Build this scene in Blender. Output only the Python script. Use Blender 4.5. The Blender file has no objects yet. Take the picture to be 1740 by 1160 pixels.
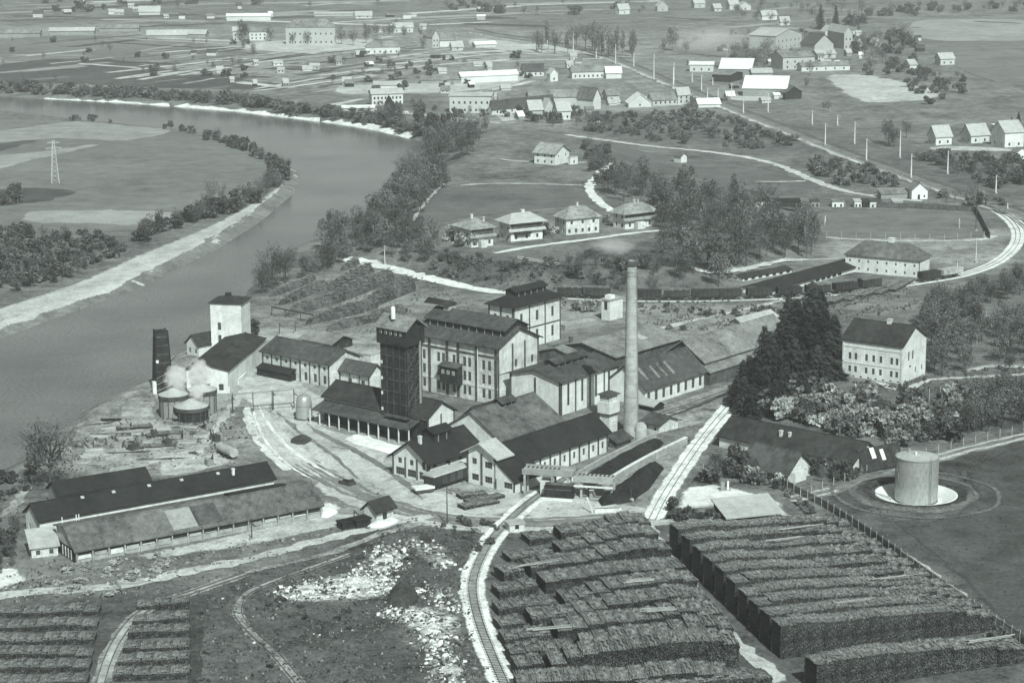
import bpy, math, random
import numpy as np
from mathutils import Matrix, Vector
from mathutils.geometry import delaunay_2d_cdt

SC = bpy.context.scene
HAZE = 0.00012
C = SC.collection
RNG = random.Random(7)
NP = np.random.RandomState(11)

# ------------------------------------------------------------------ camera
F, CX, CY, H = 3700.0, 870.0, 580.0, 125.0
PITCH, ROLL = math.radians(12.5), 0.006
cd = bpy.data.cameras.new('camera'); cam = bpy.data.objects.new('camera', cd); C.objects.link(cam)
cd.sensor_width = 36.0; cd.lens = 36.0 * F / 1740.0
cd.clip_start = 1.0; cd.clip_end = 30000.0
fw = np.array([0, math.cos(PITCH), -math.sin(PITCH)])
r0 = np.array([1.0, 0, 0]); d0 = np.array([0, -math.sin(PITCH), -math.cos(PITCH)])
rt = r0 * math.cos(ROLL) + d0 * math.sin(ROLL)
dn = -r0 * math.sin(ROLL) + d0 * math.cos(ROLL)
cam.matrix_world = Matrix(((rt[0], -dn[0], -fw[0], 0), (rt[1], -dn[1], -fw[1], 0), (rt[2], -dn[2], -fw[2], H), (0, 0, 0, 1)))
SC.camera = cam

# ------------------------------------------------------------------ daylight (neutral: the scene is monochrome)
TINT = (0.94, 1.0, 0.97)
SUN_AZ, SUN_EL = math.radians(16), math.radians(44)      # azimuth to the right of straight behind the camera
sdir = Vector((math.sin(SUN_AZ) * math.cos(SUN_EL), -math.cos(SUN_AZ) * math.cos(SUN_EL), math.sin(SUN_EL)))
W_ = bpy.data.worlds.new('World'); SC.world = W_; W_.use_nodes = True
nt = W_.node_tree; bg = nt.nodes['Background']
sk = nt.nodes.new('ShaderNodeTexSky'); sk.sky_type = 'NISHITA'; sk.sun_disc = False
sk.sun_elevation = SUN_EL; sk.sun_rotation = math.pi - SUN_AZ
sk.air_density = 1.0; sk.dust_density = 2.0
bw = nt.nodes.new('ShaderNodeRGBToBW'); cb = nt.nodes.new('ShaderNodeMix'); cb.data_type = 'RGBA'; cb.blend_type = 'MULTIPLY'
cb.inputs[0].default_value = 1.0; cb.inputs[7].default_value = (*TINT, 1)
nt.links.new(sk.outputs[0], bw.inputs[0]); nt.links.new(bw.outputs[0], cb.inputs[6]); nt.links.new(cb.outputs[2], bg.inputs[0])
bg.inputs[1].default_value = 0.075
ld = bpy.data.lights.new('sun', 'SUN'); ld.energy = 5.0; ld.angle = math.radians(0.6); ld.color = TINT
sun = bpy.data.objects.new('sun', ld); C.objects.link(sun)
sun.rotation_euler = sdir.to_track_quat('Z', 'Y').to_euler()
SC.view_settings.view_transform = 'Standard'; SC.view_settings.look = 'None'
SC.view_settings.exposure = 0.12; SC.view_settings.gamma = 1.0; SC.view_settings.use_curve_mapping = False

# ------------------------------------------------------------------ picture point <-> place
def ray(px, py, z):
    px = np.asarray(px, float); py = np.asarray(py, float)
    u = (px - CX) / F; v = (py - CY) / F
    d = fw[None] + u.reshape(-1, 1) * rt[None] + v.reshape(-1, 1) * dn[None]
    t = (np.asarray(z).reshape(-1) - H) / d[:, 2]
    return d[:, 0] * t, d[:, 1] * t
def proj(x, y, z):
    q = np.stack([np.asarray(x, float), np.asarray(y, float), np.asarray(z, float) - H], -1)
    w = q @ fw
    return CX + F * (q @ rt) / w, CY + F * (q @ dn) / w
def dens(poly, n, closed=True):
    """Catmull-Rom through the points"""
    P = np.asarray(poly, float); k = len(P); out = []
    rng = range(k) if closed else range(k - 1)
    for i in rng:
        if closed: p0, p1, p2, p3 = P[(i - 1) % k], P[i], P[(i + 1) % k], P[(i + 2) % k]
        else: p0, p1, p2, p3 = P[max(i - 1, 0)], P[i], P[i + 1], P[min(i + 2, k - 1)]
        for j in range(n):
            t = j / n
            out.append(.5 * ((2 * p1) + (p2 - p0) * t + (2 * p0 - 5 * p1 + 4 * p2 - p3) * t * t + (3 * p1 - p0 - 3 * p2 + p3) * t ** 3))
    if not closed: out.append(P[-1])
    return np.array(out)
def sdf(x, y, poly):
    x = np.asarray(x, float); y = np.asarray(y, float)
    d = np.full(x.shape, 1e18); ins = np.zeros(x.shape, bool); n = len(poly)
    for i in range(n):
        ax, ay = poly[i]; bx, by = poly[(i + 1) % n]
        ex, ey = bx - ax, by - ay
        t = np.clip(((x - ax) * ex + (y - ay) * ey) / (ex * ex + ey * ey + 1e-9), 0, 1)
        d = np.minimum(d, (x - ax - t * ex) ** 2 + (y - ay - t * ey) ** 2)
        c = ((ay > y) != (by > y))
        with np.errstate(divide='ignore', invalid='ignore'):
            ins ^= c & (x < ex * (y - ay) / (by - ay + 1e-12) + ax)
    d = np.sqrt(d)
    return np.where(ins, -d, d)
def sm(t):
    t = np.clip(t, 0, 1); return t * t * (3 - 2 * t)

# ------------------------------------------------------------------ lie of the land
WATER_Z = -1.8
_riv = [(-420, 1040), (-200, 900), (-60, 835), (10, 795), (45, 768), (115, 722), (160, 690), (262, 640), (300, 605), (352, 565), (415, 505), (445, 455), (500, 420),
        (560, 398), (620, 375), (652, 338), (690, 290), (728, 246), (700, 236), (640, 221), (580, 211), (500, 201), (400, 189), (300, 181), (200, 174),
        (100, 169), (0, 164), (-300, 150), (-700, 140), (-700, 168), (-300, 180), (0, 190), (130, 205), (290, 222), (330, 224), (420, 246), (466, 272), (496, 284),
        (507, 302), (496, 328), (440, 375), (370, 420), (300, 455), (240, 485), (150, 518), (0, 572), (-250, 660), (-500, 760)]
_rv = np.array(_riv, float)
RIV = np.stack(ray(_rv[:, 0], _rv[:, 1], np.full(len(_rv), WATER_Z)), -1)
_pl = np.array([(540, 432), (600, 450), (680, 466), (760, 484), (850, 497), (950, 499), (1060, 499), (1150, 500), (1230, 492), (1300, 466), (1390, 436), (1400, 385), (1330, 335),
                (1180, 295), (1050, 245), (900, 222), (800, 222), (735, 255), (706, 300), (672, 350), (610, 400)], float)
PLA = np.stack(ray(_pl[:, 0], _pl[:, 1], np.zeros(len(_pl))), -1)
TX, TY = [float(v[0]) for v in ray([1556.5], [838], [0.2])]
def hgt(x, y):
    x = np.asarray(x, float); y = np.asarray(y, float)
    s = sdf(x, y, RIV)
    h = -3.6 * (1 - sm((s + 6) / 12))
    p = sdf(x, y, PLA)
    h = h + 4.0 * sm(-p / 20) * sm((s - 2) / 14)
    r = np.hypot(x - TX, y - TY)
    h = h + np.where(r < 8.3, -1.9, 0.55 * np.exp(-((r - 10.2) / 1.5) ** 2))
    return h
_SEG = [[(float(P[i][0]), float(P[i][1]), float(P[(i + 1) % len(P)][0]), float(P[(i + 1) % len(P)][1])) for i in range(len(P))] for P in (RIV, PLA)]
def sdf1(x, y, seg):
    d = 1e18; ins = False
    for ax, ay, bx, by in seg:
        ex, ey = bx - ax, by - ay
        t = ((x - ax) * ex + (y - ay) * ey) / (ex * ex + ey * ey + 1e-9)
        t = 0 if t < 0 else 1 if t > 1 else t
        q = (x - ax - t * ex) ** 2 + (y - ay - t * ey) ** 2
        if q < d: d = q
        if (ay > y) != (by > y) and x < ex * (y - ay) / (by - ay) + ax: ins = not ins
    d = math.sqrt(d); return -d if ins else d
def sm1(t): t = 0 if t < 0 else 1 if t > 1 else t; return t * t * (3 - 2 * t)
def hgt1(x, y):
    s = sdf1(x, y, _SEG[0]); h = -3.6 * (1 - sm1((s + 6) / 12)); p = sdf1(x, y, _SEG[1])
    if p < 0: h += 4.0 * sm1(-p / 20) * sm1((s - 2) / 14)
    r = math.hypot(x - TX, y - TY)
    if r < 8.3: h -= 1.9
    elif r < 20: h += .55 * math.exp(-((r - 10.2) / 1.5) ** 2)
    return h
def WW(pts):
    P = np.asarray(pts, float).reshape(-1, 2)
    z = np.zeros(len(P))
    for _ in range(7):
        x, y = ray(P[:, 0], P[:, 1], z)
        z = hgt(x, y)
    return np.stack([x, y, z], -1)
def G(px, py):
    u = (px - CX) / F; v = (py - CY) / F; d = [float(fw[i] + u * rt[i] + v * dn[i]) for i in range(3)]; z = 0.0
    for _ in range(7):
        t = (z - H) / d[2]; x, y = d[0] * t, d[1] * t; zn = hgt1(x, y)
        if abs(zn - z) < .004: z = zn; break
        z = zn
    return Vector((x, y, z))
def scale_at(p):
    q = np.array([p[0], p[1], p[2] - H]); return F / float(q @ fw)       # pixels of the photo per metre

# ------------------------------------------------------------------ materials
MATS = {}
def g(v): return (v * TINT[0], v * TINT[1], v * TINT[2], 1)
def mat(key, val, rough=.85, var=.25, scale=1.0, fine=6.0, bump=.0, world=False, rnd=0.0, streak=None, spec=.25, stain=0.0, stain_scale=.12, metal=0.0, tone=False, sub=0.0, cell=0.0, cell_scale=2.0):
    """value + large mottling + fine grain (+ streaks, stains, cells)"""
    if key in MATS: return MATS[key]
    m = bpy.data.materials.new(key); m.use_nodes = True; MATS[key] = m
    t = m.node_tree; N = t.nodes; L = t.links; b = N['Principled BSDF']
    b.inputs['Roughness'].default_value = rough; b.inputs['Specular IOR Level'].default_value = spec; b.inputs['Metallic'].default_value = metal
    if world: src = N.new('ShaderNodeNewGeometry').outputs['Position']
    else: src = N.new('ShaderNodeTexCoord').outputs['Object']
    def noise(sc, det=3, ro=.6, vec=None):
        n = N.new('ShaderNodeTexNoise'); n.inputs['Scale'].default_value = sc; n.inputs['Detail'].default_value = det; n.inputs['Roughness'].default_value = ro
        L.new(vec or src, n.inputs['Vector']); return n.outputs['Fac']
    def math_(op, a, bb, cl=False):
        n = N.new('ShaderNodeMath'); n.operation = op; n.use_clamp = cl
        for i, v in enumerate((a, bb)):
            if isinstance(v, (int, float)): n.inputs[i].default_value = v
            else: L.new(v, n.inputs[i])
        return n.outputs[0]
    big = noise(scale * .25, 9 if world else 4, .66 if world else .6); sml = noise(fine, 3, .75); med = noise(math.sqrt(scale * fine) * .5, 3, .7)
    f = math_('ADD', math_('MULTIPLY', math_('SUBTRACT', big, .5), var * 8.0), math_('MULTIPLY', math_('SUBTRACT', sml, .5), var * 8.0))
    f = math_('ADD', f, math_('MULTIPLY', math_('SUBTRACT', med, .5), var * 8.0))
    f = math_('ADD', f, 1.0)
    if streak:
        mp = N.new('ShaderNodeMapping'); mp.inputs['Scale'].default_value = streak; L.new(src, mp.inputs['Vector'])
        f = math_('ADD', f, math_('MULTIPLY', math_('SUBTRACT', noise(1.0, 3, .6, mp.outputs[0]), .5), var * 3.4))
    if stain:
        st = noise(stain_scale, 5, .65)
        rp = N.new('ShaderNodeMapRange'); rp.inputs['From Min'].default_value = .5; rp.inputs['From Max'].default_value = .68; L.new(st, rp.inputs[0])
        f = math_('MULTIPLY', f, math_('SUBTRACT', 1.0, math_('MULTIPLY', rp.outputs[0], stain)))
    if cell:
        v = N.new('ShaderNodeTexVoronoi'); v.inputs['Scale'].default_value = cell_scale; L.new(src, v.inputs['Vector'])
        sp = N.new('ShaderNodeSeparateColor'); L.new(v.outputs['Color'], sp.inputs[0])
        f = math_('MULTIPLY', f, math_('ADD', 1 - cell * .5, math_('MULTIPLY', sp.outputs[0], cell)))
    if rnd:
        oi = N.new('ShaderNodeObjectInfo')
        f = math_('MULTIPLY', f, math_('ADD', 1 - rnd * .5, math_('MULTIPLY', oi.outputs['Random'], rnd)))
    f = math_('MAXIMUM', f, .12)
    if tone:
        at = N.new('ShaderNodeAttribute'); at.attribute_name = 'tone'; f = math_('MULTIPLY', f, at.outputs['Fac']); base = 1.0
    else: base = val
    f = math_('MINIMUM', math_('MULTIPLY', f, base), .82)
    mx = N.new('ShaderNodeMix'); mx.data_type = 'RGBA'; mx.blend_type = 'MULTIPLY'; mx.inputs[0].default_value = 1
    cc = N.new('ShaderNodeCombineColor')
    for i in range(3): L.new(f, cc.inputs[i])
    L.new(cc.outputs[0], mx.inputs[6]); mx.inputs[7].default_value = (*TINT, 1)
    L.new(mx.outputs[2], b.inputs['Base Color'])
    if bump:
        bp = N.new('ShaderNodeBump'); bp.inputs['Strength'].default_value = min(1, bump); bp.inputs['Distance'].default_value = .25
        L.new(math_('ADD', sml, big), bp.inputs['Height']); L.new(bp.outputs[0], b.inputs['Normal'])
    if world:            # covers of the ground thin out raggedly towards their border
        fa = N.new('ShaderNodeAttribute'); fa.attribute_name = 'fade'
        e = math_('MULTIPLY', math_('SUBTRACT', noise(.9, 5, .75), .5), 3.4)
        al = math_('ADD', math_('MULTIPLY', math_('SUBTRACT', 1.0, fa.outputs['Fac']), 3.0), e, False)
        al = math_('ADD', al, math_('MULTIPLY', math_('LESS_THAN', fa.outputs['Fac'], .02), 3.0), True)
        L.new(al, b.inputs['Alpha'])
    if sub:
        tr = N.new('ShaderNodeBsdfTranslucent'); L.new(mx.outputs[2], tr.inputs[0]); ms = N.new('ShaderNodeMixShader'); ms.inputs[0].default_value = sub
        L.new(b.outputs[0], ms.inputs[1]); L.new(tr.outputs[0], ms.inputs[2]); L.new(ms.outputs[0], N['Material Output'].inputs[0])
    return m
# ground covers
mat('ground', .2, var=.3, scale=.12, fine=1.3, bump=.8, world=True, tone=True, stain=.3, stain_scale=.05)
mat('field', 0.155, var=.15, scale=.05, fine=1.1, bump=.4, world=True, stain=.12, stain_scale=.02, streak=(.02, .25, .1))
mat('pale_field', 0.28, var=.14, scale=.05, fine=1.0, bump=.3, world=True, stain=.2, stain_scale=.03)
mat('dark_field', 0.07, var=.24, scale=.06, fine=1.1, bump=.6, world=True, stain=.2, stain_scale=.04)
mat('light_strip', 0.46, var=.16, scale=.15, fine=1.2, world=True)
mat('dirt', 0.26, var=.34, scale=.2, fine=1.3, bump=.3, world=True, stain=.45, stain_scale=.09)
mat('pale_dirt', 0.44, var=.17, scale=.22, fine=1.5, bump=.3, world=True, stain=.22, stain_scale=.12)
mat('gray_road', 0.17, var=.2, scale=.2, fine=1.5, world=True, stain=.2, stain_scale=.15)
mat('white_road', 0.66, var=.12, scale=.3, fine=1.6, bump=.2, world=True, stain=.25, stain_scale=.2)
mat('ballast', 0.74, var=.18, scale=.4, fine=3., bump=.4, world=True, stain=.3, stain_scale=.3)
mat('track_mid', 0.34, var=.2, scale=.5, fine=3., bump=.4, world=True)
mat('rail', .16, rough=.4, var=.1, metal=.6)
mat('sleeper', .12, var=.3)
mat('gravel', 0.45, var=.12, scale=.12, fine=1.6, bump=.4, world=True, stain=.35, stain_scale=.06, streak=(.25, .03, .1))
mat('rubble', 0.55, var=.3, scale=.8, fine=3., bump=.6, world=True, stain=.5, stain_scale=.35)
mat('soil', 0.05, var=.3, scale=.4, fine=3., bump=.6, world=True)
mat('coal', .018, var=.4, scale=.5, fine=3., bump=.8, world=True, rough=.7)
# buildings
mat('white_wall', 0.62, var=.09, scale=.6, fine=3., stain=.24, stain_scale=.35, streak=(1.2, 1.2, .12), rnd=.08)
mat('old_wall', 0.54, var=.13, scale=.7, fine=3., stain=.3, stain_scale=.4, streak=(1.4, 1.4, .1))
mat('gray_wall', 0.25, var=.12, scale=.6, fine=3., stain=.25, stain_scale=.3)
mat('concrete', 0.33, var=.12, scale=.6, fine=3., stain=.25, stain_scale=.5)
mat('far_wall', 0.47, var=.05, scale=.4, fine=2., rnd=.5)
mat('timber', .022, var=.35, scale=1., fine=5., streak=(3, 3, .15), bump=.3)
mat('trim', .075, var=.25, scale=1., fine=4.)
mat('tower_rail', .05, var=.3, scale=1., fine=4.)
mat('dark_roof', .034, var=.22, scale=.5, fine=4., bump=.35, stain=.45, stain_scale=.3, streak=(.5, .5, .2), rough=.9)
mat('black_roof', .02, var=.2, scale=.5, fine=4., bump=.3, stain=.2, stain_scale=.2, rough=.9)
mat('mid_roof', 0.062, var=.26, scale=.5, fine=4., bump=.35, stain=.25, stain_scale=.25, streak=(.6, .6, .25), rough=.9)
mat('gray_roof', 0.105, var=.24, scale=.5, fine=4., bump=.35, stain=.12, stain_scale=.3, streak=(.7, .7, .3), rough=.9)
mat('pale_roof', 0.185, var=.26, scale=.5, fine=4., bump=.3, stain=.25, stain_scale=.18, rough=.9)
mat('light_roof', 0.38, var=.1, scale=.4, fine=3., stain=.15, stain_scale=.2)
mat('far_roof', 0.2, var=.1, scale=.3, fine=2., rnd=.5)
mat('white_roof', 0.68, var=.05, scale=.3, fine=2.)
mat('glass', .03, rough=.15, var=.1, spec=.5)
mat('frame', .55, var=.1)
mat('sash', .16, var=.1)
mat('brick', 0.36, var=.12, scale=.8, fine=4., stain=.18, stain_scale=.5, streak=(.5, .5, 2.2), bump=.3)
mat('steel', 0.37, rough=.42, var=.06, scale=.5, fine=2., metal=.35, spec=.5, streak=(1.5, 1.5, .08))
mat('metal_dark', .06, rough=.6, var=.2)
mat('wagon', .035, var=.25, rnd=.7)
mat('wagon_pale', .4, var=.2, rnd=.3)
mat('pole', .62, var=.1)
mat('pole_dark', .06, var=.2)
# plants and wood
mat('meadow', .118, var=.16, scale=.05, fine=1.1, bump=.4, world=True, stain=.12, stain_scale=.02)
mat('leaf', .15, var=.3, scale=1.2, fine=2.5, rnd=.5, sub=.22)
mat('leaf_dark', 0.03, var=.35, scale=1., fine=3., rnd=1.0, sub=.1)
mat('leaf_mid', .1, var=.3, scale=1., fine=3., rnd=.5, sub=.2)
mat('blossom', 0.38, var=.28, scale=1., fine=3., rnd=.4, sub=.25)
mat('bark', .07, var=.25)
mat('twig', .075, var=.25, rnd=.3)
mat('log_end_shade', 0.065, var=.4, scale=2., fine=5., cell=1.1, cell_scale=5., rnd=.35)  # shade of stack fronts and row gaps put into the colour
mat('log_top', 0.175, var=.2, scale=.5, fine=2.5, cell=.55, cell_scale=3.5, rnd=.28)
mat('log_core', .03, var=.3)  # dark colour stands in for shade between billets and on row ends
mat('villa_roof', .25, var=.2, scale=.5, fine=4., bump=.3, stain=.2, stain_scale=.3, streak=(.7, .7, .3), rough=.9)
mat('wood_heap', .07, var=.4, scale=.6, fine=2.2, bump=.8, world=True)
mat('pole_wood', 0.3, var=.2, rnd=.3)

# ------------------------------------------------------------------ mesh helper
class MB:
    def __init__(s): s.v = []; s.f = []
    def poly(s, pts):
        n = len(s.v); s.v += [tuple(p) for p in pts]; s.f.append(tuple(range(n, n + len(pts)))); return s
    def box(s, x0, x1, y0, y1, z0, z1):
        n = len(s.v)
        s.v += [(x0, y0, z0), (x1, y0, z0), (x1, y1, z0), (x0, y1, z0), (x0, y0, z1), (x1, y0, z1), (x1, y1, z1), (x0, y1, z1)]
        s.f += [(n, n + 3, n + 2, n + 1), (n + 4, n + 5, n + 6, n + 7), (n, n + 1, n + 5, n + 4), (n + 1, n + 2, n + 6, n + 5), (n + 2, n + 3, n + 7, n + 6), (n + 3, n, n + 4, n + 7)]
        return s
    def hexa(s, p):      # 8 points: bottom 4 then top 4, both counter-clockwise
        n = len(s.v); s.v += [tuple(q) for q in p]
        s.f += [(n, n + 3, n + 2, n + 1), (n + 4, n + 5, n + 6, n + 7), (n, n + 1, n + 5, n + 4), (n + 1, n + 2, n + 6, n + 5), (n + 2, n + 3, n + 7, n + 6), (n + 3, n, n + 4, n + 7)]
        return s
    def bar(s, a, b, r=.05, k=4, r2=None, caps=True):
        a = Vector(a); b = Vector(b); d = (b - a)
        if d.length < 1e-6: return s
        q = d.to_track_quat('Z', 'Y'); n = len(s.v); r2 = r if r2 is None else r2
        for c, rr in ((a, r), (b, r2)):
            for i in range(k):
                t = 2 * math.pi * (i + .5) / k
                s.v.append(tuple(c + q @ Vector((rr * math.cos(t), rr * math.sin(t), 0))))
        for i in range(k): s.f.append((n + i, n + (i + 1) % k, n + k + (i + 1) % k, n + k + i))
        if caps: s.f += [tuple(range(n + k - 1, n - 1, -1)), tuple(range(n + k, n + 2 * k))]
        return s
    def lathe(s, prof, k=32, cx=0, cy=0):
        n = len(s.v); m = len(prof)
        for (r, z) in prof:
            for i in range(k):
                t = 2 * math.pi * i / k; s.v.append((cx + r * math.cos(t), cy + r * math.sin(t), z))
        for j in range(m - 1):
            for i in range(k): s.f.append((n + j * k + i, n + j * k + (i + 1) % k, n + (j + 1) * k + (i + 1) % k, n + (j + 1) * k + i))
        return s
    def mesh(s, name, m, smooth=False):
        me = bpy.data.meshes.new(name); me.from_pydata(s.v, [], s.f); me.update()
        for x in (m if isinstance(m, (list, tuple)) else [m]): me.materials.append(MATS[x] if isinstance(x, str) else x)
        if smooth: me.polygons.foreach_set('use_smooth', [True] * len(me.polygons))
        return me
    def obj(s, name, m, parent=None, loc=None, rz=0, smooth=False):
        return put(s.mesh(name, m, smooth), name, parent, loc, rz)
def put(me, name, parent=None, loc=None, rz=0, sc=None):
    o = bpy.data.objects.new(name, me); C.objects.link(o)
    if parent is not None: o.parent = parent
    if loc is not None: o.location = loc
    if rz: o.rotation_euler = (0, 0, rz)
    if sc is not None: o.scale = sc
    return o
def tag(o, label, cat, group=None):
    o['label'] = label; o['category'] = cat
    if group: o['group'] = group
    return o
def thing(name, label, cat, loc, rz=0, group=None):
    o = bpy.data.objects.new(name, None); C.objects.link(o); o.location = loc; o.rotation_euler = (0, 0, rz); o.empty_display_size = .5
    return tag(o, label, cat, group)

# ------------------------------------------------------------------ ground, water, fields, roads
def soft(poly, v, feather):
    P = WW(poly); return (P[:, :2], v, feather)
TONES = [  # broad covers that run into each other: albedo, with haze painted into far ones
    soft([(-300, 130), (740, 160), (1300, 160), (1150, 60), (820, 50), (-300, 40)], 0.23, 60),
    soft([(760, 90), (1250, 90), (1250, 240), (760, 215)], 0.212, 30),
    soft([(1150, 10), (1750, 10), (1750, 230), (1400, 230), (1200, 150)], 0.162, 50),
    soft([(1000, 245), (1300, 262), (1400, 320), (1560, 340), (1250, 345), (1110, 320)], 0.122, 8),
    soft([(1240, 190), (1560, 250), (1740, 300), (1740, 360), (1500, 300), (1300, 230)], 0.115, 10),
    soft([(980, 190), (1240, 200), (1400, 260), (1280, 258), (1000, 226)], 0.119, 12),
    soft([(700, 430), (950, 425), (1240, 410), (1240, 490), (900, 500), (700, 470)], 0.112, 6),
    soft([(430, 520), (580, 440), (720, 480), (860, 500), (830, 540), (640, 570), (430, 560)], 0.187, 8),
    soft([(930, 515), (1140, 520), (1330, 520), (1330, 560), (1150, 570), (930, 560)], 0.238, 8),
    soft([(1340, 500), (1560, 490), (1560, 540), (1400, 535)], 0.158, 8),
    soft([(1420, 640), (1740, 610), (1740, 720), (1480, 760), (1300, 730)], 0.108, 8),
    soft([(1420, 400), (1700, 390), (1700, 450), (1420, 440)], 0.259, 8),
    soft([(230, 630), (430, 560), (440, 680), (400, 790), (110, 830), (60, 800), (120, 720)], 0.245, 5),
    soft([(380, 560), (660, 560), (720, 740), (980, 860), (640, 890), (440, 740)], 0.274, 6),
    soft([(880, 810), (1080, 800), (1240, 690), (1180, 700), (1120, 880), (860, 890)], 0.244, 4),
    soft([(0, 960), (320, 930), (700, 890), (700, 905), (480, 960), (330, 1020), (0, 1040)], 0.145, 5),
    soft([(0, 1020), (320, 1010), (330, 1200), (0, 1200)], 0.087, 4),
    soft([(330, 1010), (470, 960), (660, 900), (820, 890), (790, 980), (800, 1080), (850, 1200), (330, 1200)], .088, 4),
    soft([(860, 890), (1300, 870), (1500, 920), (1740, 1090), (1740, 1200), (870, 1200), (830, 1040)], 0.0928, 3),
    soft([(1360, 840), (1740, 740), (1740, 1090), (1500, 920)], 0.0667, 4),
    soft([(1400, 835), (1500, 800), (1650, 800), (1700, 850), (1620, 890), (1470, 890)], 0.0986, 6),
]
def build_ground():
    xs = np.concatenate([np.arange(-900, -60, 30), np.arange(-60, 1801, 5), np.arange(1830, 2700, 30)])
    ys = np.concatenate([[-222, -215, -205, -190, -170, -145, -115, -85, -60, -40, -25, -12], np.arange(-2, 120, 4), np.arange(120, 520, 3), np.arange(520, 1190, 5), np.arange(1200, 2000, 40)])
    X, Y = np.meshgrid(xs, ys)
    x, y = ray(X.ravel(), Y.ravel(), np.zeros(X.size))
    h = hgt(x, y)
    s = sdf(x, y, RIV)
    tone = np.full(x.shape, .145)
    for P, v, fe in TONES:
        d = sdf(x, y, P)
        w = np.sin(x * .11 + 1.7 * np.sin(y * .05)) * .5 + np.sin(y * .13 + 2 * np.sin(x * .07)) * .5
        k = sm(.5 - (d + w * fe * .6) / (2 * fe))
        tone = tone * (1 - k) + v * k
    rough = NP.rand(x.size) - .5
    dist = np.hypot(x, y)
    h = h + np.where(s > 8, rough * .05, 0)
    nr, nc = X.shape
    idx = np.arange(nr * nc).reshape(nr, nc)
    q = np.stack([idx[:-1, :-1], idx[1:, :-1], idx[1:, 1:], idx[:-1, 1:]], -1).reshape(-1, 4)
    me = bpy.data.meshes.new('ground')
    me.vertices.add(len(x)); me.vertices.foreach_set('co', np.stack([x, y, h], -1).astype(np.float32).ravel())
    me.loops.add(q.size); me.loops.foreach_set('vertex_index', q.ravel().astype(np.int32))
    me.polygons.add(len(q)); me.polygons.foreach_set('loop_start', (np.arange(len(q)) * 4).astype(np.int32))
    me.polygons.foreach_set('use_smooth', np.ones(len(q), bool))
    me.update(calc_edges=True); me.validate()
    a = me.attributes.new('tone', 'FLOAT', 'POINT'); a.data.foreach_set('value', tone.astype(np.float32))
    me.materials.append(MATS['ground'])
    o = put(me, 'ground'); o['kind'] = 'structure'; return o
ground = build_ground()

# far plain beyond the detailed sheet, out to the horizon, a little lower so that it never touches it
mb = MB().poly([(-30000, 4800, -2.5), (30000, 4800, -2.5), (30000, 28000, -2.5), (-30000, 28000, -2.5)])
o = mb.obj('plain', mat('far_plain', .2, var=.2, scale=.004, fine=.02, world=True)); o['kind'] = 'structure'

def river_water():
    m = bpy.data.materials.new('water'); m.use_nodes = True; MATS['water'] = m
    t = m.node_tree; b = t.nodes['Principled BSDF']
    b.inputs['Base Color'].default_value = g(.125); b.inputs['Roughness'].default_value = .14; b.inputs['IOR'].default_value = 1.33
    ge = t.nodes.new('ShaderNodeNewGeometry'); n = t.nodes.new('ShaderNodeTexNoise'); n.inputs['Scale'].default_value = .45; n.inputs['Detail'].default_value = 6
    bp = t.nodes.new('ShaderNodeBump'); bp.inputs['Strength'].default_value = .35; bp.inputs['Distance'].default_value = .15
    n2 = t.nodes.new('ShaderNodeTexNoise'); n2.inputs['Scale'].default_value = .03; n2.inputs['Detail'].default_value = 4
    mr = t.nodes.new('ShaderNodeMapRange'); mr.inputs[1].default_value = .3; mr.inputs[2].default_value = .7; mr.inputs[3].default_value = .75; mr.inputs[4].default_value = 1.25
    mx = t.nodes.new('ShaderNodeMix'); mx.data_type = 'RGBA'; mx.blend_type = 'MULTIPLY'; mx.inputs[0].default_value = 1; mx.inputs[6].default_value = g(.125)
    t.links.new(ge.outputs[0], n.inputs[0]); t.links.new(ge.outputs[0], n2.inputs[0]); t.links.new(n.outputs[0], bp.inputs['Height']); t.links.new(bp.outputs[0], b.inputs['Normal'])
    t.links.new(n2.outputs[0], mr.inputs[0]); n3 = t.nodes.new('ShaderNodeTexNoise'); n3.inputs['Scale'].default_value = 1.1; n3.inputs['Detail'].default_value = 3; t.links.new(ge.outputs[0], n3.inputs[0]); r3 = t.nodes.new('ShaderNodeMapRange'); r3.inputs[1].default_value = .3; r3.inputs[2].default_value = .7; r3.inputs[3].default_value = .7; r3.inputs[4].default_value = 1.3; t.links.new(n3.outputs[0], r3.inputs[0])
    mm = t.nodes.new('ShaderNodeMath'); mm.operation = 'MULTIPLY'; t.links.new(mr.outputs[0], mm.inputs[0]); t.links.new(r3.outputs[0], mm.inputs[1]); t.links.new(mm.outputs[0], mx.inputs[7]); t.links.new(mx.outputs[2], b.inputs['Base Color'])
    P = RIV.copy(); c = P
    # outline pushed 4 m outwards, under the banks
    n_ = len(P); Q = []
    area = sum(P[i][0] * P[(i + 1) % n_][1] - P[(i + 1) % n_][0] * P[i][1] for i in range(n_))
    sg = 1 if area > 0 else -1
    for i in range(n_):
        d = P[(i + 1) % n_] - P[i - 1]; L = np.hypot(*d) + 1e-9
        Q.append(Vector((P[i][0] + sg * d[1] / L * 4, P[i][1] - sg * d[0] / L * 4)))
    r = delaunay_2d_cdt(Q, [], [list(range(n_))], 1, 1e-4)
    mb = MB(); mb.v = [(v.x, v.y, WATER_Z) for v in r[0]]; mb.f = [tuple(f) for f in r[2]]
    o = mb.obj('river', m); o['kind'] = 'structure'
river_water()

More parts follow.
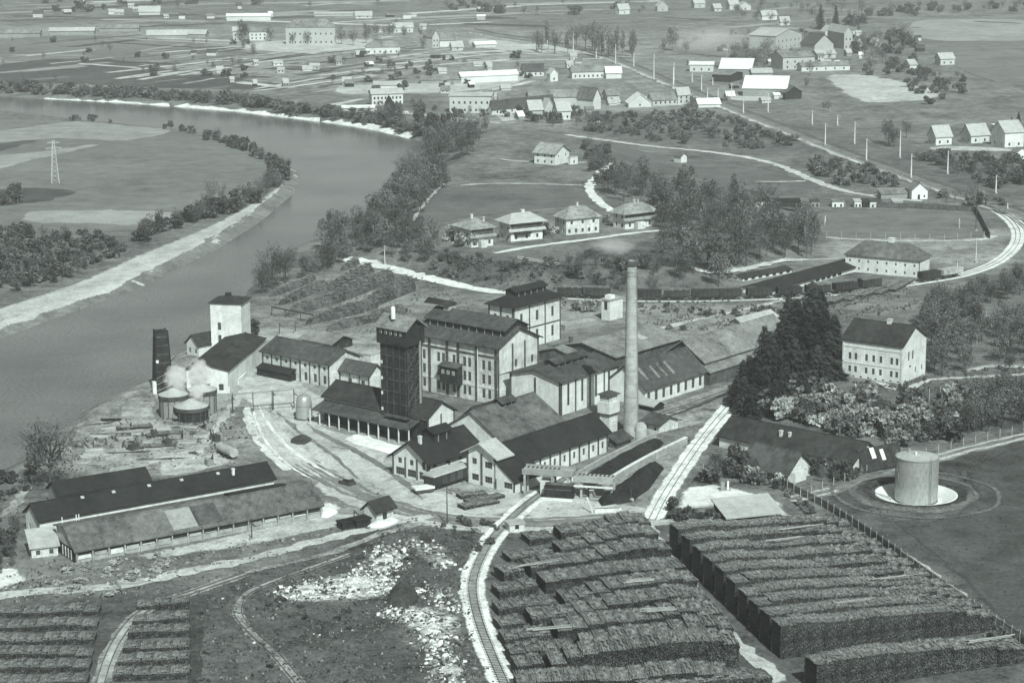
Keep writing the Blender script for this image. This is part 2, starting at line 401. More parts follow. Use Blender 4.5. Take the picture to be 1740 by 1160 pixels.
LAYER = [0]
def lift(): LAYER[0] += 1; return .03 + .0003 * LAYER[0]
def slope_extra(x, y):
    e = 1.0
    hx = np.abs(hgt(x + e, y) - hgt(x - e, y)) + np.abs(hgt(x, y + e) - hgt(x, y - e))
    return np.minimum(.3, hx * .9)
def sheet(name, poly, m, amp=.6, step=None, smooth=4, kind='structure', gap=3.0, soft_=None):
    """a ground cover with a ragged, thinning edge, draped on the land"""
    z = lift()
    P = WW(dens(poly, smooth) if smooth else poly)[:, :2]
    Q = []; ring = []
    n = len(P); D = float(np.hypot(P[:, 0], P[:, 1]).mean()); gap = max(gap, D / 260); sf = soft_ or max(1.6, D / 330)
    area = sum(P[i][0] * P[(i + 1) % n][1] - P[(i + 1) % n][0] * P[i][1] for i in range(n)); sg = 1 if area > 0 else -1
    for i in range(n):
        a, b = P[i], P[(i + 1) % n]; L = np.hypot(*(b - a)); k = min(60, max(1, int(L / gap)))
        for j in range(k):
            p = a + (b - a) * j / k; d = (b - a) / (L + 1e-9); w = NP.normal() * amp * .7
            Q.append((p[0] + d[1] * w, p[1] - d[0] * w)); ring.append((p[0] - sg * d[1] * sf * 1.6, p[1] + sg * d[0] * sf * 1.6))
    n = len(Q); A = np.array(Q); co = [Vector(q) for q in Q]
    R = np.array(ring); k = sdf(R[:, 0], R[:, 1], A) < -sf * 1.1; co += [Vector(q) for q in R[k]]
    if step:
        gx = np.arange(A[:, 0].min(), A[:, 0].max(), step); gy = np.arange(A[:, 1].min(), A[:, 1].max(), step)
        X, Y = np.meshgrid(gx, gy); X = X.ravel(); Y = Y.ravel(); k = sdf(X, Y, A) < -sf * 1.7
        co += [Vector((a, b)) for a, b in zip(X[k], Y[k])]
    r = delaunay_2d_cdt(co, [], [list(range(n))], 1, 1e-4)
    V = np.array([(v.x, v.y) for v in r[0]])
    fade = np.clip(1 + sdf(V[:, 0], V[:, 1], A) / (sf * 1.5), 0, 1)
    h = hgt(V[:, 0], V[:, 1]) + z + slope_extra(V[:, 0], V[:, 1])
    mb = MB(); mb.v = [(float(a), float(b), float(c)) for (a, b), c in zip(V, h)]; mb.f = [tuple(f) for f in r[2]]
    o = mb.obj(name, m); o['kind'] = kind; fade_attr(o, fade); return o
def fade_attr(o, f):
    a = o.data.attributes.new('fade', 'FLOAT', 'POINT'); a.data.foreach_set('value', np.asarray(f, np.float32))
def path_world(pts, step=2.5, smooth=True):
    P = WW(dens(pts, 8, False) if smooth else pts)[:, :2]
    L = np.concatenate([[0], np.cumsum(np.hypot(*(np.diff(P, axis=0).T)))])
    n = max(2, int(L[-1] / step)); t = np.linspace(0, L[-1], n + 1)
    return np.stack([np.interp(t, L, P[:, 0]), np.interp(t, L, P[:, 1])], -1)
def side(P):
    d = np.gradient(P, axis=0); d /= np.hypot(d[:, 0], d[:, 1])[:, None] + 1e-9
    return np.stack([-d[:, 1], d[:, 0]], -1)
def ribbon(name, pts, w, m, amp=.15, off=0.0, step=2.5, kind='structure', zup=0.0, taper=False):
    z = lift() + zup
    P = path_world(pts, step); S = side(P); n = len(P)
    ww = w / 2 * np.ones(n)
    if taper: ww *= np.clip(np.minimum(np.arange(n), np.arange(n)[::-1]) / (n * .25) + .25, 0, 1)
    A = P + S * (off + ww + NP.normal(size=n) * amp)[:, None]; B = P + S * (off - ww + NP.normal(size=n) * amp)[:, None]
    A2 = P + (A - P) * .55 + S * off * .45; B2 = P + (B - P) * .55 + S * off * .45
    V = np.concatenate([A, A2, B2, B]); h = hgt(V[:, 0], V[:, 1]) + z + slope_extra(V[:, 0], V[:, 1])
    mb = MB(); mb.v = [(float(a), float(b), float(c)) for (a, b), c in zip(V, h)]
    for k in (0, n, 2 * n):
        for i in range(n - 1): mb.f.append((k + i, k + n + i, k + n + i + 1, k + i + 1))
    fd = np.zeros(4 * n); fd[:n] = fd[3 * n:] = .85 + .15 * (w < 12); fd[[0, n - 1, n, 2 * n - 1, 2 * n, 3 * n - 1, 3 * n, 4 * n - 1]] = 1
    o = mb.obj(name, m); o['kind'] = kind; fade_attr(o, fd); return o

# far plain: strips of fields and allotments
def strip(name, x0, y0, x1, y1, w, m, amp=.8):   # a long narrow strip, w metres wide
    return ribbon(name, [(x0, y0), ((x0 + x1) / 2, (y0 + y1) / 2), (x1, y1)], w, m, amp, step=8)
sheet('field', [(-60, 205), (0, 203), (140, 206), (290, 224), (330, 228), (410, 250), (462, 278), (470, 300), (440, 330), (370, 350), (290, 385), (200, 392), (-80, 392)], 'field', 1.0, smooth=3)
sheet('field', [(-60, 232), (60, 214), (130, 206), (215, 213), (300, 222), (240, 236), (190, 240), (90, 236), (-60, 250)], 'pale_field', 1.0, smooth=2)
sheet('field', [(-60, 272), (60, 258), (205, 238), (150, 252), (60, 272), (-60, 300)], 'pale_field', 1.0, smooth=2)
sheet('field', [(-60, 250), (30, 240), (90, 232), (20, 252), (-60, 268)], 'dark_field', 1.0, smooth=2)
sheet('field', [(45, 360), (150, 356), (300, 362), (260, 384), (150, 380), (50, 378)], 'pale_field', 1.2, smooth=3)
sheet('field', [(-60, 326), (60, 320), (130, 326), (60, 345), (-60, 350)], 'dark_field', 1.0, smooth=3)
sheet('field', [(700, 372), (752, 318), (830, 314), (990, 317), (1012, 345), (1040, 362), (960, 352), (880, 360), (800, 368), (740, 380)], 'meadow', .5, step=6, smooth=2)
sheet('field', [(990, 240), (1120, 262), (1290, 285), (1345, 300), (1400, 318), (1250, 330), (1110, 318), (1060, 290), (1010, 268)], 'meadow', .8, step=9, smooth=3)
sheet('field', [(1385, 362), (1520, 356), (1655, 364), (1672, 404), (1540, 404), (1400, 402)], 'field', .5, smooth=2)
sheet('field', [(1430, 840), (1520, 890), (1640, 985), (1760, 1090), (1900, 1000), (1800, 760), (1740, 758), (1640, 800), (1660, 850), (1580, 885), (1480, 870)], 'dark_field', .6, smooth=2)
sheet('field', [(1545, 38), (1640, 33), (1780, 36), (1790, 66), (1650, 70), (1560, 66)], 'pale_field', 3, smooth=3, gap=15)
sheet('field', [(1560, 75), (1680, 72), (1780, 80), (1780, 130), (1690, 140), (1600, 100)], 'field', 3, smooth=3, gap=15)
sheet('field', [(0, 68), (180, 60), (400, 82), (430, 96), (230, 104), (0, 102)], 'field', 3, smooth=2, gap=15)
sheet('field', [(0, 108), (180, 100), (300, 120), (520, 150), (330, 152), (100, 142), (-40, 140)], 'dark_field', 3, smooth=2, gap=15)
r_ = random.Random(5)
def plots(n, x0, x1, y0, y1, slopes, lens, w, kinds):
    for i in range(n):
        y = r_.uniform(y0, y1); x = r_.uniform(x0, x1); L = r_.uniform(*lens); sl = r_.choice(slopes) + r_.uniform(-.015, .015)
        if max(y, y + sl * L) > 160 + (x - 300) * .09: continue
        strip('garden_strip', x, y, x + L, y + sl * L, r_.uniform(*w), r_.choice(kinds), .5)
KK = ['light_strip', 'pale_field', 'dark_field', 'pale_field', 'dark_field', 'field', 'light_strip', 'soil']
plots(70, 180, 700, 84, 160, [-.16, -.13, -.12], (40, 150), (2, 7), KK)
plots(26, 380, 860, 84, 150, [.08, .1], (20, 70), (2, 5), KK)
plots(40, -60, 420, 64, 142, [-.1, -.08, .02, .05], (60, 220), (3, 12), KK + ['dark_field', 'soil'])
plots(40, 600, 1050, 84, 122, [-.12, -.08, .04], (40, 130), (2, 6), KK)
plots(34, -40, 1000, 2, 44, [-.06, -.03, .02], (80, 260), (8, 22), KK + ['field', 'dark_field'])
plots(16, 1100, 1700, 4, 60, [-.1, .05, .02], (50, 150), (6, 14), ['pale_field', 'dark_field', 'field'])
for i in range(22):
    x = r_.uniform(1060, 1560); y = r_.uniform(70, 175); strip('garden_strip', x, y, x + r_.uniform(20, 70), y + r_.uniform(-4, 12), r_.uniform(2, 6), r_.choice(KK), .5)
for a in [(40, 96, 160, 84, 7), (130, 108, 240, 116, 5), (270, 128, 330, 120, 8), (400, 140, 500, 150, 8), (480, 150, 640, 128, 6), (640, 112, 860, 90, 6), (600, 122, 880, 100, 7),
          (820, 105, 1030, 100, 6), (700, 95, 900, 84, 8), (250, 92, 420, 78, 6), (560, 180, 620, 168, 6), (680, 154, 880, 122, 7), (800, 160, 910, 137, 6), (840, 88, 960, 95, 5), (850, 152, 905, 138, 5)]:
    strip('farm_track', *a, 'light_strip', .8)
for a in [(0, 36, 240, 30, 16), (300, 8, 700, 2, 20), (600, 40, 820, 30, 14), (900, 20, 1060, 16, 12), (820, 8, 1100, 2, 16), (200, 48, 380, 40, 14), (0, 10, 200, 6, 14), (690, 32, 900, 22, 22)]:
    strip('field', *a, 'pale_field' if a[1] % 3 else 'dark_field', 3)
sheet('yard', [(420, 74), (560, 66), (660, 72), (600, 86), (500, 90), (420, 84)], 'pale_dirt', 2, smooth=3, gap=12)
sheet('yard', [(800, 66), (900, 74), (1010, 82), (960, 92), (850, 86), (800, 78)], 'pale_dirt', 1.5, smooth=3, gap=10)
sheet('yard', [(575, 146), (720, 142), (830, 138), (880, 128), (905, 132), (840, 150), (750, 158), (650, 160), (580, 160)], 'pale_dirt', 1.5, smooth=3, gap=8)
sheet('yard', [(835, 178), (870, 190), (880, 210), (858, 212), (838, 196), (820, 190)], 'pale_dirt', 1, smooth=3, gap=8)
sheet('yard', [(1402, 128), (1460, 126), (1530, 138), (1602, 158), (1560, 172), (1470, 174), (1440, 160)], 'pale_dirt', 2.5, smooth=3, gap=6)
sheet('yard', [(1250, 160), (1320, 166), (1290, 172), (1240, 170)], 'pale_dirt', 1, smooth=3, gap=6)

# beach on the inner bend
sheet('gravel_beach', [(484, 286), (500, 284), (508, 300), (498, 328), (442, 376), (372, 421), (300, 457), (240, 487), (150, 521), (0, 575), (-250, 668), (-250, 612), (0, 524), (70, 502), (150, 473),
                       (225, 438), (320, 400), (380, 372), (440, 339), (478, 312)], 'gravel', .5, step=3.0, smooth=2)
ribbon('gravel_bank', [(-300, 148), (0, 161.5), (100, 165.5), (200, 170.5), (300, 177.5), (400, 185.5), (500, 197.5), (580, 206.5), (640, 216), (700, 229)], 11, 'white_road', 1.2, step=4)
ribbon('gravel_bank', [(330, 572), (300, 598), (258, 634), (165, 683), (118, 715)], 3, 'gravel', .5)

# factory ground
sheet('yard', [(425, 690), (470, 672), (545, 700), (560, 730), (650, 752), (668, 800), (730, 830), (800, 838), (880, 838), (880, 880), (700, 872), (600, 850), (500, 790), (440, 740)], 'pale_dirt', .7, smooth=3)
sheet('yard', [(400, 660), (440, 600), (520, 655), (560, 690), (520, 715), (430, 690)], 'pale_dirt', .7, smooth=3)
sheet('yard', [(120, 740), (175, 700), (262, 660), (270, 712), (360, 720), (350, 780), (260, 800), (150, 790)], 'dirt', 1.0, smooth=3)
sheet('yard', [(262, 800), (300, 770), (345, 770), (400, 785), (300, 808)], 'pale_dirt', .6, smooth=3)
sheet('yard', [(893, 840), (960, 826), (1000, 850), (1100, 862), (1110, 880), (900, 884)], 'pale_dirt', .5, smooth=2)
sheet('yard', [(1160, 838), (1180, 826), (1230, 826), (1300, 846), (1332, 860), (1310, 880), (1220, 884), (1150, 874)], 'white_road', .5, smooth=3)
sheet('yard', [(1100, 700), (1190, 668), (1290, 640), (1290, 680), (1225, 712), (1150, 730), (1100, 740)], 'dirt', .5, smooth=2)
sheet('sand_patch', [(575, 733), (600, 739), (655, 752), (690, 760), (690, 772), (640, 765), (590, 752)], 'white_road', .4, smooth=3)
sheet('yard', [(130, 962), (230, 944), (400, 908), (560, 872), (640, 880), (560, 898), (400, 932), (220, 956), (130, 974)], 'pale_dirt', .6, smooth=2)
sheet('sand_patch', [(538, 862), (552, 850), (572, 856), (580, 870), (550, 882), (538, 876)], 'white_road', .5, smooth=3)
sheet('yard', [(-60, 975), (20, 965), (45, 980), (10, 1002), (-60, 1005)], 'white_road', .6, smooth=3)
# roads and tyre lines
ribbon('road', [(560, 815), (620, 846), (700, 874), (780, 887), (880, 891), (1000, 887), (1110, 880), (1240, 870), (1330, 864)], 11.0, 'pale_dirt', .6)
ribbon('road', [(455, 745), (500, 775), (560, 812), (620, 842), (700, 870), (780, 884), (880, 888), (1000, 884), (1110, 876), (1240, 866), (1330, 862)], 6.0, 'gray_road', .3)
ribbon('road', [(1335, 850), (1400, 836), (1470, 812), (1520, 795), (1600, 775), (1680, 755), (1800, 728)], 6.0, 'gray_road', .4)
for o_ in (-1.3, 1.3): ribbon('wheel_track', [(1335, 850), (1400, 836), (1470, 812), (1520, 795), (1600, 775), (1680, 755), (1800, 728)], 1.2, 'pale_dirt', .25, off=o_)
for o_ in (-1.6, 1.4): ribbon('wheel_track', [(455, 745), (500, 775), (560, 812), (620, 842), (700, 870), (780, 884), (880, 888), (1000, 884), (1110, 876)], .8, 'dirt', .2, off=o_)
ribbon('road', [(420, 690), (425, 720), (445, 755), (490, 800)], 2.4, 'white_road', .3)
sheet('yard', [(424, 690), (448, 690), (500, 735), (545, 780), (560, 810), (505, 800), (460, 770), (432, 730)], 'pale_dirt', .5, smooth=3, soft_=3)
for k, (a_, w_) in enumerate(((0, .9), (6, .7), (12, 1.2), (18, .6), (25, 1.2), (32, .7), (38, .9))):
    ribbon('wheel_track', [(428 + a_ * .5, 686 + k), (436 + a_ * .8, 715 + k), (449 + a_ * 1.15, 745 + k * .5), (470 + a_ * 1.4, 772), (498 + a_ * 1.55, 796 - a_ * .15), (535 + a_ * 1.5, 818 - a_ * .2)], w_, 'white_road' if k in (0, 4) else 'light_strip', .14, taper=True)
ribbon('road', [(330, 790), (345, 755), (370, 725), (395, 690), (415, 660)], 2.2, 'pale_dirt', .3)
ribbon('road', [(-60, 1022), (60, 1006), (160, 1000), (260, 985), (380, 958), (480, 936), (600, 905), (690, 885), (740, 876)], 3.8, 'pale_dirt', .5)
ribbon('road', [(330, 1010), (390, 980), (470, 962), (560, 940), (640, 910), (720, 888)], 2.2, 'dirt', .4)
ribbon('road', [(585, 441), (640, 452), (700, 468), (760, 482), (820, 494), (870, 499)], 4.5, 'white_road', .5)
ribbon('road', [(840, 431), (900, 420), (1000, 407), (1080, 396), (1150, 390), (1190, 386)], 3.0, 'white_road', .3)
ribbon('road', [(1060, 368), (1030, 352), (1010, 335), (1002, 318), (1015, 300), (1038, 276)], 4.0, 'white_road', .4)
ribbon('road', [(960, 229), (1010, 236), (1100, 248), (1190, 257), (1270, 268), (1325, 282), (1380, 306), (1440, 326), (1510, 337), (1570, 342)], 4.2, 'light_strip', .5)
ribbon('path', [(1282, 309), (1330, 309), (1372, 308)], 2.2, 'light_strip', .3)
ribbon('path', [(780, 316), (850, 312), (990, 315)], 2.0, 'light_strip', .3)
ribbon('path', [(845, 270), (880, 274), (960, 277), (1000, 276)], 2.2, 'light_strip', .3)
ribbon('path', [(700, 378), (728, 340), (757, 312)], 1.6, 'light_strip', .3)
ribbon('path', [(1420, 600), (1520, 662), (1580, 646), (1680, 640), (1760, 634)], 2.4, 'pale_dirt', .4)
ribbon('path', [(1640, 632), (1690, 622), (1760, 626)], 3.0, 'pale_dirt', .5)
ribbon('path', [(1530, 935), (1590, 980), (1660, 1035), (1740, 1085)], 2.0, 'pale_dirt', .5)
ribbon('path', [(10, 880), (30, 850), (55, 815), (65, 795)], 2.4, 'dirt', .4)
ribbon('path', [(1400, 404), (1520, 410), (1660, 408), (1690, 400)], 3.5, 'pale_dirt', .4)
ribbon('path', [(1150, 470), (1250, 462), (1330, 445), (1430, 440)], 2.6, 'pale_dirt', .4)
ribbon('path', [(570, 178), (640, 186), (720, 196), (800, 204), (850, 210)], 3.0, 'light_strip', .6)
ribbon('path', [(1060, 182), (1100, 182), (1160, 178)], 3.0, 'light_strip', .5)
ribbon('road', [(1110, 560), (1180, 545), (1290, 520), (1340, 508)], 2.4, 'pale_dirt', .5)
ribbon('road', [(1000, 552), (960, 548), (900, 560)], 2.4, 'pale_dirt', .4)

def track(label, pts, bed, bed_m, mid=True, rails=True, gauge=1.3, sleepers=False, bedw=None):
    ribbon('track_bed', pts, bed, bed_m, .12, step=2.0)
    if mid: ribbon('track_bed', pts, gauge * .95, 'track_mid', .08, step=2.0)
    if not rails: return
    P = path_world(pts, 2.0); S = side(P); z = lift() + .04
    h = hgt(P[:, 0], P[:, 1]) + z
    t = thing('railway_track', label, 'track', (float(P[0][0]), float(P[0][1]), float(h[0])))
    L0 = Vector(t.location)
    for k in (-1, 1):
        mb = MB(); Q = P + S * (k * gauge / 2)
        for i in range(len(P) - 1):
            a, b = Q[i], Q[i + 1]; s0, s1 = S[i] * .05, S[i + 1] * .05
            A = [(a[0] - s0[0], a[1] - s0[1]), (a[0] + s0[0], a[1] + s0[1])]; B = [(b[0] - s1[0], b[1] - s1[1]), (b[0] + s1[0], b[1] + s1[1])]
            pts8 = [(*A[0], h[i]), (*B[0], h[i + 1]), (*B[1], h[i + 1]), (*A[1], h[i])]
            mb.hexa([Vector(p) - L0 for p in pts8][::-1] + [Vector((p[0], p[1], p[2] + .16)) - L0 for p in pts8][::-1])
        mb.obj('rail', 'rail', t)
    if sleepers:
        mb = MB(); P2 = path_world(pts, .75); S2 = side(P2); hh = hgt(P2[:, 0], P2[:, 1]) + z - .03
        for p, s, zz in zip(P2, S2, hh):
            d = np.array([s[1], -s[0]]) * .11; e = s * (gauge / 2 + .4)
            q = [p - d - e, p + d - e, p + d + e, p - d + e]
            mb.hexa([Vector((*k, zz)) - L0 for k in q] + [Vector((*k, zz + .05)) - L0 for k in q])
        o = mb.obj('sleeper', 'sleeper', t); o['kind'] = 'stuff'
    return t
track('narrow track on white ballast curving down between rubble and log yard', [(985, 800), (950, 820), (905, 850), (868, 882), (835, 918), (812, 960), (803, 1000), (812, 1050), (832, 1105), (860, 1170), (890, 1240)], 4.8, 'ballast', sleepers=True)
track('straight track on bright white ballast beside the dark coal heaps', [(1108, 884), (1128, 845), (1160, 795), (1195, 745), (1228, 705), (1262, 668), (1300, 640)], 4.6, 'ballast', mid=False)
track('long siding curving behind the factory under the row of wagons', [(870, 500), (960, 506), (1060, 510), (1150, 511), (1262, 509), (1368, 504), (1458, 496), (1561, 481), (1635, 468), (1690, 448), (1722, 422), (1730, 398), (1718, 376), (1690, 356)], 5.0, 'white_road', gauge=1.45, mid=False)
track('curved track in the pale loop at the right edge', [(1760, 410), (1745, 392), (1722, 372), (1695, 358), (1660, 344)], 3.5, 'ballast', gauge=1.45)
MAIN = [(800, 52), (850, 62), (920, 72), (1000, 88), (1060, 108), (1130, 138), (1230, 180), (1320, 216), (1420, 256), (1540, 300), (1650, 338), (1790, 384)]
ribbon('railway_embankment', MAIN, 12, 'gray_road', .8, step=5)
ribbon('railway_embankment', [(x - 3, y + 3 + .006 * y) for x, y in MAIN], 2.0, 'light_strip', .9, step=5)
track('main line near track running diagonally past the white masts', [(x, y + 1.5 + .004 * y) for x, y in MAIN], 3.0, 'light_strip', gauge=1.45)
track('main line far track running diagonally beside the station sheds', [(x + 6, y - 2 - .012 * y) for x, y in MAIN], 2.6, 'gray_road', gauge=1.45, mid=False)
track('field track bending through the stubble at the lower left', [(165, 1180), (188, 1110), (222, 1058), (262, 1030), (330, 1006), (420, 975)], 3.2, 'dirt')
track('thin single track looping through dark grass near the rubble', [(520, 1175), (470, 1115), (428, 1075), (405, 1045), (410, 1018), (440, 998), (520, 968), (600, 940)], 2.0, 'dirt', mid=False)
ribbon('path', [(330, 1180), (332, 1090), (340, 1030), (352, 1010)], 2.5, 'soil', .3)
track('factory siding on the right between low heaps and sheds', [(1060, 728), (1120, 706), (1180, 686), (1240, 664)], 2.6, 'dirt', mid=False)
ribbon('road', [(1100, 720), (1160, 700), (1230, 672), (1260, 662)], 1.4, 'soil', .2)
# rail crossing at the road, then the lane between the two log yards
ribbon('path', [(1104, 884), (1108, 905), (1130, 940), (1165, 985), (1215, 1050), (1260, 1100), (1330, 1160)], 2.6, 'pale_dirt', .4)
# broken ground in front
sheet('rubble_field', [(480, 1010), (520, 990), (600, 968), (640, 930), (665, 925), (668, 960), (655, 985), (660, 1012), (560, 1024), (490, 1020)], 'rubble', .8, smooth=3, gap=1.2, soft_=4)
sheet('rubble_field', [(672, 1060), (690, 1030), (740, 1030), (780, 1050), (800, 1110), (830, 1180), (730, 1180), (735, 1120), (690, 1090)], 'rubble', .8, smooth=3, gap=1.2, soft_=4)
sheet('rubble_field', [(690, 920), (720, 905), (760, 930), (772, 960), (740, 972), (720, 950)], 'dirt', .5, smooth=3, gap=1.2)
for q_ in ([(90, 985), (150, 972), (190, 985), (150, 1000), (100, 1002)], [(200, 985), (250, 975), (275, 990), (230, 1005)], [(330, 940), (400, 925), (430, 935), (360, 955)], [(40, 1010), (110, 1005), (130, 1022), (60, 1032)], [(440, 1110), (500, 1098), (540, 1112), (480, 1126)], [(360, 1098), (400, 1090), (410, 1104), (370, 1112)], [(470, 1060), (520, 1052), (560, 1070), (500, 1080)], [(600, 1110), (660, 1095), (690, 1120), (640, 1135)]):
    sheet('bare_patch', q_, 'field', .8, smooth=3, soft_=4)
for q_ in ([(700, 905), (780, 890), (820, 905), (790, 960), (740, 940)], [(500, 1030), (640, 1035), (690, 1060), (620, 1090), (520, 1075)], [(340, 1040), (400, 1020), (420, 1080), (400, 1150), (340, 1160)], [(560, 1120), (640, 1140), (600, 1175), (540, 1160)], [(240, 955), (330, 945), (360, 958), (260, 975)]):
    sheet('rough_grass', q_, 'dark_field', 1.0, smooth=3, soft_=7)

for r_a, w_a, m_a in ((9.6, 2.0, 'soil'), (12.5, 2.6, 'field'), (16.5, 1.2, 'field')):
    z = lift(); t_ = np.linspace(0, 2 * math.pi, 97); mb = MB(); fd = []
    for k_ in (-.5, -.2, .2, .5):
        for a_ in t_:
            rr_ = r_a + w_a * k_ + .25 * math.sin(a_ * 7 + k_); x_, y_ = TX + rr_ * math.cos(a_), TY + rr_ * math.sin(a_); mb.v.append((x_, y_, float(hgt1(x_, y_)) + z + .05)); fd.append(1.0 if abs(k_) > .3 else .75)
    for k_ in range(3):
        for i_ in range(96): n0 = k_ * 97 + i_; mb.f.append((n0, n0 + 1, n0 + 98, n0 + 97))
    o = mb.obj('path', m_a); o['kind'] = 'structure'; fade_attr(o, fd)
sheet('yard', [(1380, 845), (1440, 826), (1500, 812), (1500, 830), (1470, 850), (1410, 860)], 'field', .6, smooth=3, soft_=4)
sheet('yard', [(1585, 250), (1650, 249), (1720, 254), (1722, 258), (1640, 257), (1580, 255)], 'pale_dirt', .6, smooth=3, gap=4)

for a in [(150, 738, 330, 734, 1.6), (190, 752, 310, 747, 1.4), (170, 770, 260, 766, 1.2), (262, 727, 360, 722, 1.3), (300, 760, 350, 775, 1.3), (140, 724, 200, 716, 1.0), (230, 781, 330, 778, 1.1), (196, 742, 236, 740, 2.2)]:
    ribbon('path', [(a[0], a[1]), ((a[0] + a[2]) / 2, (a[1] + a[3]) / 2 + 1), (a[2], a[3])], a[4], 'soil', .4, taper=True)
sheet('yard', [(402, 690), (424, 690), (436, 740), (470, 786), (430, 784), (400, 770), (392, 730)], 'gray_road', .6, smooth=3, soft_=3)
ribbon('path', [(520, 720), (560, 745), (620, 775), (680, 815), (720, 850)], 1.8, 'gray_road', .2, taper=True)
ribbon('path', [(470, 700), (510, 735), (560, 770), (610, 815)], 1.2, 'gray_road', .2, taper=True)
ribbon('path', [(560, 760), (600, 765), (650, 790)], .9, 'gray_road', .2, taper=True)

ribbon('wet_gravel', [(500, 292), (503, 304), (492, 328), (438, 372), (368, 417), (298, 451), (238, 481), (148, 513), (0, 566), (-200, 640)], 8, 'gray_road', .5, step=5)
sheet('gravel_bank', [(440, 345), (400, 372), (330, 408), (250, 440), (190, 466), (240, 452), (320, 418), (400, 380)], 'pale_dirt', .5, smooth=3, soft_=3)
sheet('gravel_bank', [(170, 474), (100, 500), (30, 522), (-60, 552), (-60, 568), (40, 534), (120, 506)], 'pale_dirt', .5, smooth=3, soft_=3)

# ------------------------------------------------------------------ buildings
WIN = {}
def window_meshes(w, h, frame, panes, simple):
    k = (round(w, 2), round(h, 2), frame, panes, simple)
    if k in WIN: return WIN[k]
    # lies in the x-z plane, looks towards -y, origin bottom left
    if simple: r = (MB().box(0, w, 0, .05, 0, h).mesh('window', 'glass'), None)
    else:
        f = MB(); t = min(.12, w * .12)
        f.box(0, t, 0, .08, 0, h).box(w - t, w, 0, .08, 0, h).box(t, w - t, 0, .08, 0, t).box(t, w - t, 0, .08, h - t, h)
        nx, nz = panes
        for i in range(1, nx): f.box(w * i / nx - .03, w * i / nx + .03, .01, .07, t, h - t)
        for i in range(1, nz): f.box(t, w - t, .015, .065, h * i / nz - .03, h * i / nz + .03)
        r = (f.mesh('window', frame), MB().box(t * .9, w - t * .9, .045, .06, t * .9, h - t * .9).mesh('pane', 'glass'))
    WIN[k] = r; return r
def solve_len(P, d, xt):
    """metres along d from P until the picture column xt"""
    lo, hi = 0.0, 400.0
    f = lambda t: float(proj(P[0] + d[0] * t, P[1] + d[1] * t, P[2])[0])
    sg = 1 if xt > f(0) else -1
    for _ in range(50):
        m = (lo + hi) / 2
        if (f(m) - xt) * sg < 0: lo = m
        else: hi = m
    return lo
def wall_face(mb, O, u, n, L, Hh, holes, depth):
    """wall with real openings: O origin, u along, n inward; holes (u0,z0,w,h)"""
    O = Vector(O); u = Vector(u); n = Vector(n); up = Vector((0, 0, 1))
    us = sorted({0, L} | {a for h in holes for a in (h[0], h[0] + h[2])}); zs = sorted({0, Hh} | {a for h in holes for a in (h[1], h[1] + h[3])})
    for i in range(len(us) - 1):
        for j in range(len(zs) - 1):
            cu, cz = (us[i] + us[i + 1]) / 2, (zs[j] + zs[j + 1]) / 2
            if any(h[0] < cu < h[0] + h[2] and h[1] < cz < h[1] + h[3] for h in holes): continue
            mb.poly([O + u * a + up * b for a, b in ((us[i], zs[j]), (us[i + 1], zs[j]), (us[i + 1], zs[j + 1]), (us[i], zs[j + 1]))])
    for (a, z, w, h) in holes:
        c = [O + u * a + up * z, O + u * (a + w) + up * z, O + u * (a + w) + up * (z + h), O + u * a + up * (z + h)]
        for k in range(4): mb.poly([c[k], c[(k + 1) % 4], c[(k + 1) % 4] + n * depth, c[k] + n * depth])
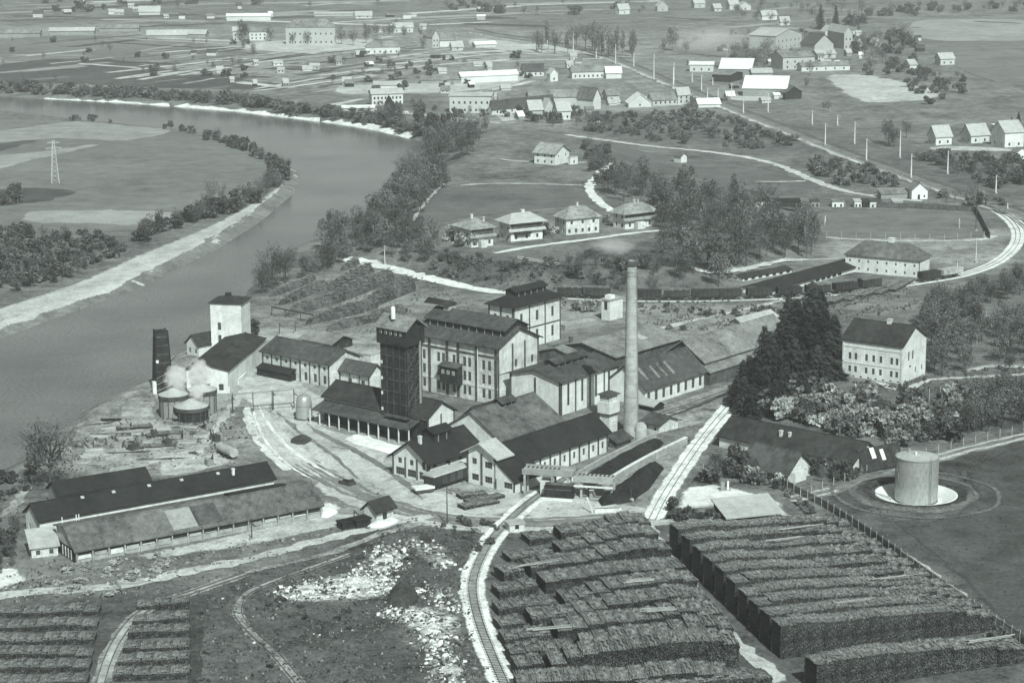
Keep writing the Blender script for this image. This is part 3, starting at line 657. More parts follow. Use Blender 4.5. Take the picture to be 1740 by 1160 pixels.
def bld(name, label, cat, P, yE, xR=None, xL=None, a=None, b=None, th=50, ridge='R', rise=2.0, prof=None, hip=0, wall='white_wall', roof='dark_roof', oh=.6, win=(), pil=(), band=(),
        monitor=None, chim=(), group=None, thick=.25, flat=False, sky=(), base=None, mono=False, ev=None, depth=.22):
    p = G(*P); th = math.radians(th)
    dR = Vector((math.cos(th), math.sin(th), 0)); dL = Vector((-math.sin(th), math.cos(th), 0))
    a = solve_len(p, dR, xR) if a is None else a; b = solve_len(p, dL, xL) if b is None else b
    if ev is None:
        lo, hi = 0, 60
        for _ in range(40):
            m = (lo + hi) / 2
            if float(proj(p[0], p[1], p[2] + m)[1]) > yE: lo = m
            else: hi = m
        E = lo
    else: E = ev
    t = thing(name, label, cat, (p[0], p[1], p[2] - .15), th, group); E += .15
    X, Y, Z = Vector((1, 0, 0)), Vector((0, 1, 0)), Vector((0, 0, 1))
    if ridge == 'R': span, run = b, a
    else: span, run = a, b
    prof = prof or ([(0, 0), (1, rise)] if mono else [(0, 0), (.5, rise), (1, 0)])
    if flat: prof = [(0, 0), (1, 0)]
    holes = {'R': [], 'L': []}
    for w in win:
        face, n, z0, h, ww = w[:5]; f0, f1 = w[5] if len(w) > 5 else (0, 1); kw = w[6] if len(w) > 6 else {}
        L = a if face == 'R' else b
        if kw.get('at'): cs = [L * f for f in kw['at']]
        else: cs = [L * (f0 + (f1 - f0) * (i + .5) / n) for i in range(n)]
        hh = min(h, E - z0 - .15)
        if hh < .3: continue
        for c in cs: holes[face].append((max(.05, min(L - ww - .05, c - ww / 2)), z0, ww, hh, kw))
    mb = MB()
    wall_face(mb, (0, 0, 0), X, Y, a, E, [h[:4] for h in holes['R']], depth)
    wall_face(mb, (0, 0, 0), Y, X, b, E, [h[:4] for h in holes['L']], depth)
    mb.poly([(a, 0, 0), (a, b, 0), (a, b, E), (a, 0, E)]); mb.poly([(a, b, 0), (0, b, 0), (0, b, E), (a, b, E)])
    def gp(s, r, z): return (r, s * span, z) if ridge == 'R' else (s * span, r, z)
    if not hip and not flat:
        for r in (0, run):
            mb.poly([gp(s, r, E + z) for s, z in prof] + ([gp(1, r, E), gp(0, r, E)] if prof[-1][1] > .01 else []))
        if prof[-1][1] > .01: mb.poly([gp(1, 0, E), gp(1, run, E), gp(1, run, E + prof[-1][1]), gp(1, 0, E + prof[-1][1])])
    wo = mb.obj('wall', wall, t)
    if base: MB().box(-.08, a + .08, -.08, b + .08, 0, base).obj('plinth', 'gray_wall', t)
    for face in ('R', 'L'):
        for (u0, z0, w, h, kw) in holes[face]:
            fm, pm = window_meshes(w, h, kw.get('frame', 'sash'), kw.get('panes', (2, 3 if h > 1.6 else 2)), kw.get('simple', False))
            loc = (u0, depth - .1, z0) if face == 'R' else (depth - .1, u0 + w, z0)
            o = put(fm, kw.get('name', 'window'), t, loc, 0 if face == 'R' else -math.pi / 2)
            if pm: put(pm, 'pane', o)
    for (face, fr, w, m) in pil:
        L = a if face == 'R' else b
        fs = [i / fr for i in range(fr + 1)] if isinstance(fr, int) else fr
        k = (face, round(w, 2), round(E, 2), m)
        for f in fs:
            c = min(max(L * f, w / 2 - .05), L - w / 2 + .05); q = MB()
            if face == 'R': q.box(c - w / 2, c + w / 2, -.14, .0, 0, E - .02)
            else: q.box(-.14, 0, c - w / 2, c + w / 2, 0, E - .02)
            q.obj('pilaster', m, t)
    for (face, z, h, m) in band:
        q = MB()
        if face == 'R': q.box(-.1, a + .1, -.10, -.002, z, z + h)
        else: q.box(-.10, -.002, -.1, b + .1, z, z + h)
        q.obj('cornice', m, t)
    # roof
    q = MB(); T = thick
    if flat:
        q.box(-oh, a + oh, -oh, b + oh, E + .01, E + .01 + T); ro = q.obj('roof', roof, t)
        apex = E + T
    elif hip:
        hi_ = min(hip, run / 2 - .01) if hip > 0 else 0
        k = oh * rise / (span / 2); z0 = E - k * .6 + .02
        A = [gp(-oh / span, -oh, z0), gp(-oh / span, run + oh, z0), gp(1 + oh / span, run + oh, z0), gp(1 + oh / span, -oh, z0)]
        r0_, r1_ = gp(.5, hi_, E + rise), gp(.5, run - hi_, E + rise)
        up = lambda p_: (p_[0], p_[1], p_[2] + T * .6)
        B = [up(x) for x in A]
        q.poly([B[0], B[1], r1_, r0_]); q.poly([B[2], B[3], r0_, r1_]); q.poly([B[3], B[0], r0_]); q.poly([B[1], B[2], r1_])
        for i in range(4): q.poly([A[i], A[(i + 1) % 4], B[(i + 1) % 4], B[i]])
        q.poly(A); ro = q.obj('roof', roof, t); apex = E + rise
    else:
        pts = list(prof)
        s0 = (pts[1][1] - pts[0][1]) / ((pts[1][0] - pts[0][0]) * span); s1 = (pts[-2][1] - pts[-1][1]) / ((pts[-1][0] - pts[-2][0]) * span)
        pts = [(-oh / span, pts[0][1] - s0 * oh)] + pts[1:-1] + [(1 + oh / span, pts[-1][1] - s1 * oh)]
        for i in range(len(pts) - 1):
            (sa, za), (sb, zb) = pts[i], pts[i + 1]; e = .025
            lo = [gp(sa, -oh, E + za + e), gp(sb, -oh, E + zb + e), gp(sb, run + oh, E + zb + e), gp(sa, run + oh, E + za + e)]
            if ridge == 'R': lo = [lo[0], lo[3], lo[2], lo[1]]
            q.hexa(lo + [(x, y, z + T) for x, y, z in lo])
        ro = q.obj('roof', roof, t); apex = E + max(z for _, z in prof)
        if not mono and span > 6:
            sr = max(prof, key=lambda v: v[1])[0]; q = MB(); zz = apex + T + .03
            p0, p1 = gp(sr, -oh, zz), gp(sr, run + oh, zz); q.bar(p0, p1, .16, 5); q.obj('ridge_cap', roof, ro)
    def roof_z(s):
        if hip: return E + rise * (1 - abs(2 * s - 1))
        for i in range(len(prof) - 1):
            (sa, za), (sb, zb) = prof[i], prof[i + 1]
            if sa <= s <= sb: return E + za + (zb - za) * (s - sa) / (sb - sa + 1e-9)
        return E
    if monitor:
        f0, f1, mw, mh, mr, mm = monitor; sr = max(prof, key=lambda v: v[1])[0]
        r_0, r_1 = run * f0, run * f1; hw = mw / 2 / span; zb = roof_z(max(0, sr - hw)) - .1; zt = apex + mh
        q = MB(); A = [gp(sr - hw, r_0, zb), gp(sr + hw, r_0, zb), gp(sr + hw, r_1, zb), gp(sr - hw, r_1, zb)]
        if ridge == 'R': A = [A[0], A[3], A[2], A[1]]
        q.hexa(A + [(x, y, zt) for x, y, z in A])
        for r in (r_0, r_1): q.poly([gp(sr - hw, r, zt), gp(sr + hw, r, zt), gp(sr, r, zt + mr)])
        mo = q.obj('roof_monitor', 'timber', t)
        q = MB(); ho = .5 / span; k = mr / (mw / 2) * .5
        for sa, za, sb, zb2 in ((sr - hw - ho, zt - k, sr, zt + mr), (sr, zt + mr, sr + hw + ho, zt - k)):
            lo = [gp(sa, r_0 - .5, za + .03), gp(sb, r_0 - .5, zb2 + .03), gp(sb, r_1 + .5, zb2 + .03), gp(sa, r_1 + .5, za + .03)]
            if ridge == 'R': lo = [lo[0], lo[3], lo[2], lo[1]]
            q.hexa(lo + [(x, y, z + .2) for x, y, z in lo])
        q.obj('roof', mm, mo)
        n = max(2, int((r_1 - r_0) / 2.4)); fm = None
        for i in range(n):          # louvre posts
            r = r_0 + (r_1 - r_0) * (i + .5) / n
            for s in (sr - hw, sr + hw):
                e = .06 / span * (1 if s > sr else -1); q = MB(); c0 = gp(s + e, r, 0)
                q.box(c0[0] - .09, c0[0] + .09, c0[1] - .09, c0[1] + .09, roof_z(min(1, max(0, s))) - .05, zt - .1); q.obj('post', 'gray_wall', mo)
    for c in chim:
        fu, fv, w, h = c[:4]; x, y = a * fu, b * fv
        s = fv if ridge == 'R' else fu; zb = roof_z(s) - .2 if not flat else E
        q = MB().box(x - w / 2, x + w / 2, y - w / 2, y + w / 2, zb, zb + h + .2).box(x - w / 2 - .08, x + w / 2 + .08, y - w / 2 - .08, y + w / 2 + .08, zb + h + .2, zb + h + .38)
        q.obj('chimney', c[4] if len(c) > 4 else 'old_wall', ro)
    for (fr, fs, w, l, m) in sky:       # skylights / roof patches: fr along ridge, fs on the slope (share of span)
        s0_, s1_ = fs - l / 2 / span, fs + l / 2 / span; r = run * fr; e = T + .06
        lo = [gp(s0_, r - w / 2, roof_z(s0_) + e), gp(s1_, r - w / 2, roof_z(s1_) + e), gp(s1_, r + w / 2, roof_z(s1_) + e), gp(s0_, r + w / 2, roof_z(s0_) + e)]
        if ridge == 'R': lo = [lo[0], lo[3], lo[2], lo[1]]
        MB().hexa(lo + [(x, y, z + .07) for x, y, z in lo]).obj('skylight' if w < 3 else 'roof_patch', m, ro)
    t['_dims'] = (a, b, E); return t
def part_box(t, name, m, x0, x1, y0, y1, z0, z1): return MB().box(x0, x1, y0, y1, z0, z1).obj(name, m, t)
S_ = {'simple': True}

# --- main hall with its long louvred roof
mh = bld('factory_hall', 'tall main factory hall with half-timbered white walls and long louvred roof', 'factory', (846, 688), 590, xR=915, xL=708, th=50, ridge='L', rise=3.5, roof='mid_roof', wall='old_wall', oh=.9,
         win=[('L', 1, 8.0, 2.3, 1.0, (0, 1), {'at': [.10, .17, .34, .40, .53, .66, .72, .90, .95]}), ('L', 1, 4.6, 2.3, 1.0, (0, 1), {'at': [.10, .17, .34, .40, .66, .72, .90, .95]}),
              ('L', 1, 1.2, 2.2, 1.0, (0, 1), {'at': [.10, .17, .34, .40, .53, .66, .72, .90, .95]}), ('R', 1, 8.2, 1.8, 1.0, (0, 1), {'at': [.45, .85]}), ('R', 2, 4.6, 2.2, 1.0, (.2, .9))],
         pil=[('L', [0.02, .255, .475, .61, .83, .98], .75, 'trim'), ('R', [0, .36, .66, 1], .5, 'trim')],
         band=[('L', 11.1, .5, 'trim'), ('L', 12.9, .45, 'old_wall'), ('L', 3.7, .35, 'white_wall'), ('R', 7.2, .3, 'gray_wall')], monitor=(.02, .98, 8.4, -.2, 2.0, 'mid_roof'))
a, b, E = mh['_dims']
t2 = part_box(mh, 'timber_bay', 'timber', -1.9, -.15, b * .42, b * .64, 3.6, 7.6)
MB().hexa([(-2.3, b * .41, 7.62), (-.15, b * .41, 8.3), (-.15, b * .65, 8.3), (-2.3, b * .65, 7.62), (-2.3, b * .41, 7.8), (-.15, b * .41, 8.5), (-.15, b * .65, 8.5), (-2.3, b * .65, 7.8)]).obj('bay_roof', 'mid_roof', t2)
for i in range(3): put(window_meshes(.8, .9, 'frame', (2, 2), False)[0], 'window', t2, (-1.95, b * (.455 + .065 * i) + .8, 5.9), -math.pi / 2)
MB().bar((-.3, b * .23, 0), (-.3, b * .23, E - .2), .12, 6).obj('drainpipe', 'frame', mh)
# raised lantern on the back of the long roof
for k in range(1):
    q = MB().box(a / 2 - 1.2, a / 2 + 1.2, b * .80, b * .87, E + 4.2, E + 6.2); r = q.obj('roof_lantern', 'brick', mh)
    MB().hexa([(a / 2 - 1.8, b * .79, E + 6.2), (a / 2 + 1.8, b * .79, E + 6.2), (a / 2 + 1.8, b * 1.1, E + 6.2), (a / 2 - 1.8, b * 1.1, E + 6.2),
               (a / 2 - .2, b * .79, E + 7.2), (a / 2 + .2, b * .79, E + 7.2), (a / 2 + .2, b * 1.1, E + 7.2), (a / 2 - .2, b * 1.1, E + 7.2)]).obj('roof', 'dark_roof', r)

# --- dark boarded tower
tw = bld('timber_tower', 'tall dark boarded timber tower with pale roof beside the main hall', 'tower', (693, 748), 557, xR=718, xL=650, th=50, ridge='L', rise=1.7, roof='pale_roof', wall='timber', oh=1.1, thick=.3)
a, b, E = tw['_dims']
part_box(tw, 'hood', 'timber', -.7, a + .5, -.6, b + .6, E - 4.2, E - .12)
for i in range(5):
    o = part_box(tw, 'window', 'frame', -.76, -.70, b * (.1 + .19 * i), b * (.1 + .19 * i) + .6, E - 1.9, E - 1.2); part_box(o, 'pane', 'glass', -.79, -.762, b * (.1 + .19 * i) + .1, b * (.1 + .19 * i) + .5, E - 1.8, E - 1.3)
n = 8
for i in range(1, n):
    z = (E - 4.3) * i / n
    part_box(tw, 'rail', 'tower_rail', -.18, -.004, -.1, b + .1, z - .13, z + .13); part_box(tw, 'rail', 'tower_rail', 0, a + .1, -.18, -.004, z - .13, z + .13)
for f in (0.02, .25, .5, .75, .98): part_box(tw, 'post', 'tower_rail', -.24, -.19, b * f - .15, b * f + .15, 0, E - 4.25)
for f in (.04, .5, .96): part_box(tw, 'post', 'tower_rail', a * f - .15, a * f + .15, -.24, -.19, 0, E - 4.25)
for i in range(n):
    z0, z1 = (E - 4.3) * i / n + .3, (E - 4.3) * (i + 1) / n - .3
    for u0, u1 in ((a * .08, a * .46), (a * .54, a * .92)):
        MB().bar((u0, -.12, z0), (u1, -.12, z1), .09).bar((u0, -.12, z1), (u1, -.12, z0), .08).obj('brace', 'trim', tw)
for z in (6.0, 9.6, 13.0, 16.6): part_box(tw, 'shutter', 'white_roof', -.32, -.2, b * .92, b * .98, z, z + .7)
MB().bar((a * .8, -.45, 0), (a * .8, -.45, E - 3.5), .28, 8).obj('pipe', 'gray_wall', tw)
part_box(tw, 'ledge', 'mid_roof', -1.6, -.26, -1.2, b * .75, 5.2, 5.45)
MB().lathe([(0, 0), (.5, 0), (.5, 2.4), (.35, 2.7), (0, 2.7)], 10, a * .1, b * .55).obj('vent_pipe', 'white_roof', tw, (0, 0, E + 1.4), smooth=False)

# --- white pan house behind
bld('white_block', 'tall white cube-like block with dark hipped roof behind the main hall', 'factory', (873, 597), 521, xR=952, xL=831, th=50, ridge='R', rise=2.4, hip=3.6, roof='black_roof', oh=1.0,
    win=[('R', 3, 6.9, 2.7, 1.1), ('R', 3, 1.6, 2.9, 1.1), ('L', 2, 6.9, 2.5, 1.1), ('L', 2, 1.6, 2.7, 1.1)], pil=[('R', 3, .35, 'trim'), ('L', 2, .45, 'trim')], band=[('R', 5.2, .35, 'trim'), ('L', 5.2, .35, 'trim')],
    monitor=(.2, .85, 3.4, .5, .8, 'black_roof'))
# --- boiler house
bh = bld('boiler_house', 'white boiler house with tall slit windows and low hipped roof left of the chimney', 'factory', (953, 706), 649, xR=1050, xL=867, th=51, ridge='R', rise=1.7, roof='mid_roof', oh=.7,
    win=[('R', 1, 2.0, 5.2, .9, (0, 1), {'at': [.13, .37, .61, .84], 'panes': (2, 9), 'frame': 'trim'})], pil=[('R', 4, .4, 'trim'), ('L', 2, .5, 'trim')], monitor=(.25, .8, 3.2, .8, .7, 'mid_roof'))
# --- dome-like mid roof in the middle of the yard
bld('packing_hall', 'wide packing hall under a plain grey roof with one small ridge vent', 'factory', (851, 797), 748, xR=955, b=16, th=51, ridge='R', rise=4.8, roof='gray_roof', oh=.5, monitor=(.42, .62, 2.4, .5, .7, 'mid_roof'),
    win=[('L', 1, 6.0, .9, .9, (0, 1), {'at': [.5]})])
bld('gable_annex', 'small white annex with a round dark gable opening beside the packing hall', 'factory', (823, 748), 716, a=7, xL=786, th=51, ridge='R', rise=2.6, roof='dark_roof', oh=.9,
    win=[('L', 1, 2.3, 1.3, 1.2, (.4, .7), {'simple': True})], pil=[('L', [0], .5, 'trim')])
# --- long dark-roofed front building
bld('long_workshop', 'long low workshop with black toothed-eave roof and white pilastered wall', 'workshop', (866, 827), 790, xR=1032, xL=812, th=51.5, ridge='R', rise=3.1, roof='black_roof', oh=.8,
    win=[('R', 10, 1.3, 1.5, .8)], pil=[('R', 10, .42, 'trim')])
tw_ = bld('workshop_wing', 'low end wing of the workshop with a three-light window', 'workshop', (875, 838), 820, a=9, xL=842, th=51.5, ridge='R', rise=2.6, prof=[(0, 0), (1, 3.6)], mono=True, roof='black_roof', oh=.3,
    win=[('L', 1, .8, 1.3, 2.2, (.1, .6), {'panes': (3, 2)})], pil=[('L', [0, 1], .35, 'trim')])
bld('weigh_house', 'slim white two-storey house with pale roof in front of the black workshop roof', 'house', (844, 830), 776, xR=863, xL=794, th=50, ridge='R', rise=2.1, roof='light_roof', oh=1.0,
    win=[('L', 1, 4.3, 1.3, 1.3, (.6, .9)), ('L', 1, 4.0, 1.4, 2.0, (.1, .45), {'panes': (3, 2)}), ('L', 1, .9, 1.4, 2.0, (.1, .45), {'panes': (3, 2)}), ('L', 1, .9, 1.4, 1.9, (.55, .9), {'panes': (3, 2)})],
    pil=[('L', [0, .5, 1], .45, 'trim'), ('R', [1], .4, 'trim')])
fh = bld('saw_house', 'two-storey white workshop with black roof and arched ridge vent at the yard corner', 'workshop', (728, 820), 785, xR=815, xL=668, th=50, ridge='R', rise=3.4, roof='black_roof', oh=.9,
    win=[('L', 1, 3.0, 1.2, 1.1, (0, 1), {'at': [.47, .80]}), ('L', 1, .5, 1.6, 2.4, (0, 1), {'at': [.14, .47, .80], 'panes': (4, 2)}), ('R', 4, 3.0, .7, 1.2), ('L', 1, 2.6, 1.9, .9, (.05, .2), S_)],
    pil=[('L', [0, .31, .64, 1], .35, 'trim'), ('R', [0, .4, .8], .5, 'trim')], monitor=(.34, .66, 3.4, 1.0, .8, 'black_roof'), chim=[(.12, .4, .6, 1.6, 'white_wall')])
# --- workshops left of the tower
wk = bld('office_row', 'long white pilastered workshop with brown-grey roof behind the round steel tank', 'workshop', (560, 658), 618, xR=612, xL=447, th=50, ridge='L', rise=2.4, roof='mid_roof', oh=.7, wall='old_wall',
    win=[('L', 7, 4.0, .9, .9), ('L', 1, .7, 2.1, 1.1, (0, 1), {'at': [.07, .21, .35]})], pil=[('L', 7, .35, 'trim')])
a, b, E = wk['_dims']
aw = MB().hexa([(-2.6, b * .48, 2.0), (-.15, b * .48, 2.9), (-.15, b * 1.0, 2.9), (-2.6, b * 1.0, 2.0), (-2.6, b * .48, 2.15), (-.15, b * .48, 3.1), (-.15, b * 1.0, 3.1), (-2.6, b * 1.0, 2.15)]).obj('awning', 'black_roof', wk)
MB().box(-2.3, -.15, b * .49, b * .99, 0, 2.0).obj('lean_to', 'timber', wk)
bld('timber_shed', 'dark timber shed with pale roof behind the pilastered workshop', 'shed', (564, 596), 584, xR=599, xL=513, th=50, ridge='L', rise=1.5, roof='pale_roof', wall='timber', oh=.7, win=[('R', 2, .5, .9, .7, (.1, .9))])
bld('plain_block', 'plain pale flat-topped block left of the dark tower', 'factory', (630, 640), 604, xR=655, xL=612, th=50, flat=True, roof='light_roof', wall='old_wall', oh=.1)
bld('office_annex', 'low white annex with brown-grey roof left of the dark tower', 'workshop', (628, 664), 636, xR=650, xL=562, th=50, ridge='L', rise=2.0, roof='mid_roof', oh=.7, wall='old_wall',
    win=[('L', 3, .9, 1.5, 1.3)], pil=[('L', 4, .3, 'trim')])
ws = bld('wagon_shed', 'dark-roofed open-fronted wagon shed with white posts behind the tower foot', 'shed', (727, 753), 709, xR=772, xL=552, th=50, ridge='L', rise=2.6, roof='dark_roof', oh=.6, wall='white_wall',
    win=[('R', 1, 1.0, 2.2, 1.3, (0, 1), {'at': [.25, .55, .82], 'panes': (3, 3)})], pil=[('R', [0, .5, 1], .35, 'trim')])
a, b, E = ws['_dims']
part_box(ws, 'front_shade', 'timber', -.12, -.004, 0, b, 0, E - .8)  # dark sheet painted as the shade inside the open front
MB().hexa([(-4.3, 2, 3.5), (-.13, 2, 4.9), (-.13, b, 4.9), (-4.3, b, 3.5), (-4.3, 2, 3.7), (-.13, 2, 5.1), (-.13, b, 5.1), (-4.3, b, 3.7)]).obj('canopy', 'mid_roof', ws)
for i in range(11): part_box(ws, 'post', 'pole', -4.0, -3.78, b * (i + .3) / 10.4 + 1.0, b * (i + .3) / 10.4 + 1.22, 0, 3.55)

# --- right hand group
bld('machine_hall', 'dark-roofed machine hall with four pale skylights right of the chimney', 'factory', (1096, 690), 660, xR=1196, b=11.5, th=50, ridge='R', rise=4.6, roof='mid_roof', oh=.7,
    win=[('R', 8, .8, 2.4, 1.2)], sky=[(.12, .25, 1.0, 3.0, 'pale_roof'), (.3, .22, 1.0, 3.0, 'pale_roof'), (.42, .22, 1.0, 3.0, 'pale_roof'), (.54, .22, 1.0, 3.0, 'pale_roof')])
bld('pale_hall', 'long pale-roofed storage hall partly hidden by dark conifers', 'warehouse', (1196, 650), 614, xR=1345, xL=1126, th=50, ridge='R', rise=4.2, roof='pale_roof', oh=.7, wall='trim')
bld('lean_roof', 'narrow pale lean-to roof along the foot of the long storage hall', 'shed', (1206, 655), 633, xR=1330, b=4, th=50, ridge='R', mono=True, rise=1.4, roof='pale_roof', wall='trim', oh=.4)
bld('wide_store', 'very wide low store with broad pale grey roof behind the chimney', 'warehouse', (1046, 627), 606, xR=1156, xL=938, th=50, ridge='R', rise=2.2, roof='pale_roof', wall='trim', oh=.8,
    chim=[(.02, .72, .8, 1.6, 'trim')], sky=[(.62, .3, 2.6, 5, 'light_roof')])
bld('grey_store', 'low grey-roofed store between the white block and the wide store', 'warehouse', (975, 622), 607, xR=1020, xL=915, th=50, ridge='R', rise=1.6, roof='pale_roof', wall='trim', oh=.5)
bld('small_store', 'small pale-roofed store just left of the conifers', 'shed', (1262, 558), 550, xR=1318, xL=1240, th=46, ridge='R', rise=1.2, roof='light_roof', wall='gray_wall', oh=.6)
hp = bld('hopper_house', 'white concrete hopper house with a dark round-topped opening behind the chimney', 'silo', (1036, 545), 511, xR=1058, xL=1022, th=50, flat=True, roof='concrete', wall='white_wall', oh=.3, win=[('L', 1, 3.0, 2.4, 1.2, (.3, .7), S_)])
part_box(hp, 'hopper', 'white_roof', 1, 3, .5, 2.5, hp['_dims'][2] + .27, hp['_dims'][2] + 1.2)
bld('pit_wall', 'low concrete loading bay between white block and hopper house', 'loading bay', (960, 562), 554, xR=1012, b=3, th=40, flat=True, roof='concrete', wall='gray_wall', oh=.05)
# --- chimney
p = G(1072, 741)
ch = thing('chimney_stack', 'very tall tapering round brick factory chimney', 'chimney', p)
hch = 39.5
q = MB(); q.lathe([(1.72 - .62 * i / 24, hch * i / 24) for i in range(25)] + [(.75, hch), (.75, hch - 3)], 40); q.obj('shaft', 'brick', ch, smooth=True)
for i in range(1, 13): z = hch * i / 13; r = 1.72 - .62 * z / hch; MB().lathe([(r + .0, z - .06), (r + .02, z - .06), (r + .02, z + .06), (r, z + .06)], 40).obj('iron_band', 'gray_wall', ch)
MB().lathe([(1.12, hch - 1.3), (1.32, hch - 1.0), (1.34, hch - .2), (1.2, hch + .05), (.76, hch + .05)], 40).obj('crown_ring', 'trim', ch)
for z in (hch - 3.4, hch - 2.6): MB().lathe([(1.15, z), (1.24, z), (1.24, z + .3), (1.15, z + .3)], 40).obj('crown_ring', 'gray_wall', ch)
q = MB()
for i in range(80): q.bar((1.4 - .5 * i / 80, -1.25 + .4 * i / 80, hch * i / 81 + .4), (1.75 - .5 * i / 80, -.85 + .4 * i / 80, hch * i / 81 + .4), .03)
o = q.obj('climbing_iron', 'trim', ch); o['kind'] = 'stuff'
# flue drum beside the chimney foot
p = G(1089, 744); fl = thing('flue_drum', 'rounded pale masonry flue drum at the chimney foot', 'flue', p)
MB().lathe([(1.45, 0), (1.45, 2.0), (1.2, 2.9), (.7, 3.5), (0, 3.7)], 24).obj('shell', 'brick', fl, smooth=True)
MB().box(-2.6, -1.2, -.6, .6, 0, 1.6).obj('duct', 'brick', fl)
# water tower
wt = bld('water_tower', 'square white water tower with a jutting tank storey beside the chimney', 'tower', (1035, 742), 672, xR=1049, xL=1019, th=50, ridge='R', rise=.8, hip=1.2, roof='mid_roof', oh=.5, wall='old_wall', win=[('L', 1, 7.0, .9, .7, (.2, .8)), ('R', 1, 6.6, 1.2, .7, (.2, .8))])
a, b, E = wt['_dims']; part_box(wt, 'tank_storey', 'white_wall', -.35, a + .35, -.35, b + .35, E - 4.2, E - 1.7)
part_box(wt, 'cornice', 'trim', -.42, a + .42, -.42, b + .42, E - 4.5, E - 4.2)
# sheds at the chimney foot
bld('tool_shed', 'small dark-roofed shed right of the chimney foot', 'shed', (1120, 736), 722, xR=1152, xL=1092, th=45, ridge='L', rise=1.2, roof='mid_roof', wall='old_wall', oh=.6, win=[('L', 2, .5, .9, .7)])
bld('white_porch', 'tiny white-roofed porch in front of the machine hall', 'shed', (1110, 700), 690, xR=1128, xL=1086, th=45, ridge='L', rise=.8, roof='light_roof', wall='timber', oh=.5)
bld('boiler_shed', 'low dark-roofed lean-to in front of the water tower', 'shed', (1048, 762), 752, xR=1072, xL=1034, th=51, mono=True, ridge='R', rise=1.0, roof='mid_roof', wall='trim', oh=.5)

# --- river side group, left
wtw = bld('white_tower_house', 'tall white tower house with dark hipped roof on the river bank', 'tower', (412, 604), 516, a=8, xL=360, th=80, ridge='L', rise=1.3, hip=3.0, roof='dark_roof', oh=.45, win=[('L', 1, 6.7, 2.0, .9, (.62, .82)), ('L', 1, 3.6, 1.8, .9, (.62, .82))], chim=[(.5, .55, 1.3, .5, 'dark_roof')])
bld('pump_house', 'long dark flat-roofed hall with white end wall below the tower house', 'workshop', (388, 668), 630, a=36, xL=318, th=82, ridge='R', rise=1.2, roof='dark_roof', oh=.4, wall='white_wall', win=[('L', 3, .8, 1.6, 1.2)],
    sky=[(.35, .3, 2.2, .7, 'black_roof'), (.6, .3, 2.2, .7, 'black_roof'), (.85, .3, 2.2, .7, 'black_roof')])
bld('bank_house', 'small dark-roofed white house between tower house and river', 'house', (338, 606), 586, xR=372, xL=318, th=45, ridge='R', rise=2.2, roof='dark_roof', oh=.5, win=[('L', 2, .8, 1.2, .9)])
# cooling tower, dark tapered
p = G(277, 664); ct = thing('cooling_tower', 'narrow dark tapering timber cooling tower at the water edge', 'tower', p, math.radians(20))
q = MB(); r0_, r1_, hh = 2.05, 1.35, 15.0
q.hexa([(-r0_, -r0_, 0), (r0_, -r0_, 0), (r0_, r0_, 0), (-r0_, r0_, 0), (-r1_, -r1_, hh), (r1_, -r1_, hh), (r1_, r1_, hh), (-r1_, r1_, hh)]); q.obj('casing', 'timber', ct)
for i in range(7):
    z = 1 + i * 2.1; r = r0_ + (r1_ - r0_) * z / hh + .06; MB().box(-r, r, -r, r, z - .12, z + .12).obj('rail', 'trim', ct)
for sx in (-1, 1):
    for sy in (-1, 1): MB().bar((sx * (r0_ + .05), sy * (r0_ + .05), 0), (sx * (r1_ + .05), sy * (r1_ + .05), hh + .2), .16).obj('corner_post', 'timber', ct)
for i in range(3): MB().bar((-r0_ * .9, -r0_ - .1, .5 + i * 1.6), (r0_ * .9, -r0_ - .1, 2.0 + i * 1.6), .09).obj('brace', 'gray_wall', ct)
MB().box(-1.75, -1.1, -1.9, -1.78, 7.4, 8.1).obj('plate', 'white_roof', ct)
part_box(ct, 'valve_hut', 'white_wall', -2.9, -2.0, -2.6, -1.2, 0, 3.0)
# vats
for (px, py, rpx, hpx, lab) in ((296, 706, 25, 38, 'left rear round vat with pale conical lid and wooden rim'), (345, 700, 24, 40, 'right rear round vat with pale conical lid by the white end wall'), (326, 712, 29, 24, 'broad front round vat with dark staves and pale conical lid')):
    p = G(px, py); s = scale_at(p); r = rpx / s; hh = hpx / s
    v = thing('round_vat', lab, 'vat', p, 0, 'round wooden vats')
    MB().lathe([(r * .92, 0), (r * .95, hh - .9)], 36).obj('staves', 'timber' if rpx > 27 else 'gray_wall', v, smooth=True)
    MB().lathe([(r * .95, hh - .9), (r + .15, hh - .85), (r + .15, hh), (r * .98, hh)], 36).obj('rim', 'mid_roof', v)
    MB().lathe([(r + .05, hh + .01), (r * .5, hh + r * .22), (.5, hh + r * .42), (0, hh + r * .42)], 36).obj('lid', 'light_roof', v)
    for i in range(14):
        t = i * 2 * math.pi / 14; MB().bar((r * .97 * math.cos(t), r * .97 * math.sin(t), 0), (r * .99 * math.cos(t), r * .99 * math.sin(t), hh - .9), .09).obj('post', 'trim', v)
bld('vat_shelter', 'small grey lean-to roof in front of the vats', 'shed', (296, 716), 710, xR=318, b=2.6, th=8, mono=True, ridge='R', rise=1.2, roof='pale_roof', wall='timber', oh=.3)
bld('river_shed', 'lone grey-roofed shed near the water left of the vats', 'shed', (174, 717), 710, xR=204, b=3.6, th=5, mono=True, ridge='R', rise=1.5, roof='pale_roof', wall='timber', oh=.3)
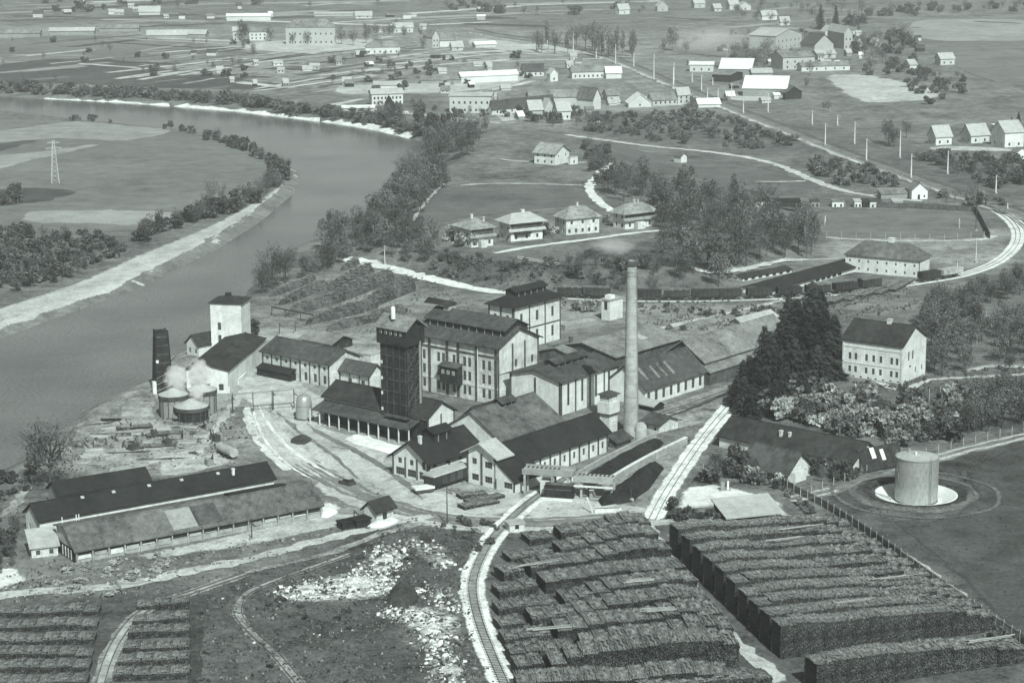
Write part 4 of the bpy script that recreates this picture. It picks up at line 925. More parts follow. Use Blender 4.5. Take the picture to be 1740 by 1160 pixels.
# silver tank
p = G(517, 711); sv = thing('steel_tank', 'shiny slightly tapered upright steel tank in the yard', 'tank', p); s = scale_at(p)
MB().lathe([(2.35, 0), (2.35, .3), (2.0, .35)], 32).obj('foot_ring', 'metal_dark', sv)
MB().lathe([(1.95, .3), (1.9, 2.2), (1.75, 4.2), (1.5, 5.2), (1.2, 5.5), (0, 5.65)], 40).obj('shell', 'steel', sv, smooth=True)
MB().lathe([(.25, 5.5), (.25, 6.1), (0, 6.1)], 12).obj('hatch', 'steel', sv)
for z in (1.6, 3.2): MB().lathe([(1.93, z), (1.98, z + .05), (1.9, z + .1)], 40).obj('seam', 'steel', sv)
# big tank in its basin
p = G(1557, 848); p = Vector((TX, TY, 0))
bt = thing('storage_tank', 'large round grey steel tank standing in a round concrete basin', 'tank', (TX, TY, -1.15)); R_ = 36 / scale_at((TX, TY, 0))
MB().lathe([(R_, 0), (R_, 9.1), (R_ - .12, 9.16), (R_ - .2, 9.1)], 72).obj('shell', 'steel', bt, smooth=False)
MB().lathe([(R_ + .02, 9.12), (R_ * .5, 9.45), (0, 9.7)], 48).obj('roof', 'light_roof', bt, smooth=True)
MB().lathe([(R_, 8.95), (R_ + .12, 8.98), (R_ + .12, 9.14), (R_, 9.17)], 72).obj('rim', 'steel', bt)
MB().lathe([(R_ + .02, 0), (R_ + .1, 0), (R_ + .1, .22), (R_ + .02, .22)], 72).obj('base_ring', 'metal_dark', bt)
for i in range(5): z = 1.7 + i * 1.5; MB().lathe([(R_ - .01, z), (R_ + .018, z + .03), (R_ - .01, z + .06)], 72).obj('seam', 'steel', bt)
MB().bar((-.4, -.6, 9.55), (-.4, -.6, 10.2), .22, 8).obj('vent', 'white_roof', bt); MB().bar((-1.2, 2.2, 9.4), (-1.2, 2.2, 10.1), .3, 8).obj('vent', 'steel', bt)
q = MB()
for i in range(10):
    t0 = math.radians(200 - i * 7); q.box(-.02, .02, -.02, .02, 0, .01)
for i in range(4):
    t0 = 2.2 + i * .5; MB().bar((R_ * .98 * math.cos(t0), R_ * .98 * math.sin(t0), 9.1), (R_ * .98 * math.cos(t0), R_ * .98 * math.sin(t0), 10.0), .04).obj('handrail_post', 'steel', bt)
bs = thing('tank_basin', 'bright round sloping concrete basin around the big tank', 'basin', (TX, TY, -1.2)); 
MB().lathe([(8.25, 1.35), (8.0, 1.42), (7.85, 1.35), (5.2, .06), (0, .04)], 72).obj('slope', 'white_roof', bs)
MB().hexa([(-8.6, -.2, .2), (-5, -.2, .1), (-5, .2, .1), (-8.6, .2, .2), (-8.6, -.2, 1.75), (-5, -.2, .7), (-5, .2, .7), (-8.6, .2, 1.75)]).obj('wing_wall', 'concrete', bs)
MB().box(-9.6, -8.2, -.35, .35, 1.2, 1.8).obj('drain_lip', 'metal_dark', bs)

# --- long sheds at the lower left
bld('back_shed', 'short black-roofed shed, rearmost of three long sheds', 'shed', (101, 866), 841, xR=256, b=6, th=32, ridge='R', rise=1.9, roof='black_roof', wall='gray_wall', oh=.4)
bld('black_shed', 'very long black-roofed shed with white gable end, middle of three sheds', 'shed', (69, 916), 884, xR=466, b=7.0, th=34, ridge='R', rise=2.3, roof='black_roof', wall='white_wall', oh=.5,
    sky=[(.2, .4, .7, .5, 'light_roof'), (.33, .4, .7, .5, 'light_roof'), (.48, .4, .7, .5, 'light_roof'), (.62, .4, .7, .5, 'light_roof'), (.78, .4, .7, .5, 'light_roof')], chim=[(.84, .3, .5, 1.3, 'white_wall')], win=[('L', 2, .8, 1.2, .9)])
gs = bld('grey_shed', 'very long grey-roofed open-sided drying shed nearest the track', 'shed', (130, 957), 935, xR=546, b=9, th=33.5, ridge='R', prof=[(0, 0), (.5, 3.2), (1, 2.5)], roof='gray_roof', wall='concrete', oh=.5,
    sky=[(.44, .26, 5.6, 4.6, 'gray_wall'), (.535, .26, 5.2, 4.6, 'mid_roof')])
a, b, E = gs['_dims']
part_box(gs, 'opening_shade', 'timber', .3, a - .3, -.06, -.004, E - 1.3, E - .15)  # dark strip coloured as the shade of the open side under the eave
for i in range(17): part_box(gs, 'post', 'concrete', a * i / 16 - .12 + (.12 if i == 0 else 0) - (.12 if i == 16 else 0), a * i / 16 + .12, -.3, -.07, 0, E - .05)
rr = random.Random(3)
for i in range(16):
    if rr.random() < .75: part_box(gs, 'panel', rr.choice(['concrete', 'white_wall', 'gray_wall', 'light_roof']), a * i / 16 + .35, a * (i + 1) / 16 - .35, -.16, -.065, .5 + rr.random(), E - 1.35 + rr.random() * .5)
part_box(gs, 'gable_boarding', 'timber', -.1, -.004, .3, b - .3, 0, E - .1)
for i in range(4): part_box(gs, 'gable_post', 'old_wall', -.22, -.11, b * (.2 + .15 * i), b * (.2 + .15 * i) + .3, .4, E - .4)
MB().hexa([(a * .66, b * .52, E + 3.0), (a * .90, b * .52, E + 3.0), (a * .90, b * .8, E + 3.0), (a * .66, b * .8, E + 3.0), (a * .66, b * .52, E + 3.9), (a * .90, b * .52, E + 3.9), (a * .90, b * .8, E + 3.5), (a * .66, b * .8, E + 3.5)]).obj('ridge_vent', 'black_roof', gs)
for f in (.02, .075, .085): MB().bar((a * f, b * .95, E + 2.5), (a * f, b * .95, E + 4.0), .1, 6).obj('vent_pipe', 'white_roof', gs)
bld('gate_hut', 'small white hut with pale lean-to roof at the end of the grey shed', 'hut', (54, 948), 931, xR=99, b=5, th=20, mono=True, ridge='R', rise=1.7, roof='light_roof', wall='old_wall', oh=.4, win=[('R', 2, .6, .9, .8)])
# --- right side houses
bld('apartment_house', 'white three-storey house with grey-brown gable roof beside the conifers', 'house', (1532, 655), 588, xR=1571, xL=1431, th=55, ridge='L', rise=3.6, roof='dark_roof', oh=.5, base=.6,
    win=[('L', 1, 5.0, 1.7, .75, (0, 1), {'at': [.09, .18, .36, .48, .60, .78, .88]}), ('L', 1, 1.9, 1.5, .75, (0, 1), {'at': [.09, .18, .36, .48, .60, .78, .88]}), ('L', 8, .7, .35, .7, (0, 1), S_), ('R', 1, 5.6, 2.2, 1.0, (0, 1), {'at': [.28, .45]}), ('R', 1, 3.8, .5, 1.3, (.2, .5), S_), ('R', 2, 1.9, 1.4, .8, (.45, 1))],
    band=[('L', 4.1, .2, 'frame'), ('L', 8.1, .25, 'frame')], pil=[('L', [0, 1], .4, 'frame'), ('R', [0, 1], .4, 'frame')], chim=[(.5, .42, 1.1, 1.0), ])
bld('barracks', 'long white two-storey house with big grey hipped roof by the siding', 'house', (1561, 472), 442, a=9.5, xL=1436, th=60, ridge='L', rise=4.0, hip=4.5, roof='gray_roof', oh=.6, win=[('L', 8, 3.3, .8, .6), ('L', 8, .9, .8, .6), ('R', 2, 3.2, .8, .6)], chim=[(.5, .45, 1.6, 1.1, 'white_wall')], pil=[('R', [0], .3, 'trim')])
bld('siding_shed', 'long dark-roofed shed with white wall sections behind the wagons', 'shed', (1303, 503), 494, xR=1462, b=8.5, th=50, ridge='R', rise=1.4, roof='black_roof', wall='white_wall', oh=.7, win=[('R', 5, .2, 1.0, 2.2, (.5, .8), S_)])
bld('garden_hut_row', 'low row of small white huts behind the siding shed', 'hut', (1262, 478), 473, xR=1345, b=2.5, th=40, mono=True, ridge='R', rise=.6, roof='dark_roof', wall='white_wall', oh=.3, win=[('R', 7, .2, .7, 1.6, (0, 1), S_)])
sh = bld('long_barn', 'long dark-roofed barn below the pale blossoming bushes', 'barn', (1449, 806), 785, xR=1494, xL=1222, th=49, ridge='L', rise=3.0, roof='dark_roof', wall='old_wall', oh=.6, chim=[(.28, .52, .5, 1.0), (.25, .58, .6, 1.3)])
vh = bld('garden_house', 'grey-roofed house with white gable in front of the long barn', 'house', (1337, 820), 804, xR=1378, xL=1262, th=47, ridge='L', rise=3.4, roof='mid_roof', wall='old_wall', oh=.8, win=[('L', 3, .6, 1.1, .8), ('R', 2, .7, 1.1, .9)])
a, b, E = vh['_dims']
MB().hexa([(-.9, b * .5, E - .8), (a * .35, b * .5, E - .8), (a * .35, b * .8, E - .8), (-.9, b * .8, E - .8), (-.9, b * .62, E + 2.0), (a * .42, b * .62, E + 2.0), (a * .42, b * .68, E + 2.0), (-.9, b * .68, E + 2.0)]).obj('dormer', 'mid_roof', vh)
part_box(vh, 'porch', 'white_wall', a * .1, a * .55, -1.5, -.1, 0, 2.2)
bld('cross_gable_house', 'dark-roofed cottage with bright gable at the left of the big tank', 'cottage', (1470, 804), 792, xR=1530, xL=1450, th=33, ridge='R', rise=3.0, roof='dark_roof', wall='old_wall', oh=.7, win=[('R', 2, .5, 1.0, 1.0), ('L', 1, .5, 1.0, .8)], sky=[(.3, .3, 1.2, 1.2, 'white_roof'), (.55, .2, 1.0, 1.2, 'white_roof')])
bld('white_roof_shed', 'open shed with bright white sloping roof at the corner of the log yard', 'shed', (1236, 892), 880, xR=1327, b=7, th=17, mono=True, ridge='R', rise=1.5, roof='light_roof', wall='timber', oh=.5)
pk = thing('pump_stand', 'small pale pump stand with two posts on the white yard', 'pump', G(1232, 834))
part_box(pk, 'plinth', 'concrete', -1.2, 1.2, -.5, .5, 0, .3); part_box(pk, 'cabinet', 'gray_wall', -.9, -.1, -.3, .3, .31, 2.0); part_box(pk, 'post', 'white_roof', .4, .75, -.2, .2, .31, 2.1)

# --- villas and farmhouse
for (P, yE, xR, xL, lab, rf) in (((801, 421), 389, 838, 772, 'leftmost of the four hip-roofed villas, white walls beside dark bushes', 'villa_roof'), ((868, 411), 378, 922, 848, 'second villa from the left with bright hipped roof and chimney', 'light_roof'),
        ((962, 400), 371, 1018, 943, 'third villa from the left with the plain grey roof', 'villa_roof'), ((1062, 390), 362, 1112, 1042, 'rightmost villa beside the curving white lane', 'villa_roof')):
    vk = P[0]
    v = bld('villa', lab, 'villa', P, yE, xR=xR, xL=xL, th={801: 33, 868: 29, 962: 27, 1062: 35}[vk], ridge='R', rise={801: 2.6, 868: 2.3, 962: 3.3, 1062: 2.5}[vk], hip={801: 3.4, 868: 2.6, 962: 3.6, 1062: 2.2}[vk], roof=rf, oh={801: 1.0, 868: 1.3, 962: .8, 1062: 1.2}[vk], wall='white_wall' if vk != 962 else 'old_wall', group='villas on the terrace',
            win=[('R', 3 if vk != 962 else 5, .8, 1.3, .9), ('L', 2, .8, 1.3, .9), ('R', 3, 3.6, 1.1, .9), ('L', 2, 3.6, 1.1, .9)], chim={801: [(.4, .5, .8, 1.0), (.8, .3, .5, 1.2)], 868: [(.55, .5, 1.2, .7)], 962: [(.5, .5, .6, .8)], 1062: [(.5, .5, .7, 1.0), (.62, .5, .6, .8)]}[vk])
    a, b, E = v['_dims']; z = E * .52
    if vk != 962:
        MB().hexa([(-.9, -1.1, z), (a + .9, -1.1, z), (a + .9, 0, z + .7), (-.9, 0, z + .7), (-.9, -1.1, z + .15), (a + .9, -1.1, z + .15), (a + .9, 0, z + .85), (-.9, 0, z + .85)]).obj('skirt_roof', rf, v)
        part_box(v, 'gallery', 'trim', .1, a - .1, -.12, -.004, z + .9, E - .35)
    if vk in (801, 1062): part_box(v, 'porch', 'old_wall', a * .3, a * .55, -2.2, -.13, 0, 2.4)
    if vk == 868: part_box(v, 'balcony', 'timber', a * .1, a * .6, -1.2, -.13, z - 1.0, z - .2)
bld('farmhouse', 'white two-storey farmhouse with grey roof alone on the meadow', 'house', (943, 281), 261, xR=967, xL=908, th=55, ridge='L', rise=3.0, roof='villa_roof', oh=.8, win=[('L', 3, .8, 1.1, .9), ('L', 3, 3.2, 1.0, .8), ('R', 2, 3.2, 1.0, .8)])
bld('farm_annex', 'tiny white annex right of the meadow farmhouse', 'shed', (969, 280), 268, xR=982, xL=965, th=40, flat=True, roof='light_roof', oh=.1, win=[('R', 1, .6, 1.2, .8)])
bld('field_hut', 'small white hut on the dark meadow', 'hut', (1157, 277), 266, xR=1167, xL=1145, th=40, ridge='L', rise=1.2, roof='gray_roof', oh=.4)
bld('crossing_house', 'small bright white gabled house at the end of the country lane', 'house', (1549, 339), 324, xR=1576, b=7, th=8, ridge='L', rise=2.6, roof='pale_roof', wall='white_roof', oh=.3, win=[('R', 1, .1, 1.8, .9, (.3, .6), S_), ('R', 1, .8, .9, .6, (.65, .95), S_)])
bld('lane_shed', 'long dull-roofed shed beside the crossing house', 'shed', (1497, 338), 330, xR=1543, b=5, th=6, mono=True, ridge='R', rise=1.2, roof='pale_roof', wall='gray_wall', oh=.3)
for (P, yE, xR, xL, lab) in (((1590, 247), 232, 1617, 1576, 'leftmost of the three hillside houses at the right edge'), ((1650, 244), 230, 1681, 1632, 'middle one of the three hillside houses'), ((1707, 251), 225, 1739, 1684, 'tallest and rightmost of the three hillside houses')):
    bld('hillside_house', lab, 'house', P, yE, xR=xR, xL=xL, th=20, ridge='R', rise=4.2, roof='light_roof', wall='white_wall', oh=.5, group='hillside houses', win=[('R', 2, .8, 1.3, 1.0), ('L', 2, .8, 1.2, .9)])
bld('hillside_garage', 'white flat building between the hillside houses', 'house', (1690, 225), 214, xR=1712, b=6, th=5, flat=True, roof='white_roof', oh=.2)
bld('hillside_hut', 'small white gabled hut below the hillside houses', 'hut', (1727, 271), 260, xR=1746, b=5, th=15, ridge='L', rise=1.8, roof='pale_roof', wall='white_roof', oh=.3, win=[('R', 1, .6, .9, 1.0, (.3, .8), S_)])
for i, (x, w, rf, wl, lab) in enumerate(((1284, 26, 'dark_roof', 'white_wall', 'garden hut with two white doors, leftmost by the sports ground'), (1312, 48, 'black_roof', 'timber', 'long dark garden shed above the sports ground'), (1378, 14, 'mid_roof', 'gray_wall', 'small grey garden shed right of the long dark one'),
        (1414, 20, 'pale_roof', 'white_wall', 'pale garden shed in the middle of the allotment row'), (1452, 12, 'light_roof', 'white_wall', 'tiny bright garden shed in the allotment row'), (1466, 12, 'dark_roof', 'timber', 'tiny dark garden shed in the allotment row'), (1478, 20, 'mid_roof', 'old_wall', 'garden shed with lattice front near the lane end'), (1517, 16, 'light_roof', 'white_wall', 'rightmost garden shed beside the crossing house'))):
    bld('garden_shed', lab, 'shed', (x, 351 + i * .3), 343, xR=x + w, b=3, th=3, mono=True, ridge='R', rise=.5, roof=rf, wall=wl, oh=.2, group='allotment sheds', win=[('R', 2, .2, 1.0, .7, (0, 1), S_)])
# round pavilion behind the chimney top
p = G(1022, 436); pv = thing('round_pavilion', 'round pavilion with dark conical roof on the terrace edge', 'pavilion', p)
MB().lathe([(4.4, 0), (4.4, 1.4)], 28).obj('wall', 'white_wall', pv); MB().lathe([(5.6, 1.3), (5.6, 1.6), (3.0, 2.5), (0, 3.2)], 28).obj('roof', 'dark_roof', pv)
for i in range(10): t = i * .628; MB().bar((5.0 * math.cos(t), 5.0 * math.sin(t), 0), (5.0 * math.cos(t), 5.0 * math.sin(t), 1.5), .12).obj('post', 'trim', pv)

# --- distant village beyond the river and along the main line
FAR = [  # near corner, eave row, right end, left end, ridge, rise, heading, wall, roof, name, category, label, windows
    ((621, 92), 80, 680, 607, 'R', 3.5, 4, 'far_wall', 'pale_roof', 'schoolhouse', 'house', 'long white two-storey house with grey hip roof near the allotments', 6, 4),
    ((668, 56), 47, 702, 664, 'R', 3, 8, 'far_wall', 'light_roof', 'village_house', 'house', 'white house with bright roof behind the far allotments', 3, 0),
    ((735, 82), 62, 746, 719, 'L', 4, 40, 'far_wall', 'pale_roof', 'farm_house', 'house', 'tall pale gabled farmhouse left of a long barn', 2, 0),
    ((747, 80), 68, 776, 742, 'R', 5, 14, 'far_wall', 'pale_roof', 'farm_barn', 'barn', 'grey-roofed barn joined to the tall gabled farmhouse', 0, 0),
    ((768, 87), 79, 787, 764, 'R', 3, 30, 'far_wall', 'light_roof', 'farm_cottage', 'cottage', 'tiny white cottage in front of the long barn', 1, 0),
    ((808, 82), 76, 843, 802, 'R', 1.5, 25, 'far_wall', 'white_roof', 'loading_shed', 'shed', 'narrow bright shed pointing at the railway', 0, 0),
    ((604, 32), 27, 632, 600, 'R', 3, 5, 'far_wall', 'light_roof', 'village_house', 'house', 'small bright house at the top centre-left', 2, 0),
    ((1052, 25), 16, 1070, 1046, 'R', 4, 30, 'far_wall', 'light_roof', 'village_house', 'house', 'white gabled house on the far hillside, left of two', 1, 0),
    ((1117, 20), 11, 1135, 1113, 'L', 4, 20, 'far_wall', 'light_roof', 'village_house', 'house', 'white gabled house on the far hillside, right of two', 1, 0),
    ((632, 180), 160, 685, 614, 'R', 2, 14, 'far_wall', 'light_roof', 'works_hall', 'factory', 'bright white works hall with a row of slit windows near the far bank', 8, 0),
    ((582, 190), 184, 636, 578, 'R', .6, 6, 'far_wall', 'white_roof', 'bank_shed', 'shed', 'very low white-roofed shed on the far bank', 0, 0),
    ((764, 192), 163, 835, 758, 'R', 1.0, -6, 'far_wall', 'light_roof', 'works_office', 'factory', 'wide white two-storey works front with small upper windows', 7, 0),
    ((836, 196), 182, 940, 832, 'R', 3, 40, 'far_wall', 'mid_roof', 'dark_hall', 'factory', 'huge dark-roofed hall behind the white works front', 8, 0),
    ((784, 142), 130, 880, 778, 'R', 2, 22, 'far_wall', 'white_roof', 'white_store', 'warehouse', 'long bright white store at a slant beyond the works', 0, 0),
    ((715, 143), 136, 784, 708, 'R', 1.5, 6, 'gray_wall', 'pale_roof', 'grey_store', 'warehouse', 'low grey store left of the long bright white store', 0, 0),
    ((636, 152), 145, 690, 630, 'R', 1.5, 5, 'far_wall', 'light_roof', 'works_shed', 'shed', 'low pale shed behind the slit-windowed works hall', 0, 0),
    ((888, 130), 121, 924, 884, 'R', 3.5, 5, 'far_wall', 'mid_roof', 'village_house', 'house', 'white-walled house with dark roof right of the white store', 4, 0),
    ((935, 139), 125, 948, 929, 'L', 2.5, 25, 'far_wall', 'light_roof', 'village_house', 'house', 'tiny white gable with a dark door beyond the dark hall', 1, 0),
    ((972, 134), 122, 1036, 966, 'R', 2.5, 10, 'far_wall', 'pale_roof', 'station_house', 'house', 'long grey-roofed house by the railway with many windows', 8, 0),
    ((1030, 134), 124, 1056, 1024, 'R', 3, 4, 'far_wall', 'white_roof', 'station_annex', 'house', 'white-roofed annex at the right of the long railway house', 0, 0),
    ((900, 182), 166, 980, 884, 'R', 3, 12, 'far_wall', 'pale_roof', 'timber_hall', 'warehouse', 'long grey-roofed hall with light gable behind the cottages', 0, 0),
    ((1008, 187), 168, 1021, 980, 'L', 5, 48, 'far_wall', 'gray_roof', 'tall_barn', 'barn', 'tall barn with grey roof and blank white gable', 0, 0),
    ((1032, 172), 162, 1052, 1028, 'R', 2.5, 15, 'far_wall', 'pale_roof', 'village_house', 'cottage', 'little white cottage right of the tall barn', 1, 0),
    ((1068, 183), 175, 1107, 1066, 'L', 4.5, 8, 'far_wall', 'white_roof', 'inn', 'house', 'broad white gable with dark doorway facing the meadow', 1, 0),
    ((1109, 180), 170, 1160, 1100, 'R', 3, 24, 'far_wall', 'pale_roof', 'inn_wing', 'house', 'long wing with a row of windows behind the broad white gable', 6, 0),
    ((1152, 178), 160, 1172, 1146, 'R', 3, 30, 'far_wall', 'light_roof', 'village_house', 'house', 'white house among trees at the end of the long wing', 2, 0),
    ((1187, 183), 177, 1224, 1184, 'R', 2.2, 10, 'far_wall', 'white_roof', 'white_shed', 'shed', 'brilliant white-roofed shed beside the railway', 0, 0),
    ((900, 202), 186, 922, 893, 'R', 4, 20, 'far_wall', 'light_roof', 'village_house', 'cottage', 'leftmost of three clustered white cottages near the far bank', 2, 0),
    ((925, 200), 184, 942, 918, 'L', 4.5, 30, 'far_wall', 'light_roof', 'village_house', 'cottage', 'middle of three clustered white cottages near the far bank', 2, 0),
    ((948, 204), 188, 970, 942, 'R', 4, 15, 'far_wall', 'light_roof', 'village_house', 'cottage', 'rightmost of three clustered white cottages near the far bank', 2, 0),
    ((1004, 208), 203, 1024, 1002, 'R', 1.5, 4, 'far_wall', 'mid_roof', 'bank_hut', 'hut', 'low white-fronted hut in the scrub below the tall barn', 2, 0),
    ((685, 198), 194, 693, 683, 'R', .6, 5, 'far_wall', 'white_roof', 'bank_hut', 'hut', 'tiny bright hut alone on the far bank path', 0, 0),
    ((657, 190), 181, 671, 654, 'L', 4.5, 10, 'timber', 'dark_roof', 'gable_hut', 'hut', 'dark steep-gabled hut beside the slit-windowed works hall', 1, 0),
    ((396, 71), 53, 412, 393, 'R', 2.5, 6, 'far_wall', 'light_roof', 'village_house', 'house', 'narrow white house left of two dark trees, upper left', 2, 0),
    ((424, 69), 54, 454, 420, 'R', 2.5, 4, 'far_wall', 'pale_roof', 'village_house', 'house', 'wide white house between dark trees, upper left', 4, 0),
    ((486, 76), 46, 570, 483, 'R', 5, 2, 'far_wall', 'pale_roof', 'great_school', 'school', 'very large white school with grey hip roof, upper left', 9, 6),
    ((250, 66), 60, 318, 242, 'R', 3, 6, 'gray_wall', 'light_roof', 'brickworks', 'shed', 'pale-roofed open shed with a raised gable, upper left', 0, 0),
    ((318, 64), 58, 349, 312, 'R', 2.5, -8, 'gray_wall', 'light_roof', 'brickworks_wing', 'shed', 'short pale-roofed wing right of the raised gable shed', 0, 0),
    ((236, 26), 20, 272, 232, 'R', 4, 4, 'far_wall', 'light_roof', 'far_barn', 'barn', 'pale barn near the top edge, upper left', 0, 0),
    ((385, 36), 28, 460, 382, 'R', 1.5, 2, 'far_wall', 'white_roof', 'saw_tooth_shed', 'shed', 'long bright saw-toothed shed, upper left', 0, 0),
    ((534, 28), 24, 600, 530, 'R', 1.0, 2, 'far_wall', 'light_roof', 'far_store', 'warehouse', 'long thin pale store near the top edge', 0, 0),
    ((-20, 64), 57, 68, -24, 'R', 2, 2, 'gray_wall', 'pale_roof', 'far_store', 'warehouse', 'long pale store cut by the left edge of the view', 0, 0),
    ((84, 60), 53, 160, 80, 'R', 2, 2, 'gray_wall', 'light_roof', 'far_store', 'warehouse', 'long pale store, middle of three in a line', 0, 0),
    ((168, 54), 48, 236, 164, 'R', 2, 2, 'gray_wall', 'pale_roof', 'far_store', 'warehouse', 'long pale store, rightmost of three in a line', 0, 0),
    # station side
    ((1222, 130), 117, 1276, 1216, 'M', 4.5, -12, 'gray_wall', 'white_roof', 'white_depot', 'depot', 'sawmill shed with brilliant white roof, upper of two', 0, 0),
    ((1262, 164), 150, 1336, 1254, 'M', 5.0, -12, 'gray_wall', 'white_roof', 'white_depot', 'depot', 'sawmill shed with brilliant white roof, lower of two', 0, 0),
    ((1240, 140), 128, 1262, 1210, 'L', 1.2, 60, 'timber', 'pale_roof', 'grey_depot', 'depot', 'grey-roofed dark shed between the two brilliant white roofs', 0, 0),
    ((1278, 134), 124, 1312, 1274, 'R', 2, 5, 'gray_wall', 'light_roof', 'yard_shed', 'shed', 'pale little shed above the lower white-roofed depot', 0, 0),
    ((1172, 122), 110, 1212, 1166, 'R', 1.2, -8, 'far_wall', 'white_roof', 'rail_shed', 'shed', 'bright ragged shed between track and depots', 3, 0),
    ((1334, 170), 158, 1362, 1330, 'L', 3, 30, 'timber', 'gray_roof', 'yard_house', 'house', 'dark little gabled house right of the lower white depot', 1, 0),
    ((1330, 119), 98, 1384, 1310, 'R', 2.5, 18, 'far_wall', 'pale_roof', 'workers_hall', 'house', 'pale long hall with grey gable in the station village', 4, 0),
    ((1362, 122), 113, 1444, 1360, 'R', 1.8, 14, 'far_wall', 'pale_roof', 'long_store', 'warehouse', 'long white-fronted store with open bays in the station village', 5, 0),
    ((1318, 86), 62, 1362, 1272, 'L', 4, 52, 'far_wall', 'light_roof', 'mill', 'factory', 'large pale mill with rows of small windows in the station village', 6, 0),
    ((1282, 78), 68, 1310, 1272, 'R', 2, 4, 'far_wall', 'light_roof', 'mill_wing', 'house', 'low pale wing left of the windowed mill', 4, 0),
    ((1384, 90), 76, 1416, 1360, 'L', 6, 30, 'far_wall', 'mid_roof', 'great_barn', 'barn', 'great dark-roofed barn with broad white gable', 0, 0),
    ((1402, 63), 54, 1420, 1394, 'L', 4, 25, 'far_wall', 'light_roof', 'village_house', 'house', 'pale gabled house behind the great barn', 2, 0),
    ((1434, 84), 56, 1448, 1432, 'L', 4, 15, 'far_wall', 'light_roof', 'village_house', 'house', 'narrow tall white gable right of the great barn', 2, 0),
    ((1388, 100), 92, 1420, 1384, 'R', 2, 14, 'far_wall', 'light_roof', 'yard_shed', 'shed', 'small bright shed in front of the great barn', 0, 0),
    ((1295, 35), 26, 1320, 1290, 'R', 3, 30, 'far_wall', 'light_roof', 'village_house', 'house', 'far hillside house left of the dark roof pair', 1, 0),
    ((1326, 44), 36, 1342, 1322, 'R', 3, 35, 'far_wall', 'light_roof', 'village_house', 'house', 'far hillside house, right one of the pair', 1, 0),
    ((1240, 17), 8, 1256, 1234, 'R', 3, 20, 'far_wall', 'light_roof', 'village_house', 'house', 'far house at the top edge, left of two', 1, 0),
    ((1256, 18), 10, 1276, 1252, 'L', 3, 10, 'far_wall', 'light_roof', 'village_house', 'house', 'far house at the top edge, right of two', 1, 0),
    ((1180, 14), 6, 1198, 1174, 'R', 3, 15, 'far_wall', 'light_roof', 'village_house', 'house', 'far white house at the top edge above the smoke', 1, 0),
    ((1214, 20), 14, 1226, 1210, 'R', 3, 15, 'far_wall', 'light_roof', 'village_house', 'house', 'far pale cottage below the top edge houses', 1, 0),
    ((1598, 111), 100, 1622, 1594, 'R', 3, 15, 'far_wall', 'light_roof', 'village_house', 'house', 'bright house among bushes right of the gravel patch', 2, 0),
    ((1546, 117), 110, 1558, 1542, 'R', 2.5, 15, 'far_wall', 'light_roof', 'village_house', 'hut', 'tiny bright hut above the gravel patch', 0, 0),
    ((1486, 80), 73, 1498, 1482, 'L', 3, 15, 'far_wall', 'light_roof', 'village_house', 'hut', 'tiny bright gable among the trees right of the station village', 0, 0),
    ((1454, 80), 72, 1466, 1450, 'L', 3, 25, 'far_wall', 'gray_roof', 'village_house', 'cottage', 'dim cottage right of the narrow tall gable', 1, 0),
]
for (P, yE, xR, xL, rg, rise, th, wl, rf, nm, cat, lab, nw, hp_) in FAR:  # light roof colours have haze and sheen painted in
    w = []
    if nw:
        E_ = max(2.4, (P[1] - yE) / scale_at(G(*P)))
        rows = [.9] if E_ < 5 else [1.0, E_ * .55]
        w = [('R', nw, z, min(1.3, E_ * .4), .9, (.03, .97), {'simple': True}) for z in rows]
    b_ = None; a_ = None
    if abs(th) <= 16: b_ = 8 if rg == 'R' else max(8, (P[1] - yE))
    if th < 0: b_ = 15 if rg == 'M' else 9
    bld(nm, lab, cat, P, yE, xR=xR, xL=xL, b=b_, th=th, ridge='R' if rg == 'M' else rg, mono=rg == 'M', rise=rise, hip=hp_, wall=wl, roof=rf, oh=.5, win=w, depth=.12)

rh = random.Random(77)
for zone, n, lab, grp in (((300, 640, 92, 150), 16, 'tiny garden hut among the plots beyond the river', 'plot huts'), ((700, 1060, 98, 128), 10, 'tiny hut beside the fields left of the main line', 'line field huts'), ((1160, 1330, 72, 180), 14, 'small shed crowding the station village', 'station sheds'), ((1340, 1560, 60, 118), 12, 'small house or shed among the trees of the station village', 'village sheds'), ((0, 460, 8, 34), 12, 'tiny far building near the top edge', 'far specks'), ((600, 860, 150, 186), 12, 'small shed in the works yard near the far bank', 'works sheds'), ((880, 1150, 168, 204), 10, 'small outbuilding between the far cottages', 'cottage outbuildings'), ((620, 840, 20, 60), 8, 'small far village house left of the main line', 'far village houses')):
    for i in range(n):
        x, y = rh.uniform(zone[0], zone[1]), rh.uniform(zone[2], zone[3]); w = rh.uniform(6, 18); hpx = rh.uniform(3, 7)
        pos = ('rear', 'middle', 'front')[min(2, int(3 * (y - zone[2]) / (zone[3] - zone[2])))] + ' ' + ('left', 'centre', 'right')[min(2, int(3 * (x - zone[0]) / (zone[1] - zone[0])))]
        bld('small_shed', lab + ', ' + pos, 'shed', (x, y), y - hpx, xR=x + w, b=rh.uniform(3.5, 6), th=rh.choice([3, 8, 14, 22, -5]), ridge='R', rise=rh.uniform(1, 2.2), wall=rh.choice(['far_wall', 'far_wall', 'gray_wall', 'timber', 'far_wall']), roof=rh.choice(['light_roof', 'pale_roof', 'white_roof', 'mid_roof', 'light_roof']), oh=.3, group=grp, win=[('R', 2, .8, .9, .8, (0, 1), S_)] if rh.random() < .4 else ())
